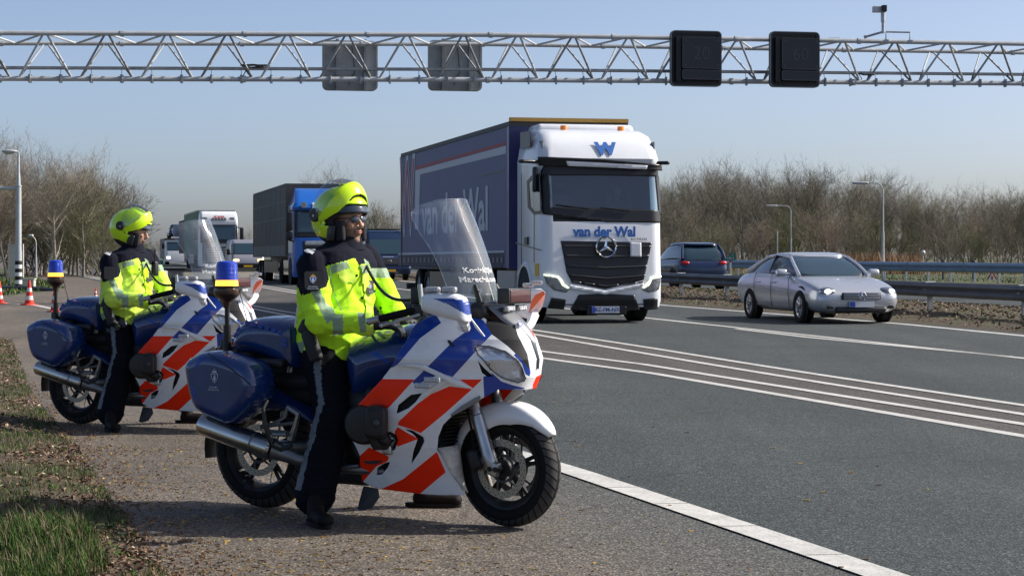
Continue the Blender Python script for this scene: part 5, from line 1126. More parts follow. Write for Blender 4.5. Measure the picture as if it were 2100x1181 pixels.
def capsule(b,p0,p1,r0,r1,side=None,n=14):
    """closed tapered limb; r = (radius across, radius along side) or a number"""
    p0,p1=Vector(p0),Vector(p1); ax=(p1-p0); Lg=ax.length; ax.normalize(); s=Vector(side) if side else (Vector((0,1,0)) if abs(ax.y)<.8 else Vector((1,0,0)))
    a=(s-ax*s.dot(ax)).normalized(); c=ax.cross(a); q=lambda r:r if isinstance(r,(tuple,list)) else (r,r); r0,r1=q(r0),q(r1); rings=[]
    def rg(p,ra,rb): return [p+a*ra*math.cos(2*PI*i/n)+c*rb*math.sin(2*PI*i/n) for i in range(n)]
    for t in (.05,.35,.7,.92): k=math.sqrt(1-(1-t)**2); m_=min(r0); rings.append(rg(p0-ax*m_*(1-t),r0[0]*k,r0[1]*k))
    for t in (0,.25,.5,.75,1): rings.append(rg(p0+ax*Lg*t,lerp(r0[0],r1[0],t),lerp(r0[1],r1[1],t)))
    for t in (.92,.7,.35,.05): k=math.sqrt(1-(1-t)**2); m_=min(r1); rings.append(rg(p1+ax*m_*(1-t),r1[0]*k,r1[1]*k))
    b.loft(rings,True)
def torso(b,rows,n=28):
    rings=[]
    for (x,y,z,rx,ry,tilt) in rows:
        rings.append([Vector((x+rx*math.copysign(abs(math.cos(2*PI*i/n))**.85,math.cos(2*PI*i/n)),y+ry*math.copysign(abs(math.sin(2*PI*i/n))**.85,math.sin(2*PI*i/n)),z+tilt*math.cos(2*PI*i/n))) for i in range(n)])
    b.loft(rings,True)
def remesh(b,vox,smooth=3,name='tmp'):
    me=bpy.data.meshes.new(name); me.from_pydata(b.v,[],b.f); me.update(); o=bpy.data.objects.new(name,me); COL.objects.link(o)
    m=o.modifiers.new('r','REMESH'); m.mode='VOXEL'; m.voxel_size=vox
    if smooth: s=o.modifiers.new('s','SMOOTH'); s.factor=.5; s.iterations=smooth
    bpy.context.view_layer.update(); r=bpy.data.meshes.new_from_object(o.evaluated_get(bpy.context.evaluated_depsgraph_get())); bpy.data.objects.remove(o); bpy.data.meshes.remove(me)
    V=np.empty(len(r.vertices)*3); r.vertices.foreach_get('co',V); return r,V.reshape(-1,3)
def finish(r,V,name,mats,parent,mi=None):
    r.vertices.foreach_set('co',V.ravel()); r.materials.clear()
    for m in (mats if isinstance(mats,list) else [mats]): r.materials.append(MATS[m])
    if mi is not None: r.polygons.foreach_set('material_index',np.asarray(mi,dtype=np.int32))
    else: r.polygons.foreach_set('material_index',[0]*len(r.polygons))
    r.polygons.foreach_set('use_smooth',[True]*len(r.polygons)); r.update(); r.name=name; o=bpy.data.objects.new(name,r); COL.objects.link(o); o.parent=parent; return o
def folds(r,V,amp,sc,seed,ax=(1,1,1),zone=None):
    N=np.empty(len(r.vertices)*3); r.vertices.foreach_get('normal',N); N=N.reshape(-1,3); out=V.copy()
    for i in range(len(V)):
        q=Vector((V[i,0]*sc*ax[0]+seed,V[i,1]*sc*ax[1],V[i,2]*sc*ax[2])); w=mnoise.noise(q*.5); n1=1-abs(mnoise.noise(q+Vector((w*2,w*2,0))))*2.2; n2=mnoise.noise(q*2.7)
        k=amp if zone is None else amp*zone(V[i]); out[i]+=N[i]*k*(n1*.8+n2*.45-.4)
    return out
def wl(X,Y,z): dx,dy=X-BK.o[0],Y-BK.o[1]; return Vector((dx*BK.u[0]+dy*BK.u[1],dx*BK.n[0]+dy*BK.n[1],z))
JACKET_PAINT=[(1,[(560,420),(590,572),(598,570),(619,609),(645,600),(671,591),(674,575),(668,549),(690,543),(712,537),(727,532),(737,548),(747,545),(745,534),(757,541),(762,556),(800,560),(800,470),(700,400)]),
 (1,[(735,520),(747,520),(750,545),(738,545)]),
 (2,[(676,549),(712,538),(718,553),(681,565)]),(2,[(747,534),(757,541),(760,556),(750,552)]),(2,[(584,592),(598,568),(609,597),(600,594)]),
 (2,[(637,601),(655,595),(668,618),(684,640),(690,652),(672,668),(657,640)]),(2,[(680,650),(704,648),(704,690),(682,692),(683,670)]),(2,[(732,643),(745,645),(757,660),(755,684),(738,686),(736,665)]),
 (2,[(610,706),(628,700),(622,722),(612,732)])]
def hand(b,w,d,side,up,thumb,curl=.6,s=1.0):
    """glove: palm, four fingers of different length bent at the knuckles, thumb off the side"""
    w=Vector(w); d=Vector(d).normalized(); side=Vector(side); side=(side-d*side.dot(d)).normalized(); up=d.cross(side)
    if up.dot(Vector(up))<0: up=-up
    capsule(b,w-d*.05,w+d*.01,(.032*s,.027*s),(.034*s,.024*s),side); capsule(b,w,w+d*.075*s,(.036*s,.019*s),(.042*s,.017*s),side)
    dn=-Vector((0,0,1)); dn=(dn-d*dn.dot(d)).normalized()
    for i,(o,l) in enumerate(((-.033,.068),(-.011,.078),(.011,.073),(.031,.058))):
        k=w+d*.075*s+side*o*s; d1=(d*math.cos(curl*.6)+dn*math.sin(curl*.6)).normalized(); m=k+d1*l*.45*s; d2=(d*math.cos(curl*1.7)+dn*math.sin(curl*1.7)).normalized(); e=m+d2*l*.33*s; d3=(d*math.cos(curl*2.6)+dn*math.sin(curl*2.6)).normalized(); t=e+d3*l*.25*s
        capsule(b,k,m,.0115*s,.0105*s,n=8); capsule(b,m,e,.0105*s,.010*s,n=8); capsule(b,e,t,.010*s,.0085*s,n=8)
    k=w+d*.02*s+side*thumb*.038*s; m=k+(d*.7+side*thumb*.6+dn*.3).normalized()*.035*s; t=m+(d*.9+side*thumb*.1+dn*.4).normalized()*.032*s; capsule(b,k,m,.0135*s,.0125*s,n=8); capsule(b,m,t,.0125*s,.010*s,n=8)
SH_R=Lp(641,548,-.205); EL_R=Lp(655,664,-.285); WR_R=Lp(757,669,-.235); SH_L=Vector((.51,.205,1.355)); EL_L=Vector((.60,.315,1.10)); WR_L=Vector((.76,.17,1.045))
KN_R=Lp(684,858,-.255); AN_R=Lp(646,1014,-.335); HEEL=wl(-1.02,10.50,0); TOE=wl(-.93,10.27,0); KN_L=Vector((.72,.33,.52)); AN_L=wl(-.50,11.22,.16); HIP=.10
def wheelless(): pass
def ellip_patch(name,a,b_,c,poly,mat_,parent,n=(110,70),cen=(0,0,0),rot=None,thick=.006,off=0,pwr=1.0):
    """piece of an ellipsoid whose side view is poly (x,z)"""
    nu,nv=n; th=np.linspace(-PI,PI,nu); ph=np.linspace(-PI/2,PI/2,nv); T,Pp=np.meshgrid(th,ph); T=T.ravel(); Pp=Pp.ravel()
    X=a*np.cos(Pp)*np.cos(T); Y=b_*np.cos(Pp)*np.sin(T); Z=c*np.sin(Pp); Fc=grid_faces(nu,nv); ins=inpoly(X[Fc].mean(1),Z[Fc].mean(1),poly); Fc=Fc[ins]
    cnt=np.zeros(len(X)); np.add.at(cnt,Fc.ravel(),1); bnd=(cnt>0)&(cnt<4); d,qx,qz=nearest(X,Z,poly); k=1-(qx/a)**2-(qz/c)**2; ok=bnd&(k>0)&(d<.012)&(abs(T)<PI-.01)
    Yn=b_*np.sqrt(np.maximum(k,0))*np.sign(Y); ok&=abs(Yn-Y)<.02; X=np.where(ok,qx,X); Z=np.where(ok,qz,Z); Y=np.where(ok,Yn,Y)
    V=np.stack([X,Y,Z],1)
    if rot is not None:
        pv,ang=rot; V=V-np.array(pv); ca,sa=math.cos(ang),math.sin(ang); V=np.stack([V[:,0]*ca-V[:,2]*sa,V[:,1],V[:,0]*sa+V[:,2]*ca],1)+np.array(pv)
    V=V+np.array(cen); o=np_mesh(name,V,Fc,[mat_],None,parent,angle=180)
    if thick: md=o.modifiers.new('t','SOLIDIFY'); md.thickness=thick; md.offset=-1
    return o
def build_helmet(parent,loc,yaw,pitch,lift=.97):
    h=empty('helmet',loc); h.parent=parent; h.rotation_euler=(0,pitch,yaw); h.scale=(1.06,1.06,1.03)
    a,b_,c=.163,.128,.158
    SHELL=[(-.17,.17),(.17,.17),(.17,.06),(.115,.06),(.06,.062),(.02,.035),(-.015,.005),(-.02,-.04),(.045,-.055),(.03,-.08),(.035,-.125),(-.01,-.112),(-.06,-.098),(-.115,-.098),(-.17,-.06)]
    ellip_patch('shell',a,b_,c,SHELL,'helmet_yellow',h)
    ellip_patch('neck_roll',a*.97,b_*.97,c*.97,[(-.15,-.07),(.0,-.09),(.06,-.11),(.06,-.15),(-.1,-.16),(-.16,-.1)],'helmet_liner',h,thick=.012)
    ellip_patch('liner',a*.93,b_*.90,c*.93,[(-.16,.16),(.16,.16),(.16,.020),(.085,.004),(.045,-.02),(.055,-.10),(-.02,-.13),(-.16,-.1)],'helmet_liner',h,thick=.014)
    CH=[(-.03,-.002),(.04,-.026),(.10,-.020),(.2,-.014),(.2,-.088),(.13,-.088),(.09,-.098),(.04,-.092),(-.02,-.062),(-.055,-.040),(-.058,-.012)]
    pv=(-.045,0,.008)
    ellip_patch('chin_bar',.178,.137,.150,CH,'helmet_yellow',h,rot=(pv,lift),thick=.004)
    ellip_patch('chin_bar_lining',.170,.129,.143,CH,'helmet_liner',h,rot=(pv,lift),thick=.012)
    ellip_patch('visor',.176,.139,.165,[(-.06,.0),(.0,.10),(.07,.17),(.2,.17),(.2,.045),(.12,.02),(.04,.0),(-.02,-.015)],'visor_clear',h,rot=(pv,lift*.66),thick=0)
    ellip_patch('sun_visor',.158,.121,.150,[(.075,.052),(.17,.052),(.17,.014),(.085,.018)],'sunvisor',h,thick=.003)
    for s in (-1,1):
        k=MB(); k.lathe((-.055,s*.118,.012),(0,s,0),[(0,.036),(.012,.036),(.018,.030),(.018,.0)],22); o=k.build('pivot_cover','helmet_black',h,True); k=MB(); k.cyl((-.055,s*.136,.008),(-.055,s*.139,.008),.006,n=10); k.build('pivot_screw','silver_metal',o)
        k=MB(); k.lathe((-.0,s*.121,-.032),(0,s,0),[(0,.011),(.006,.011),(.006,0)],14); k.build('latch_button','helmet_yellow',h,True)
        k=MB(); k.rbox((.070,s*.078,-.075),(.052,.034,.105),.014,Matrix.Rotation(R(-10*s),3,'Z')); k.build('cheek_pad','helmet_liner',h,True)
        k=MB(); k.rbox((.035,s*.108,-.085),(.05,.02,.085),.01,Matrix.Rotation(R(8),3,'Y')); k.cyl((.03,s*.117,-.1),(.03,s*.121,-.1),.005,n=8); k.build('chin_latch','helmet_black',h,True)
    k=MB(); k.rbox((.05,.0,.158),(.07,.035,.012),.005,Matrix.Rotation(R(18),3,'Y')); k.build('top_vent','helmet_yellow',h,True)
    return h
def face(b,c,yaw,pitch):
    M=Matrix.Rotation(yaw,3,'Z')@Matrix.Rotation(pitch,3,'Y'); f=lambda x,y,z:Vector(c)+M@Vector((x,y,z))
    b.sphere(f(.0,0,.02),(.094,.076,.105),20,14,M); b.sphere(f(.035,0,-.055),(.055,.056,.075),16,12,M); b.sphere(f(.062,0,-.108),(.028,.030,.022),12,8,M)
    b.sphere(f(.078,0,.022),(.022,.05,.014),12,8,M)                     # brow
    capsule(b,f(.088,0,.012),f(.113,0,-.034),.008,.0125,n=10); b.sphere(f(.107,0,-.040),(.013,.017,.009),10,6,M)   # nose
    for s in (-1,1): b.sphere(f(.066,s*.040,-.025),(.024,.020,.020),10,8,M); b.sphere(f(.082,s*.030,-.002),(.010,.014,.008),10,6,M)
    b.sphere(f(.093,0,-.062),(.012,.024,.006),12,6,M); b.sphere(f(.090,0,-.073),(.012,.021,.007),12,6,M)
    capsule(b,f(-.01,0,-.07),f(-.02,0,-.20),.058,.062,n=14); return f
def build_rider(label,head_yaw,head_pitch,pale=False,head=(.532,0,1.556),jac=None,detailed=True,lift=.97,tor_yaw=0):
    e=empty('person'); tag(e,label,'person','uniformed riders astride the police motorcycles')
    b=MB(); hy=head_yaw; hp=head_pitch; f=face(b,Vector(head),hy,hp)
    torso(b,[(.46,0,.84,.12,.16,0),(.45,0,.95,.13,.165,0),(.46,0,1.12,.12,.15,0),(.48,0,1.28,.12,.17,0),(.50,0,1.38,.10,.17,0),(.51,0,1.44,.06,.08,0)])
    for p,q,r0,r1 in ((SH_R,EL_R,.05,.04),(EL_R,WR_R,.04,.028),(SH_L,EL_L,.05,.04),(EL_L,WR_L,.04,.028),((.45,-.1,.88),KN_R,.08,.055),(KN_R,AN_R,.055,.04),((.45,.1,.88),KN_L,.08,.055),(KN_L,AN_L,.055,.04)): capsule(b,p,q,r0,r1)
    r,V=remesh(b,.0065,2); cc=np.empty(len(r.polygons)*3); r.polygons.foreach_get('center',cc); cc=cc.reshape(-1,3)
    Mi=(Matrix.Rotation(hy,3,'Z')@Matrix.Rotation(hp,3,'Y')).inverted(); q=(cc-np.array(head))@np.array(Mi).T
    st=((q[:,2]<-.048)&(q[:,2]>-.16)&(q[:,0]>-.0)&~((abs(q[:,1])<.02)&(q[:,2]>-.078)&(q[:,2]<-.055)&(q[:,0]>.09))); finish(r,V,'body',['skin','stubble'],e,st.astype(int))
    k=MB(); M=Matrix.Rotation(hy,3,'Z'); k.sphere(f(.1015,0,-.0635),(.0055,.020,.0035),12,6,M); k.sphere(f(.0985,0,-.0715),(.0065,.017,.0048),12,6,M); k.build('lips','lips',e,True)
    for s in (-1,1):
        k=MB(); k.sphere(f(.0835,s*.030,.000),(.0105,.0115,.0085),10,8); k.build('eye','eye_shade',e,True); k=MB(); k.sphere(f(.0925,s*.030,.000),(.003,.0055,.0055),8,6); k.build('iris','hair_dark',e,True); k=MB(); k.sphere(f(.094,s*.031,.018),(.006,.017,.0035),10,6,M); k.build('eyebrow','hair_dark',e,True)
    k=MB(); k.sphere(f(.030,0,-.062),(.0585,.0575,.066),20,14,M); 
    if detailed:      # dark lenses added to stand in for the shade over the eyes
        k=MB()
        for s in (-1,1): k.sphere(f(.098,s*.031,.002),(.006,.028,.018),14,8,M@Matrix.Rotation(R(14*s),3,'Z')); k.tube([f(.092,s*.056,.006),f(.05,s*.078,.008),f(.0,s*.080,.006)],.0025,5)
        k.tube([f(.103,-.010,.008),f(.107,0,.010),f(.103,.010,.008)],.0025,5); k.build('eye_shadow_lenses','sunvisor',e,True)
    # jacket
    b=MB(); torso(b,[(.47,0,.845,.175,.205,-.03),(.465,0,.90,.185,.215,-.02),(.465,0,.98,.185,.215,0),(.465,0,1.10,.182,.212,0),(.475,0,1.24,.185,.225,0),(.49,0,1.33,.17,.225,0),(.50,0,1.395,.135,.19,0),(.512,0,1.42,.10,.13,0),(.52,0,1.445,.082,.095,.0),(.525,0,1.462,.076,.085,.01)])
    up=(SH_R-Vector((0,0,.0)))
    capsule(b,SH_R,EL_R,(.082,.088),(.068,.072)); capsule(b,EL_R,WR_R,(.068,.070),(.052,.054)); capsule(b,SH_L,EL_L,(.080,.085),(.068,.072)); capsule(b,EL_L,WR_L,(.068,.070),(.052,.052))
    r,V=remesh(b,.0058,6); V=folds(r,V,.0125,6.5,3,(1,1,1.7),lambda p:min(1,max(.25,(1.42-p[2])*4))); P=np.empty((len(r.polygons),3)); 
    cc=np.empty(len(r.polygons)*3); r.polygons.foreach_get('center',cc); cc=cc.reshape(-1,3); mi=paint_idx(cc,JACKET_PAINT)
    mi=np.where((cc[:,2]>1.40)&(mi==0),1,mi)
    farside=(cc[:,1]>.05)|(cc[:,0]<.33); mi=np.where(farside&(cc[:,2]>1.30),1,np.where(farside&(mi==1),0,mi)); mi=np.where(farside&(cc[:,2]>1.25)&(cc[:,2]<1.30),2,mi)
    finish(r,V,'jacket',['hivis_pale' if pale else 'hivis_yellow','navy_cloth','reflective_tape'],e,mi)
    k=MB(); k.lathe((.528,0,0),(0,0,1),[(1.40,.11),(1.435,.094),(1.468,.086),(1.470,.078),(1.43,.078)],28,closed=True); k.build('collar','navy_cloth',e,True)
    # trousers
    b=MB(); torso(b,[(.46,0,.80,.13,.17,0),(.455,0,.88,.165,.19,0),(.46,0,.95,.16,.185,0)])
    capsule(b,(.46,-.105,.86),KN_R,(.115,.125),(.088,.098)); capsule(b,KN_R,AN_R,(.088,.10),(.095,.112)); capsule(b,AN_R,AN_R+(AN_R-KN_R).normalized()*.03,(.09,.105),(.088,.105))
    capsule(b,(.46,.105,.86),KN_L,.115,.088); capsule(b,KN_L,AN_L,.088,.085)
    r,V=remesh(b,.0085,4); V=folds(r,V,.009,8,9,(1,1,2.2)); cc=np.empty(len(r.polygons)*3); r.polygons.foreach_get('center',cc); cc=cc.reshape(-1,3)
    TS_=[(641,735),(655,728),(655,782),(658,815),(661,829),(650,862),(642,898),(626,948),(613,1010),(595,1006),(606,964),(619,925),(631,895),(642,858),(649,829),(644,799),(639,753)]
    TS_=[(p[0]+4,p[1]) for p in TS_]; mi=paint_idx(cc,[(1,TS_)]); mi=np.where(cc[:,1]>-.05,0,mi); finish(r,V,'trousers',['black_cloth','trouser_tape'],e,mi)
    # boots
    for hl,to,an in ((HEEL,TOE,AN_R),(wl(-.535,11.2,0),wl(-.285,11.18,0),AN_L)):
        d=(to-hl); d.z=0; d.normalize(); sd=Vector((-d.y,d.x,0)); b=MB(); z=Vector((0,0,1)); hl=Vector((hl.x,hl.y,0)); to=Vector((to.x,to.y,0))
        capsule(b,hl+z*.045+d*.03,to+z*.038-d*.02,(.040,.042),(.046,.034),sd); capsule(b,hl+z*.06+d*.05,Vector((an.x,an.y,.12))*.5+(hl+d*.05+z*.13)*.5,(.044,.050),(.044,.048),sd); r,V=remesh(b,.006,2); V[:,2]=np.maximum(V[:,2],.004); finish(r,V,'boot','boot_black',e)
        k=MB(); n=18; P=[]
        for i in range(n): a=2*PI*i/n; P.append(hl+d*(.105+.155*math.cos(a))+sd*(.050*math.sin(a))+z*.0); 
        k.prism(P,(0,0,.022)); k.build('boot_sole','rubber',e)
    # gloves
    for w,d,sd,th in ((WR_R+(WR_R-EL_R).normalized()*.055,(.95,.25,-.05),(0,1,0),1),(WR_L+(WR_L-EL_L).normalized()*.055,(.9,-.35,-.15),(0.3,1,0),-1)):
        b=MB(); hand(b,w,d,sd,None,th,.5,1.1); r,V=remesh(b,.004,2); finish(r,V,'glove','glove_black',e)
    hm=build_helmet(e,Vector(head)+Vector((-.035,0,.018)),hy,hp,lift)
    # kit on the jacket: placed where the sight line meets the cloth, a little proud of it
    from mathutils.bvhtree import BVHTree
    jk=[c for c in e.children if c.name.startswith('jacket')][0]; bv=BVHTree.FromPolygons([v.co for v in jk.data.vertices],[tuple(p.vertices) for p in jk.data.polygons])
    def loc(P): dx,dy=P[0]-BK.o[0],P[1]-BK.o[1]; return Vector((dx*BK.u[0]+dy*BK.u[1],dx*BK.n[0]+dy*BK.n[1],P[2]))
    O=loc((0,0,CZ))
    def hit(px_,py_,lift_=.004):
        d=(loc(at(px_,py_,11))-O).normalized(); h=bv.ray_cast(O,d)
        if h[0] is None: return None,None
        return h[0]+h[1]*lift_,h[1]
    def cloth_patch(name,poly,m,lift_=.004,px_res=3.0):
        us=[p[0] for p in poly]; vs=[p[1] for p in poly]; nu=int((max(us)-min(us))/px_res)+3; nv=int((max(vs)-min(vs))/px_res)+3; U,V_=np.meshgrid(np.linspace(min(us),max(us),nu),np.linspace(min(vs),max(vs),nv)); U=U.ravel(); V_=V_.ravel(); Fc=grid_faces(nu,nv); Fc=Fc[inpoly(U[Fc].mean(1),V_[Fc].mean(1),poly)]
        P=[]; last=Vector((0,0,0))
        for a_,b_ in zip(U,V_):
            h_,n_=hit(a_,b_,lift_); last=h_ if h_ is not None else last; P.append(last)
        if len(Fc): return np_mesh(name,np.array([tuple(p) for p in P]),Fc,[m],None,e,angle=180)
    def badge(px_,py_,s_,col):
        c_,n_=hit(px_,py_,.009)
        if c_ is None: return
        ex=Vector((0,0,1)).cross(n_).normalized(); ey=n_.cross(ex)
        k=MB(); P=[c_-n_*.004+ex*a_*s_*1.35+ey*b_*s_*1.75 for a_,b_ in ((-.85,.9),(.85,.9),(1,.7),(.9,-.75),(.5,-1),(-.5,-1),(-.9,-.75),(-1,.7))]; k.prism(P,n_*.003); o=k.build('cloth_badge','patch_black',e)
        if col:
            emblem(o,c_+ey*s_*.15,s_*.72,ex,ey,'print_pale','print_gold'); kk=MB(); kk.prism([c_+ey*s_*.15+ex*a_*s_*.42+ey*b_*s_*.45+n_*.0003 for a_,b_ in ((-1,1),(1,1),(.9,-.2),(0,-1.2),(-.9,-.2))],n_*.0004); kk.build('shield_field','print_blue',o)
            for j,t_ in enumerate(('Koninklijke','Marechaussee')): text_mesh(t_,s_*.30,'lettering','print_pale',o,basis(c_+ey*s_*(-1.05-.32*j)+n_*.001,ex,ey))
    badge(642,580,.034,detailed); badge(757,592,.022,detailed)
    for px_,py_ in ((731,568),(742,614),(750,612),(767,600),(781,634),(776,641)):
        c_,n_=hit(px_,py_,.003)
        if c_ is not None: k=MB(); k.cyl(c_-n_*.003,c_+n_*.003,.0065,n=10); k.build('button','boot_black',e)
    cloth_patch('epaulette',[(622,524),(634,516),(650,521),(641,532),(630,530)],'navy_cloth',.010); cloth_patch('epaulette_stripe',[(624,521),(630,518),(646,524),(641,528),(630,524)],'print_white',.014,1.5)
    cloth_patch('pocket_flap',[(692,560),(722,555),(730,580),(700,584)],'hivis_pale' if not pale else 'hivis_yellow',.007)
    cloth_patch('front_flap',[(738,545),(750,545),(757,600),(763,660),(764,690),(752,690),(750,650),(744,600)],'hivis_pale' if not pale else 'hivis_yellow',.009,2.0)
    cloth_patch('flap_band',[(737,548),(750,546),(752,562),(740,565)],'reflective_tape',.011,2.0)
    pts=[hit(x_,y_,.002)[0] for x_,y_ in ((676,553),(679,580),(686,610),(700,640))]; pts=[p for p in pts if p is not None]
    if len(pts)>2: k=MB(); k.tube(pts,.0025,5); k.build('seam','reflective_tape',e,True)
    # radio lead from chest to handlebar, coiled
    A=hit(748,549,.01)[0] or Vector((.65,.05,1.33)); B_=Vector((1.17,-.235,1.15)); pts=[]
    for t in np.linspace(0,1,16):
        p=A.lerp(B_,t); p.z-=.09*math.sin(t*PI)*(1-.3*t); p.y-=.03*math.sin(t*PI); pts.append(p)
    k=MB(); k.tube(pts,.0075,8); o=k.build('radio_lead','glove_black',e,True); k=MB()
    for i in range(len(pts)-1):
        for q_ in (0,.33,.66): p=pts[i].lerp(pts[i+1],q_); d_=(pts[i+1]-pts[i]).normalized(); k.lathe(p,d_,[(-.002,.0075),(0,.0098),(.002,.0075)],8)
    o2=k.build('coil','helmet_black',o,True); o2['kind']='stuff'
    # holster and belt kit at the hip
    k=MB(); k.rbox(Lp(640,712,-.27),(.075,.05,.17),.018,Matrix.Rotation(R(-22),3,'Y')); k.rbox(Lp(628,675,-.245),(.07,.05,.08),.015,Matrix.Rotation(R(30),3,'Y')); k.build('holster','glove_black',e,True)
    if not detailed:
        for px_,py_,s_ in ((655,738,.05),(668,752,.04),(690,742,.045),(640,760,.04)): k=MB(); k.rbox(Lp(px_,py_,-.24),(s_,.04,s_*1.2),.01,Matrix.Rotation(R(px_),3,'Y')); k.build('belt_pouch','helmet_black',e,True)
        k=MB(); k.rbox(Vector((.66,.12,1.27)),(.04,.05,.12),.01); k.cyl((.66,.12,1.33),(.66,.12,1.43),.006,n=8); k.build('radio','helmet_black',e,True)
    return e
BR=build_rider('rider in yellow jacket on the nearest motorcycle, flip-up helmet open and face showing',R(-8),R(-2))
BR.location=B1.location; BR.rotation_euler=B1.rotation_euler
# ================================================================ SECOND MOTORCYCLE AND RIDER
B2b=copy_tree(B1); B2b.location=(-3.53,16.8,.008); _a=math.atan2(-.473,.881); B2b.rotation_euler=(0,0,_a); B2b['label']='rear police motorcycle, partly hidden behind the panniers of the nearer one'
R2=build_rider('rider in yellow jacket on the rear motorcycle, head turned to the traffic',R(26),R(10),True,(.545,0,1.575),detailed=False,lift=.85); R2.location=B2b.location; R2.rotation_euler=(0,0,_a)
# ================================================================ LORRIES, VANS, CARS
mat('truck_white',(.70,.72,.75),.3,coat=.4,vary=.08,vscale=1.5); mat('truck_blue',(.006,.10,.42),.3,coat=.4,vary=.1,vscale=1.5); mat('truck_grey',(.3,.31,.32),.35,.3); mat('truck_glass',(.018,.042,.060),.06,spec=.8,coat=.5); mat('grille_black',(.012,.012,.014),.35); mat('slat_grey',(.045,.047,.052),.3,.3)
mat('tarp_purple',(.115,.125,.235),.55,bump=.08,bscale=6,vary=.12,vscale=.6); mat('tarp_dark',(.025,.027,.055),.6); mat('tarp_white',(.52,.53,.57),.55); mat('tarp_red',(.32,.045,.06),.55); mat('frame_navy',(.015,.018,.10),.4,coat=.3); mat('ochre',(.42,.24,.05),.6); mat('amber_lens',(.9,.22,.02),.3,coat=.3)
mat('tarp_grey',(.075,.074,.072),.6,bump=.1,bscale=4,vary=.15,vscale=.5); mat('tarp_seam',(.20,.20,.19),.6); mat('tarp_green',(.10,.17,.08),.6); mat('tarp_band',(.16,.155,.145),.6)
mat('drl',(.9,.95,.75),.3,emit=(.95,1,.7),estr=1.1); mat('head_lit',(1,1,.9),.2,emit=(1,.97,.85),estr=3); mat('head_amber',(1,.6,.3),.2,emit=(1,.62,.3),estr=1.6); mat('head_glass',(.25,.27,.29),.1,.6,coat=.5,bump=.3,bscale=20)
mat('plate_yellow',(.75,.42,.02),.5); mat('plate_white',(.55,.57,.62),.5); mat('plate_blue',(.03,.07,.40),.5); mat('print_navy',(.02,.05,.22),.5); mat('text_blue',(.03,.13,.42),.45); mat('scania_dark',(.03,.032,.038),.35,coat=.4)
mat('car_silver',(.50,.52,.56),.24,.5,coat=.6,vary=.05,vscale=1); mat('car_navy',(.009,.024,.07),.25,.3,coat=.6); mat('van_navy',(.010,.025,.07),.3,.2,coat=.6); mat('van_silver',(.33,.33,.36),.35,.5,coat=.3); mat('tail_red',(.45,.01,.012),.25,coat=.4); mat('rim_alloy',(.16,.165,.18),.35,.8); mat('interior_dark',(.02,.02,.022),.8)
def patch(name,poly,func,mats,parent,res=.03,thick=.0,off=0,smooth=True,inv=False):
    us=[p[0] for p in poly]; vs=[p[1] for p in poly]; nu=max(3,int((max(us)-min(us))/res)+3); nv=max(3,int((max(vs)-min(vs))/res)+3)
    U,V=np.meshgrid(np.linspace(min(us)-res,max(us)+res,nu),np.linspace(min(vs)-res,max(vs)+res,nv)); U=U.ravel(); V=V.ravel(); Fc=grid_faces(nu,nv); Fc=Fc[inpoly(U[Fc].mean(1),V[Fc].mean(1),poly)]
    if len(Fc)==0: return None
    cnt=np.zeros(len(U)); np.add.at(cnt,Fc.ravel(),1); bnd=(cnt>0)&(cnt<4); d,qx,qz=nearest(U,V,poly); U=np.where(bnd,qx,U); V=np.where(bnd,qz,V)
    P=np.array([func(a,b) for a,b in zip(U,V)]); 
    if inv: Fc=Fc[:,::-1]
    o=np_mesh(name,P,Fc,mats,None,parent,smooth)
    if thick: md=o.modifiers.new('t','SOLIDIFY'); md.thickness=thick; md.offset=0
    return o
def vwheel(parent,x,y,r,w,rim='rim_alloy',name='wheel',spokes=10,zc=None):
    """road wheel as a part with tyre and rim below it"""
    zc=r if zc is None else zc; s=-1 if y<0 else 1; k=MB(); c=(x,y,zc); k.lathe(c,(0,s,0),[(-w/2,r*.66),(-w/2,r*.92),(-w*.4,r),(w*.4,r),(w/2,r*.92),(w/2,r*.66)],28,closed=True); t=k.build(name,'rubber',parent,True,40)
    k=MB(); k.lathe(c,(0,s,0),[(-w*.2,r*.1),(w*.15,r*.2),(w*.22,r*.5),(w*.42,r*.67),(-w*.4,r*.67)],24)
    for i in range(spokes): a=2*PI*i/spokes; k.cyl((x+r*.15*math.cos(a),y+s*w*.30,zc+r*.15*math.sin(a)),(x+r*.62*math.cos(a),y+s*w*.36,zc+r*.62*math.sin(a)),r*.05,n=5)
    k.build('rim',rim,t,True); return t
def section(z,xf,xb,hw,rf,rb=.06,n=7):
    P=[]
    for i in range(n+1): a=PI/2*i/n; P.append(Vector((xf-rf+rf*math.cos(a),hw-rf+rf*math.sin(a),z)))
    for i in range(4): a=PI/2*i/3; P.append(Vector((xb+rb-rb*math.sin(a),hw-rb+rb*math.cos(a),z)))
    return P+[Vector((p.x,-p.y,p.z)) for p in reversed(P)]
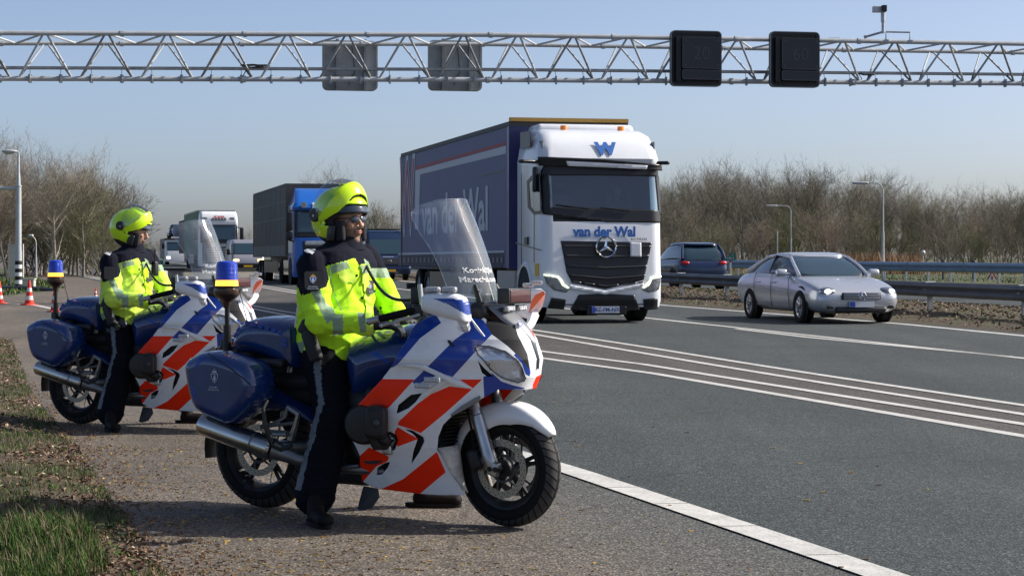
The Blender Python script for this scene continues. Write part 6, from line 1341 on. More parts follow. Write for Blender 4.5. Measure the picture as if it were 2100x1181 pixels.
def cab(T,body,prof,hw=1.23,xb=-2.25,rf=.22,hole=None):
    """prof: (z, front x) list; returns surface function"""
    zs=[p[0] for p in prof]; xs_=[p[1] for p in prof]; ws=[p[2] if len(p)>2 else hw for p in prof]
    k=MB(); k.loft([section(z,x,xb,w,rf) for z,x,w in zip(zs,xs_,ws)],True)
    if hole is not None:    # leave out the pane-sized front face of one storey
        kf=[i for i,f in enumerate(k.f) if len(f)==4 and all(abs(k.v[q][0]-xs_[0])<.6 for q in f) and {round(k.v[q][2],2) for q in f}=={hole[0],hole[1]} and min(k.v[q][1] for q in f)<-.5 and max(k.v[q][1] for q in f)>.5]
        for i in reversed(kf): del k.f[i]; del k.m[i]
    o=k.build('cab',body,T,True,50)
    def cs(y,z,off=0):
        xf=float(np.interp(z,zs,xs_)); w=float(np.interp(z,zs,ws)); a=abs(y); y_=y
        if a>w-rf:
            t=min(1,(a-(w-rf))/rf); x=xf-rf+rf*math.sqrt(max(0,1-t*t)); nx,ny=math.sqrt(max(0,1-t*t)),t
        else: x=xf; nx,ny=1,0
        return (x+off*nx,y+off*ny*(1 if y>0 else -1),z)
    return cs
def trailer(T,x0,x1,z0,z1,hw,side,name='trailer',top='tarp_grey',frame='frame_navy',ochre=None,wheels=True,fx=0):
    tr=[]; k=MB(); k.bb(x1,x0,-hw,hw,z0,z1-.05); b_=k.build('trailer_body',side,T)
    k=MB(); k.bb(x1-.02,x0+.02,-hw-.015,hw+.015,z1-.045,z1+.05); k.build('trailer_roof',top,T)
    k=MB(); k.bb(x0-.12,x0+.03,-hw-.02,hw+.02,z0-.02,z1-.05); k.build('corner_frame',frame,T); k=MB(); k.bb(x1-.03,x1+.10,-hw-.02,hw+.02,z0-.02,z1-.05); k.build('corner_frame',frame,T)
    if ochre: k=MB(); k.bb(x0-.04,x0+.10,-hw,hw,z1+.0505,z1+.13); k.build('front_beam',ochre,T)
    k=MB(); k.bb(x1+.1,x0-1.0,-.45,.45,z0-.28,z0-.005); k.bb(x1+.05,x1+.15,-1.15,1.15,.45,.6); k.build('chassis','dark_metal',T)
    k=MB(); k.bb(-10.2-2+fx,-6.2+fx,-hw+.03,-hw+.06,.45,.95); k.build('side_guard','slat_grey',T)
    if wheels:
        for i in range(3):
            for s in (-1,1): vwheel(T,x1+2.4+1.35*i,s*(hw-.22),.50,.36,'truck_grey')
        for s in (-1,1):
            for dx in (0,): vwheel(T,-5.2+fx,s*1.0,.5,.5,'truck_grey')
    k=MB(); k.bb(-8.2+fx,-8.0+fx,-.7,-.55,.1,1.0); k.bb(-8.2+fx,-8.0+fx,.55,.7,.1,1.0); k.build('landing_leg','dark_metal',T); return b_
def truck_base(o,tan,label,name='lorry',scale=1):
    T=Fr((o[0],o[1],hz(o[1])+.008),(tan,-1)); e=empty(name,(o[0],o[1],hz(o[1])+.008),T.rz); tag(e,label,'lorry'); return T,e
# ---- white tractor with purple curtain trailer
T,e=truck_base((1.79,40.3),.2236,'white truck with purple curtain trailer lettered van der Wal driving behind the windscreen')
e.name='articulated_lorry'
prof=[(.32,-.02,1.22),(.45,.02),(.95,.03),(1.2,.0),(1.95,-.04),(2.0,-.05),(3.08,-.22),(3.15,-.20),(3.25,-.16),(3.5,-.30,1.2),(3.72,-.52,1.14),(3.84,-.85,1.05),(3.88,-1.3,.98)]
cs=cab(e,'truck_white',prof,1.24,-2.2,.24,hole=(2.0,3.08))
def FP(poly,x0=-.02): return [T.Lx(p[0],p[1],x0)[1:] for p in poly]
def fpatch(name,poly,m,off=.012,x0=0,thick=.01,res=.03,parent=None): return patch(name,FP(poly,x0),lambda y,z:cs(y,z,off),m,parent or e,res,thick)
glassy('cab_glass',(.50,.66,.74),.10,.02,.5); mat('cab_lining',(.22,.24,.25),.8)
for pl in ([(1113,352),(1120,336),(1240,338),(1346,346),(1358,352),(1356,362),(1240,360),(1114,360)],[(1112,425),(1240,427),(1360,432),(1359,441),(1354,457),(1240,456),(1116,440)],[(1112,356),(1128,356),(1130,432),(1114,440)],[(1346,358),(1359,360),(1360,440),(1351,436)]): fpatch('windscreen_frame',pl,'grille_black',.010,-.13)
fpatch('windscreen',[(1124,356),(1240,357),(1350,361),(1354,434),(1240,430),(1126,428)],'cab_glass',.004,-.13,0)
k=MB(); k.bb(-1.9,-1.85,-1.15,1.15,1.2,3.6); k.bb(-1.85,-.3,-1.15,1.15,1.5,1.55); k.bb(-1.85,-.35,-1.16,-1.13,1.55,3.6); k.bb(-1.85,-.35,1.13,1.16,1.55,3.6); k.build('cab_interior','cab_lining',e)
k=MB(); k.rbox((-.42,0,2.02),(.45,2.1,.22),.08); k.build('dashboard','slat_grey',e,True); k=MB(); k.rbox((-.38,-.25,2.18),(.02,.22,.14),.01); k.build('screen_tablet','sign_white',e); k=MB(); k.rbox((-.35,.25,2.16),(.1,.3,.04),.01); k.build('papers','plate_white',e)
k=MB(); k.lathe((-.62,.58,2.22),(-.7,0,.6),[(-.015,.20),(0,.225),(.015,.20)],24,closed=True); k.build('steering_wheel','grille_black',e,True)
for y_ in (-.58,.58): k=MB(); k.rbox((-1.25,y_,2.2),(.16,.5,.9),.07); k.rbox((-1.22,y_,2.75),(.12,.3,.22),.05); k.build('seat','slat_grey',e,True)
b_=MB(); torso(b_,[(-1.05,.58,1.85,.13,.19,0),(-1.05,.58,2.1,.12,.2,0),(-1.08,.58,2.35,.10,.2,0),(-1.08,.58,2.45,.06,.1,0)]); b_.sphere((-1.03,.58,2.62),(.10,.078,.125)); capsule(b_,(-1.07,.58,2.4),(-1.06,.58,2.55),.05,.05)
for s_ in (-1,1): capsule(b_,(-1.06,.58+s_*.19,2.36),(-.95,.58+s_*.27,2.10),.05,.042); capsule(b_,(-.95,.58+s_*.27,2.10),(-.68,.58+s_*.17,2.28),.04,.03); b_.sphere((-.65,.58+s_*.16,2.30),(.045,.035,.045))
r_,V_=remesh(b_,.018,2); cc_=np.empty(len(r_.polygons)*3); r_.polygons.foreach_get('center',cc_); cc_=cc_.reshape(-1,3); dr=finish(r_,V_,'person',['skin','tarp_grey'],None,((cc_[:,2]<2.46)&(cc_[:,0]<-.72)).astype(int)); dr.location=e.location; dr.rotation_euler=e.rotation_euler; tag(dr,'driver in grey shirt behind the windscreen of the white truck','person')
fpatch('sun_visor',[(1112,322),(1240,328),(1350,338),(1352,350),(1240,345),(1114,340)],'grille_black',.10,-.16,.03); fpatch('visor_strip',[(1158,331),(1240,335),(1326,340),(1324,348),(1240,344),(1163,341)],'truck_white',.125,-.16)
fpatch('grille',[(1150,494),(1337,497),(1330,530),(1319,574),(1240,593),(1172,580),(1161,558),(1155,520)],'grille_black',.006)
for y0,y1,dip in ((503,506,0),(522,526,2),(543,547,4),(562,566,7),(576,579,9)):
    L0=1153+(y0-494)*.22; L1=1335-(y0-494)*.2; fpatch('grille_slat',[(L0,y0),(1243,y0+dip),(L1,y0+1),(L1,y1+1),(1243,y1+dip),(L0,y1)],'slat_grey',.03,0,.03)
fpatch('grille_sticker',[(1291,497),(1314,498),(1314,527),(1291,526)],'plate_white',.055)
fpatch('bumper_line',[(1164,583),(1240,596),(1318,580),(1316,588),(1240,604),(1168,592)],'truck_white',.03,0,.03)
fpatch('air_intake',[(1169,636),(1186,604),(1240,602),(1300,605),(1313,636),(1240,638)],'grille_black',.008)
fpatch('fog_opening',[(1124,632),(1130,610),(1160,614),(1157,635)],'grille_black',.008); fpatch('fog_opening',[(1318,613),(1348,611),(1350,634),(1322,636)],'grille_black',.008)
fpatch('headlight',[(1117,565),(1144,569),(1153,580),(1168,592),(1160,600),(1135,595),(1122,582)],'head_glass',.012); fpatch('headlight',[(1355,568),(1331,571),(1325,584),(1314,594),(1330,600),(1350,594),(1354,580)],'head_glass',.012)
fpatch('day_light',[(1117,562),(1143,566),(1150,572),(1156,582),(1167,590),(1163,592),(1151,585),(1146,574),(1140,569),(1118,565)],'drl',.03); fpatch('day_light',[(1355,565),(1333,568),(1327,578),(1316,588),(1318,592),(1330,585),(1336,572),(1354,569)],'drl',.03)
k=MB()
c=Vector(T.Lx(1243,507,.06)); k.lathe(c,(1,0,0),[(-.03,.195),(.02,.215),(.04,.20),(.02,.18),(-.03,.175)],32,closed=True)
for i in range(3):
    a=PI/2+i*2*PI/3; k.add([c+Vector((.05,0,0)),c+Vector((.01,.045*math.cos(a+PI/3*1),.045*math.sin(a+PI/3))),c+Vector((.03,.19*math.cos(a),.19*math.sin(a))),c+Vector((.01,.045*math.cos(a-PI/3),.045*math.sin(a-PI/3)))],[(0,1,2),(0,2,3)])
k.build('star_emblem','chrome',e,True)
def ftext(txt,px_,py_,wpx,size,m,off=.03,x0=0,bold=.0):
    c=Vector(cs(*T.Lx(px_,py_,x0)[1:],off)); w=wpx/4200*41/.976; return text_mesh(txt,size,'lettering',m,e,basis(c,(0,1,0),(0,0,1)),.004,bold,w)
ftext('van der Wal',1240,476,128,.27,'text_blue',bold=.012); ftext('ACTROS',1310,491,34,.07,'grille_black')
fpatch('plate_holder',[(1203,625),(1285,627),(1284,646),(1203,645)],'grille_black',.03); k=MB(); pl=T.Lx(1242,635,.05); k.box(pl,(.015,.56,.13)); o=k.build('number_plate','plate_white',e); k=MB(); k.box(Vector(pl)+Vector((.009,-.25,0)),(.004,.06,.12)); k.build('plate_band','plate_blue',o)
text_mesh('BZ-FM-NX',.11,'lettering','print_navy',o,basis(Vector(pl)+Vector((.011,.03,0)),(0,1,0),(0,0,1)),.001,.002)
c=Vector(T.Lx(1239,307,-.35)); c=Vector(cs(c.y,c.z,.03)); 
for d_,m_,s_ in ((0,'text_blue',.42),):
    sl_=Vector((-.55,0,1)); text_mesh('W',.38,'lettering','text_blue',e,basis(c,(0,1,0),sl_),.003,.022); text_mesh('W',.36,'lettering','tarp_red',e,basis(c+Vector((.008,0,-.04)),(0,1,0),sl_),.003,-.005)
# cab side (vehicle right side faces the camera)
def SPt(px_,py_,y=-1.245): return Vector(T.L(px_,py_,y))
def spatch(name,poly,m,y=-1.243,t=.012,tx=T,te=e): P=[Vector(tx.L(p[0],p[1],y)) for p in poly]; k=MB(); k.prism(P,(0,-t,0)); return k.build(name,m,te)
spatch('side_window',[(1086,376),(1094,366),(1107,362),(1109,432),(1098,434),(1089,424)],'truck_glass'); spatch('window_seal',[(1082,372),(1092,360),(1109,356),(1109,362),(1094,366),(1086,376),(1089,424),(1098,434),(1109,432),(1110,438),(1096,440),(1084,426)],'grille_black',-1.243,.02)
spatch('roof_side_opening',[(1068,272),(1088,269),(1088,300),(1068,306)],'grille_black'); spatch('door_line',[(1058,497),(1108,512),(1108,514),(1058,499)],'slat_grey'); spatch('door_handle',[(1078,487),(1084,486),(1084,502),(1078,501)],'grille_black',-1.243,.03)
spatch('warning_sticker',[(1098,541),(1105,540),(1105,566),(1098,566)],'plate_yellow'); 
k=MB(); a_=SPt(1112,330); k.rbox(Vector((-.30,-1.40,a_.z)),(.16,.5,.07),.03,R(25)); k.rbox(Vector((-.32,-1.30,a_.z-.35)),(.14,.10,.5),.04); k.build('mirror_camera','grille_black',e,True); k=MB(); k.rbox(Vector((-.30,1.30,a_.z)),(.16,.3,.07),.03,R(-25)); k.build('mirror_camera','grille_black',e,True)
k=MB(); k.bb(-.62,-.60,-1.255,-1.248,1.2,3.0); k.bb(-1.75,-1.73,-1.255,-1.248,.9,3.0); k.build('door_gap','slat_grey',e)
k=MB(); k.lathe((-1.42,-1.235,.52),(0,-1,0),[(0,.60),(.02,.60),(.02,.0)],32); k.build('wheel_arch','interior_dark',e); k=MB(); k.lathe((-1.42,-1.245,.52),(0,-1,0),[(0,.62),(.03,.60),(.03,.66),(0,.70)],32,closed=True); k.build('arch_trim','truck_white',e,True)
for s in (-1,1): vwheel(e,-1.42,s*1.06,.52,.34,'truck_grey'); vwheel(e,-5.0,s*1.02,.52,.42,'truck_grey')
k=MB(); k.bb(-2.2,.0,-.9,.9,.36,.6); k.bb(-6,-2.2,-.4,.4,.5,.8); k.build('chassis','dark_metal',e)
k=MB(); k.bb(-4.3,-2.6,-1.2,-.75,.42,1.02); k.build('fuel_tank','truck_grey',e)
for px_,py_ in ((1156,262),(1273,264)):
    c=Vector(T.Lx(px_,py_,-1.1)); k=MB(); k.cyl(c+Vector((0,0,-.12)),c+Vector((0,0,.04)),.07,n=14); k.build('amber_beacon','amber_lens',e,True)
k=MB(); k.rbox((-1.75,0,3.86),(.85,2.05,.28),.1); k.build('roof_spoiler','truck_white',e,True)
k=MB(); k.bb(-2.35,-2.2,-.9,.9,1.2,3.7); k.build('cab_rear','truck_white',e)
X0=-2.75; X1=-2.75-13.6; Z1=4.08; tb=trailer(e,X0,X1,1.08,Z1,1.275,'tarp_purple','trailer',ochre='ochre')
ys=-1.2765
spatch('curtain_band',[(817,523),(1034,518),(1034,549),(817,545)],'tarp_dark',ys,.004); spatch('curtain_edge',[(817,519),(1034,514),(1034,518),(817,523)],'tarp_white',ys,.004)
for i in range(26):
    px_=820+i*8.3; spatch('strap_buckle',[(px_,528),(px_+4,528),(px_+4,538),(px_,538)],'frame_navy',ys-.004,.01)
spatch('red_stripe',[(852,342),(1038,291),(1038,298),(852,349)],'tarp_red',ys,.004); spatch('white_stripe',[(852,350),(1038,299),(1038,315),(862,358),(858,470),(851,470)],'tarp_white',ys,.004)
def stext(txt,p0,p1,zc,hgt,m,off=0,bold=0):
    A=SPt(p0,zc,ys); B=SPt(p1,zc,ys); c=(A+B)/2; c.y=ys-.006-off; return text_mesh(txt,hgt,'lettering',m,e,basis(c,(1,0,0),(0,0,1)),.002,bold,abs(B.x-A.x))
stext('van der Wal',866,1002,440,1.35,'tarp_white',bold=.03); stext('W',820,852,410,2.9,'tarp_white',0,.10); stext('W',822,850,408,2.75,'tarp_red',.004,-.02)
spatch('faint_lettering_strip',[(984,360),(1034,347),(1034,351),(984,364)],'tarp_band',ys,.004)
# driver, wheel and things behind the glass are left dark; wipers
for a,b_ in (((1140,420),(1205,428)),((1230,426),(1290,433))): A=Vector(cs(*T.Lx(*a,-.1)[1:],.04)); B=Vector(cs(*T.Lx(*b_,-.1)[1:],.04)); k=MB(); k.tube([A,B],.014,5); k.build('wiper','grille_black',e)
# ---- blue cab with grey trailer
T2,e2=truck_base((-7.55,82.6),.2212,'blue lorry with grey curtain trailer driving behind the foreground rider helmet')
e2.name='articulated_lorry'
prof2=[(.32,-.02,1.22),(.5,.02),(1.2,.0),(1.95,-.03),(3.0,-.18),(3.1,-.15),(3.2,-.2),(3.35,-.45,1.15),(3.8,-1.3,1.05),(3.95,-1.8,1.0)]
cs2=cab(e2,'truck_blue',prof2,1.24,-2.2,.22)
def yzpatch(name,poly,m,csf,par,off=.015,thick=.01): return patch(name,poly,lambda y,z:csf(y,z,off),m,par,.05,thick)
yzpatch('windscreen_frame',[(-1.2,1.92),(-1.17,3.0),(1.17,3.0),(1.2,1.92)],'grille_black',cs2,e2,.008); yzpatch('windscreen',[(-1.1,2.1),(-1.08,2.94),(1.08,2.94),(1.1,2.1)],'truck_glass',cs2,e2,.02)
yzpatch('sun_visor',[(-1.2,3.05),(-1.2,3.18),(1.2,3.18),(1.2,3.05)],'truck_blue',cs2,e2,.09,.03); yzpatch('name_board',[(-.5,3.07),(-.5,3.32),(.7,3.32),(.7,3.07)],'plate_white',cs2,e2,.14); text_mesh('De',.2,'lettering','print_navy',e2,basis((.0,-.36,3.19),(0,1,0),(0,0,1)),.002)
yzpatch('grille',[(-.85,.95),(-.9,1.75),(.9,1.75),(.85,.95)],'grille_black',cs2,e2); yzpatch('badge_strip',[(-.8,1.58),(-.8,1.78),(.8,1.78),(.8,1.58)],'silver_metal',cs2,e2,.03); yzpatch('step_panel',[(-1.1,.40),(-1.1,.85),(-.7,.85),(-.7,.40)],'head_glass',cs2,e2); yzpatch('step_panel',[(1.1,.40),(1.1,.85),(.7,.85),(.7,.40)],'head_glass',cs2,e2)
for s in (-1,1):
    k=MB(); k.rbox((-.18,s*1.42,2.55),(.14,.26,.75),.05); k.rbox((-.18,s*1.42,1.98),(.14,.26,.36),.1); k.tube([(-.25,s*1.2,3.0),(-.18,s*1.42,2.98)],.03,6); k.tube([(-.25,s*1.2,1.75),(-.18,s*1.42,1.8)],.03,6); k.build('mirror','grille_black',e2,True)
    for x in (-1.4,-5.0): vwheel(e2,x,s*1.05,.52,.36,'truck_grey')
k=MB(); k.lathe((-.05,-.85,3.22),(1,0,0),[(-.05,.06),(.05,.13),(.07,.12),(.07,0)],16); k.build('spot_light','head_glass',e2,True)
k=MB(); k.bb(-2.0,-.55,-1.252,-1.243,1.3,1.9); k.build('side_panel','truck_white',e2); k=MB(); k.bb(-1.45,-.45,-1.252,-1.243,2.1,2.85); k.build('side_window','truck_glass',e2); k=MB(); k.bb(-1.95,-1.55,-1.25,-1.243,2.0,3.1); k.build('shutter','tarp_seam',e2)
k=MB(); k.bb(-4.4,-2.5,-1.2,-.8,.4,1.0); k.build('fuel_tank','chrome',e2); k=MB(); k.lathe((-1.4,-1.235,.52),(0,-1,0),[(0,.60),(.02,.60),(.02,.0)],28); k.build('wheel_arch','interior_dark',e2)
k=MB(); k.bb(-2.2,.0,-.9,.9,.36,.6); k.bb(-6,-2.2,-.4,.4,.5,.8); k.build('chassis','dark_metal',e2)
trailer(e2,-2.7,-17.2,1.15,4.13,1.275,'tarp_grey',frame='tarp_grey')
for i in range(7): x=-2.9-i*2.02; k=MB(); k.bb(x-.02,x+.02,-1.284,-1.2755,1.75,4.0); k.build('curtain_seam','tarp_seam',e2)
for z in (2.75,3.45): k=MB(); k.bb(-17.0,-2.9,-1.286,-1.2755,z-.015,z+.015); k.build('curtain_seam','tarp_seam',e2)
for i in range(7): x=-2.95-i*2.02; k=MB(); k.bb(x-1.94,x,-1.29,-1.2755,1.17,1.62); k.build('lower_panel','tarp_band',e2)
# ---- white cab with dark grille, green trailer
T3,e3=truck_base((-19.45,136),.2236,'distant lorry with white cab, dark slatted grille and green trailer'); e3.name='articulated_lorry'
cs3=cab(e3,'truck_white',[(.3,0),(1.2,.02),(2.0,-.03),(3.05,-.18),(3.2,-.1),(3.75,-.3,1.22),(3.95,-.6,1.15)],1.26,-2.2,.18)
yzpatch('windscreen_frame',[(-1.22,1.85),(-1.2,3.05),(1.2,3.05),(1.22,1.85)],'grille_black',cs3,e3,.008); yzpatch('windscreen',[(-1.12,2.05),(-1.1,2.98),(1.1,2.98),(1.12,2.05)],'truck_glass',cs3,e3,.02); yzpatch('front_panel',[(-1.1,.45),(-1.1,1.85),(1.1,1.85),(1.1,.45)],'scania_dark',cs3,e3,.008)
for i in range(6): z=.62+i*.155; yzpatch('grille_slat',[(-.8,z),(-.85,z+.05),(.85,z+.05),(.8,z)],'truck_grey',cs3,e3,.03)
text_mesh('SCANIA',.26,'lettering','chrome',e3,basis((.06,0,1.68),(0,1,0),(0,0,1)),.01,.012); text_mesh('SUPER',.12,'lettering','chrome',e3,basis((.06,0,1.50),(0,1,0),(0,0,1)),.01,.006)
for i in range(5): k=MB(); k.lathe((-.14,-.4+i*.2,3.42),(1,0,0),[(-.05,.05),(.04,.1),(.05,.09),(.05,0)],14); k.build('spot_light','head_glass',e3,True)
text_mesh('SCANIA',.2,'lettering','sign_red',e3,basis((-.05,0,3.56),(0,1,0),(-.2,0,1)),.01,.012)
for s in (-1,1):
    k=MB(); k.rbox((-.1,s*1.5,2.45),(.16,.26,.85),.06); k.tube([(-.2,s*1.2,2.9),(-.1,s*1.5,2.8)],.03,6); k.build('mirror','grille_black',e3,True); vwheel(e3,-1.4,s*1.05,.52,.36,'truck_grey')
    yzpatch('top_lamp',[(s*.75,3.42),(s*1.05,3.40),(s*1.05,3.55),(s*.75,3.55)],'head_glass',cs3,e3,.02)
k=MB(); k.bb(-2.2,.0,-.9,.9,.36,.6); k.build('chassis','dark_metal',e3)
trailer(e3,-2.7,-16.4,1.1,4.02,1.275,'tarp_green',top='truck_grey',frame='tarp_green')
# ---- far blue and white lorry and the car transporter
T4,e4=truck_base((-24.9,166),.2236,'farthest lorry with a brown and blue container, half behind the white cab'); e4.name='articulated_lorry'
cs4=cab(e4,'truck_white',[(.3,0),(1.2,.02),(2.0,-.03),(2.9,-.15),(3.3,-.3)],1.22,-2.1,.18); yzpatch('windscreen',[(-1.1,1.9),(-1.1,2.8),(1.1,2.8),(1.1,1.9)],'truck_glass',cs4,e4,.02); yzpatch('front_panel',[(-.9,.5),(-.9,1.5),(.9,1.5),(.9,.5)],'scania_dark',cs4,e4)
for s in (-1,1): yzpatch('headlight',[(s*.8,.6),(s*1.1,.6),(s*1.1,.78),(s*.8,.78)],'head_lit',cs4,e4,.02); vwheel(e4,-1.4,s*1.05,.5,.36,'truck_grey')
k=MB(); k.bb(-14,-2.5,-1.25,1.25,1.1,3.9); k.build('container','leaf_brown',e4); k=MB(); k.bb(-2.499,-2.42,-1.2,1.25,2.2,3.88); k.build('container_end','truck_blue',e4); k=MB(); k.bb(-14,0,-.8,.8,.4,1.09); k.build('chassis','dark_metal',e4)
T5,e5=truck_base((-29.9,184),.2236,'far car transporter with low cab and a dark car loaded above it'); e5.name='car_transporter'
cs5=cab(e5,'truck_white',[(.3,0),(1.2,.02),(1.9,-.25),(2.2,-.4)],1.2,-1.9,.18); yzpatch('windscreen',[(-1.05,1.3),(-1.05,2.05),(1.05,2.05),(1.05,1.3)],'truck_glass',cs5,e5,.02)
for s in (-1,1): yzpatch('headlight',[(s*.8,.55),(s*1.1,.55),(s*1.1,.75),(s*.8,.75)],'head_lit',cs5,e5,.02); k=MB(); k.rbox((-.2,s*1.4,1.7),(.1,.25,.5),.04); k.build('mirror','grille_black',e5,True); vwheel(e5,-1.4,s*1.0,.5,.36,'truck_grey')
k=MB(); k.bb(-10,-.2,-1.2,1.2,2.3,2.4); k.bb(-10,-2,-1.2,-1.1,.6,2.3); k.bb(-10,-2,1.1,1.2,.6,2.3); k.bb(-10,-2,-1,1,.5,.7); k.build('load_deck','dark_metal',e5)
def rcar(e,x0,z0,m,L=4.3):
    k=MB(); k.rbox((x0-L/2,0,z0+.45),(L,1.75,.6),.2); k.build('car_body',m,e,True); k=MB(); k.rbox((x0-L*.52,0,z0+.95),(L*.55,1.45,.6),.22); k.build('car_glass','truck_glass',e,True)
# ---- car on the transporter is its own thing
ec=empty('loaded_car',(-29.9,184,hz(184)),T5.rz); tag(ec,'dark car riding on the upper deck of the far transporter','car'); rcar(ec,-.6,2.42,'car_navy')
for s in (-1,1):
    for x in (-1.4,-4.0): vwheel(ec,x,s*.75,.3,.2,zc=2.72)
# ================================================================ VANS
def van(o,tan,label,body,w,L,Hh,plate,snub=False,glass_z=(1.15,1.9),name='van',lights='head_glass',xw=None):
    T=Fr((o[0],o[1],hz(o[1])+.008),(tan,-1)); e=empty(name,(o[0],o[1],hz(o[1])+.008),T.rz); tag(e,label,'van'); hw=w/2
    zb=glass_z[0]; x1=-.25 if snub else -.75; x2=x1-.55
    cs_=cab(e,body,[(.28,-.04,hw*.95),(.45,.02,hw),(.75,.02,hw),(zb-.12,-.10 if snub else -.35,hw*.98),(zb,x1,hw*.97),(glass_z[1],x2,hw*.90),(Hh-.06,x2-.25,hw*.86),(Hh,x2-.6,hw*.78)],hw,-L,.16)
    yzpatch('windscreen',[(-hw*.88,zb+.05),(-hw*.80,glass_z[1]),(hw*.80,glass_z[1]),(hw*.88,zb+.05)],'truck_glass',cs_,e,.015)
    yzpatch('lower_bumper',[(-hw*.93,.3),(-hw*.95,.62),(hw*.95,.62),(hw*.93,.3)],'grille_black' if snub else body,cs_,e,.03,.03)
    for s in (-1,1):
        if snub: yzpatch('headlight',[(s*hw*.55,.72),(s*hw*.9,.72),(s*hw*.9,.86),(s*hw*.55,.86)],lights,cs_,e,.02)
        else: yzpatch('headlight',[(s*hw*.62,.74),(s*hw*.92,.78),(s*hw*.93,1.05),(s*hw*.7,.98)],lights,cs_,e,.02)
        k=MB(); k.rbox((x1-.25,s*(hw+.14),zb+.18),(.12,.2,.34),.05); k.tube([(x1-.3,s*hw*.9,zb+.05),(x1-.25,s*(hw+.12),zb+.1)],.03,6); k.build('mirror','grille_black',e,True)
        for x in (-.9,-L+1.1): vwheel(e,x,s*(hw-.12),.33,.22)
        k=MB(); k.prism([(x1-.25,s*(hw*.965),zb+.06),(x2-.1,s*hw*.925,glass_z[1]-.04),(x2-1.0,s*hw*.925,glass_z[1]-.04),(x2-1.0,s*hw*.975,zb+.06)],(0,s*.012,0)); k.build('side_window','truck_glass',e)
    k=MB(); k.box((.06,0,.46),(.02,.52,.11)); pl=k.build('number_plate','plate_yellow',e)
    return e,cs_,T
ev,csv,Tv=van((-5.6,94),.2236,'dark blue van with yellow plate and roof rack beside the purple trailer','van_navy',1.99,5.9,2.32,None)
yzpatch('grille',[(-.52,.74),(-.56,1.02),(.56,1.02),(.52,.74)],'grille_black',csv,ev)
for i in range(4): z=.77+i*.062; yzpatch('grille_slat',[(-.5,z),(-.5,z+.018),(.5,z+.018),(.5,z)],'silver_metal',csv,ev,.03)
k=MB(); c=Vector(csv(0,.9,.05)); k.lathe(c,(1,0,.25),[(-.02,.075),(.01,.085),(.02,.075)],20,closed=True); k.tube([c+Vector((.015,-.05,.05)),c+Vector((.015,-.02,-.05)),c+Vector((.015,0,.0)),c+Vector((.015,.02,-.05)),c+Vector((.015,.05,.05))],.01,5); k.build('round_emblem','chrome',ev,True)
k=MB()
for y in (-.75,.75): k.tube([(-1.5,y,2.38),(-5.0,y,2.38)],.03,6)
for x in (-1.6,-2.8,-4.0): k.tube([(x,-.8,2.37),(x,.8,2.37)],.03,6)
k.build('roof_rack','grille_black',ev)
k=MB(); k.box(Vector(csv(0,1.09,.03)),(.01,.5,.035)); k.build('bonnet_strip','print_white',ev)
es,css,Ts=van((-15.2,118),.2236,'silver van with lit amber lamps and black bumper behind the grey trailer','van_silver',1.9,4.8,2.0,None,True,(1.1,1.78),lights='head_amber')
# ================================================================ CARS
def loft_body(name,st,m,parent,n=3):
    """st: x, z low, z shoulder, z top, half width low, shoulder, top"""
    k=MB(); rings=[]
    for x,zl,zs,zt,wl_,ws_,wt in st:
        h=[(wl_*.6,zl),(wl_,zl+.03),(ws_*1.0,lerp(zl,zs,.45)),(ws_,lerp(zl,zs,.8)),(ws_*.975,zs),(lerp(ws_,wt,.55),lerp(zs,zt,.72)),(wt,zt-.004),(wt*.45,zt)]
        rings.append([Vector((x,-y,z)) for y,z in h]+[Vector((x,y,z)) for y,z in reversed(h)])
    k.loft(rings,True); o=k.build(name,m,parent,True,180); md=o.modifiers.new('s','SUBSURF'); md.levels=2; md.render_levels=2; return o
def glass_house(e,st,roof,hwb,hwr,m,paint,pillars):
    """st: lower ring (x,z) front to back, roof: upper ring; side glass, screens and a painted roof shell"""
    pass
def car(o,tan,label,m,L,Wd,Hh,kind):
    T=Fr((o[0],o[1],hz(o[1])+.008),(tan[0],tan[1])); e=empty('car',(o[0],o[1],hz(o[1])+.008),T.rz); tag(e,label,'car'); return T,e
# silver coupe-like saloon
T6,e6=car((6.80,39.95),(math.sin(R(13.5)),-math.cos(R(13.5))),'silver saloon car with its headlamps on, driving in the fast lane','car_silver',4.9,1.87,1.4,0)
st=[(.02,.36,.52,.56,.55,.62,.50),(-.03,.24,.56,.62,.66,.76,.62),(-.16,.20,.60,.69,.78,.86,.72),(-.45,.19,.66,.78,.84,.915,.76),(-.85,.19,.72,.855,.86,.93,.78),(-1.3,.19,.77,.93,.87,.93,.78),(-1.9,.19,.82,.97,.88,.93,.78),(-2.8,.19,.86,.99,.88,.93,.78),(-3.6,.20,.88,1.01,.88,.93,.76),(-4.2,.23,.87,1.0,.86,.915,.72),(-4.62,.28,.83,.96,.82,.88,.66),(-4.85,.34,.76,.90,.74,.80,.60),(-4.92,.42,.68,.80,.6,.66,.5)]
loft_body('body',st,'car_silver',e6)
gst=[(-1.32,.90,.92,.93,.72,.74,.70),(-1.62,.9,.98,1.09,.76,.77,.66),(-2.0,.9,1.02,1.27,.79,.79,.60),(-2.35,.9,1.05,1.36,.80,.80,.56),(-2.9,.9,1.05,1.385,.80,.80,.54),(-3.4,.9,1.04,1.335,.79,.79,.54),(-3.9,.9,1.02,1.22,.76,.76,.56),(-4.3,.9,.99,1.07,.70,.70,.58),(-4.5,.9,.96,.99,.62,.62,.56)]
loft_body('glasshouse',gst,'truck_glass',e6)
rst=[(-2.12,1.27,1.30,1.345,.60,.60,.54),(-2.4,1.30,1.35,1.40,.62,.60,.54),(-2.9,1.31,1.36,1.415,.62,.60,.52),(-3.4,1.27,1.31,1.365,.61,.59,.52),(-3.75,1.19,1.24,1.285,.60,.59,.50)]
loft_body('roof',rst,'car_silver',e6)
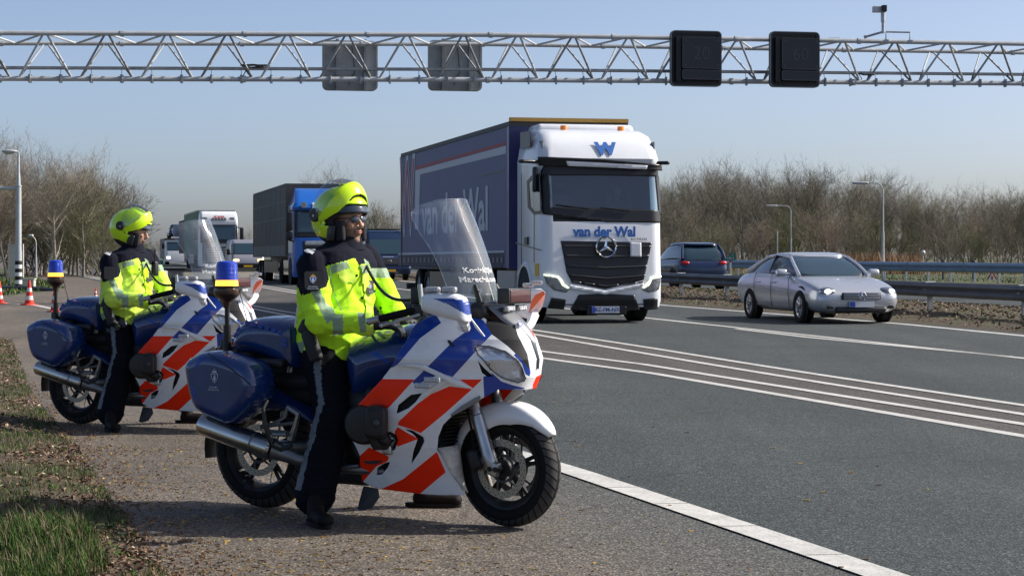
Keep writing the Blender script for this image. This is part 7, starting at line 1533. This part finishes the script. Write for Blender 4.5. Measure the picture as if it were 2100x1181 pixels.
for s in (-1,1):
    k=MB(); k.tube([(-1.34,s*.745,.93),(-1.7,s*.70,1.12),(-2.1,s*.625,1.29),(-2.5,s*.60,1.36)],[.04,.035,.035,.03],8); k.build('windscreen_pillar','car_silver',e6,True)
    k=MB(); k.tube([(-2.2,s*.625,1.30),(-2.8,s*.60,1.355),(-3.4,s*.60,1.31),(-3.9,s*.655,1.16),(-4.3,s*.72,1.0)],[.03,.03,.035,.05,.07],8); k.build('roof_rail','car_silver',e6,True)
    k=MB(); k.tube([(-2.85,s*.80,1.0),(-2.9,s*.62,1.34)],.022,6); k.build('door_pillar','grille_black',e6,True)
    k=MB(); k.rbox((-1.68,s*1.0,.99),(.13,.24,.15),.055); k.tube([(-1.7,s*.80,.96),(-1.68,s*.92,.97)],.03,6); k.build('mirror','car_silver',e6,True)
    for ax_ in (-.87,-3.72):
        k=MB(); k.lathe((ax_,s*.885,.36),(0,s,0),[(0,.375),(.022,.375),(.022,0)],28); k.build('wheel_arch','interior_dark',e6)
    for xs_ in ((-1.42,-1.47),(-2.42,-2.46),(-3.25,-3.45)):
        k=MB(); k.tube([(xs_[0],s*.925,.30),(xs_[1],s*.942,.6),(xs_[1],s*.925,.86),(xs_[1]-.02,s*.86,.985)],.006,4); k.build('door_gap','interior_dark',e6)
    for x in (-.87,-3.72): vwheel(e6,x,s*.835,.325,.23,'led_housing')
    k=MB(); k.sphere((-.20,s*.62,.62),(.20,.19,.10),18,10,Matrix.Rotation(s*R(-28),3,'Z')); o=k.build('headlight','head_glass',e6,True); k=MB(); k.sphere((-.045,s*.66,.635),(.06,.075,.045),12,8); k.build('headlight_bulb','head_lit',o,True)
    k=MB(); k.rbox((-.03,s*.60,.33),(.06,.22,.06),.025,R(-18*s)); k.build('fog_light','grille_black',e6,True)
    k=MB(); k.tube([(-1.2,s*.938,.60),(-2.4,s*.945,.66),(-4.2,s*.925,.72)],.008,5); k.build('body_crease','car_silver',e6,True)
    k=MB()
    for x in (-2.3,-3.2): k.rbox((x,s*.94,.80),(.18,.03,.03),.012)
    k.build('door_handle','chrome',e6,True)
k=MB(); k.rbox((.035,0,.545),(.05,.82,.14),.03); o=k.build('grille','grille_black',e6,True)
for z in (.50,.535,.57,.60): k=MB(); k.rbox((.065,0,z),(.02,.76,.014),.006); k.build('grille_slat','chrome',o,True)
k=MB(); c=Vector((.075,0,.55)); k.lathe(c,(1,0,0),[(0,.075),(.015,.085),(.02,.075)],20,closed=True)
for i in range(3): a=PI/2+i*2*PI/3; k.add([c+Vector((.02,0,0)),c+Vector((.0,.02*math.cos(a+1.05),.02*math.sin(a+1.05))),c+Vector((.015,.075*math.cos(a),.075*math.sin(a))),c+Vector((.0,.02*math.cos(a-1.05),.02*math.sin(a-1.05)))],[(0,1,2),(0,2,3)])
k.build('star_emblem','chrome',o,True)
k=MB(); k.rbox((.005,0,.275),(.09,1.05,.12),.04); k.build('lower_grille','grille_black',e6,True); k=MB(); k.box((.065,.0,.385),(.02,.52,.11)); o=k.build('number_plate','plate_white',e6); k=MB(); k.box((.078,-.20,.385),(.004,.11,.1)); k.build('plate_band','plate_blue',o)
k=MB(); k.rbox((-2.0,.35,1.18),(.03,.22,.05),.02); k.build('rear_view_mirror','truck_white',e6,True)
# dark SUV going away on the other carriageway
T7,e7=car((6.95,74),(-.2236,1),'dark blue estate car driving away, seen from behind beyond the median rail','car_navy',4.7,1.9,1.7,1); 
st=[(.10,.45,.85,.98,.7,.78,.68),(.0,.35,.9,1.02,.82,.90,.76),(-.1+.3,.40,.70,.78,.72,.80,.6)]
st=[(-.06,.45,.72,.80,.62,.74,.6),(.04,.35,.92,1.05,.80,.88,.76),(.3,.28,.95,1.10,.88,.94,.80),(1.2,.26,.95,1.10,.90,.95,.80),(2.6,.26,.93,1.07,.90,.95,.80),(3.4,.26,.90,1.02,.89,.94,.78),(4.2,.26,.82,.92,.85,.90,.74),(4.65,.3,.70,.78,.74,.80,.62)]
loft_body('body',st,'car_navy',e7); gst=[(.08,1.0,1.04,1.08,.80,.80,.74),(.22,1.0,1.15,1.40,.82,.80,.66),(.45,1.0,1.2,1.60,.82,.81,.62),(1.2,1.0,1.2,1.66,.83,.82,.62),(2.2,1.0,1.18,1.63,.83,.82,.62),(2.9,1.0,1.12,1.35,.80,.80,.64),(3.4,1.0,1.03,1.06,.74,.74,.68)]
loft_body('glasshouse',gst,'truck_glass',e7); loft_body('roof',[(.30,1.56,1.60,1.65,.64,.63,.56),(.6,1.58,1.63,1.69,.66,.64,.58),(1.3,1.60,1.65,1.71,.66,.64,.58),(2.2,1.58,1.62,1.68,.66,.64,.58),(2.45,1.52,1.55,1.60,.64,.62,.55)],'car_navy',e7)
for s in (-1,1):
    k=MB(); k.tube([(.10,s*.80,1.08),(.28,s*.74,1.38),(.48,s*.67,1.60)],[.07,.07,.05],8); k.build('rear_pillar','car_navy',e7,True)
    k=MB(); k.sphere((.02,s*.72,.95),(.07,.17,.07),14,8,Matrix.Rotation(s*R(-12),3,'Z')); k.build('tail_light','tail_red',e7,True); k=MB(); k.rbox((.0,s*.6,.52),(.04,.2,.05),.015); k.build('reflector','tail_red',e7,True)
    for x in (.85,3.65): vwheel(e7,x,s*.85,.35,.24)
    for ax_ in (.85,3.65): k=MB(); k.lathe((ax_,s*.905,.36),(0,s,0),[(0,.41),(.05,.41),(.05,0)],28); k.build('wheel_arch','interior_dark',e7)
k=MB(); k.box((-.02,0,.66),(.02,.52,.11)); k.build('number_plate','plate_yellow',e7); k=MB(); k.rbox((.02,0,.42),(.1,1.5,.16),.05); k.build('rear_bumper','truck_grey',e7,True); k=MB(); k.rbox((.035,0,.80),(.03,1.3,.03),.01); k.build('chrome_strip','chrome',e7,True)
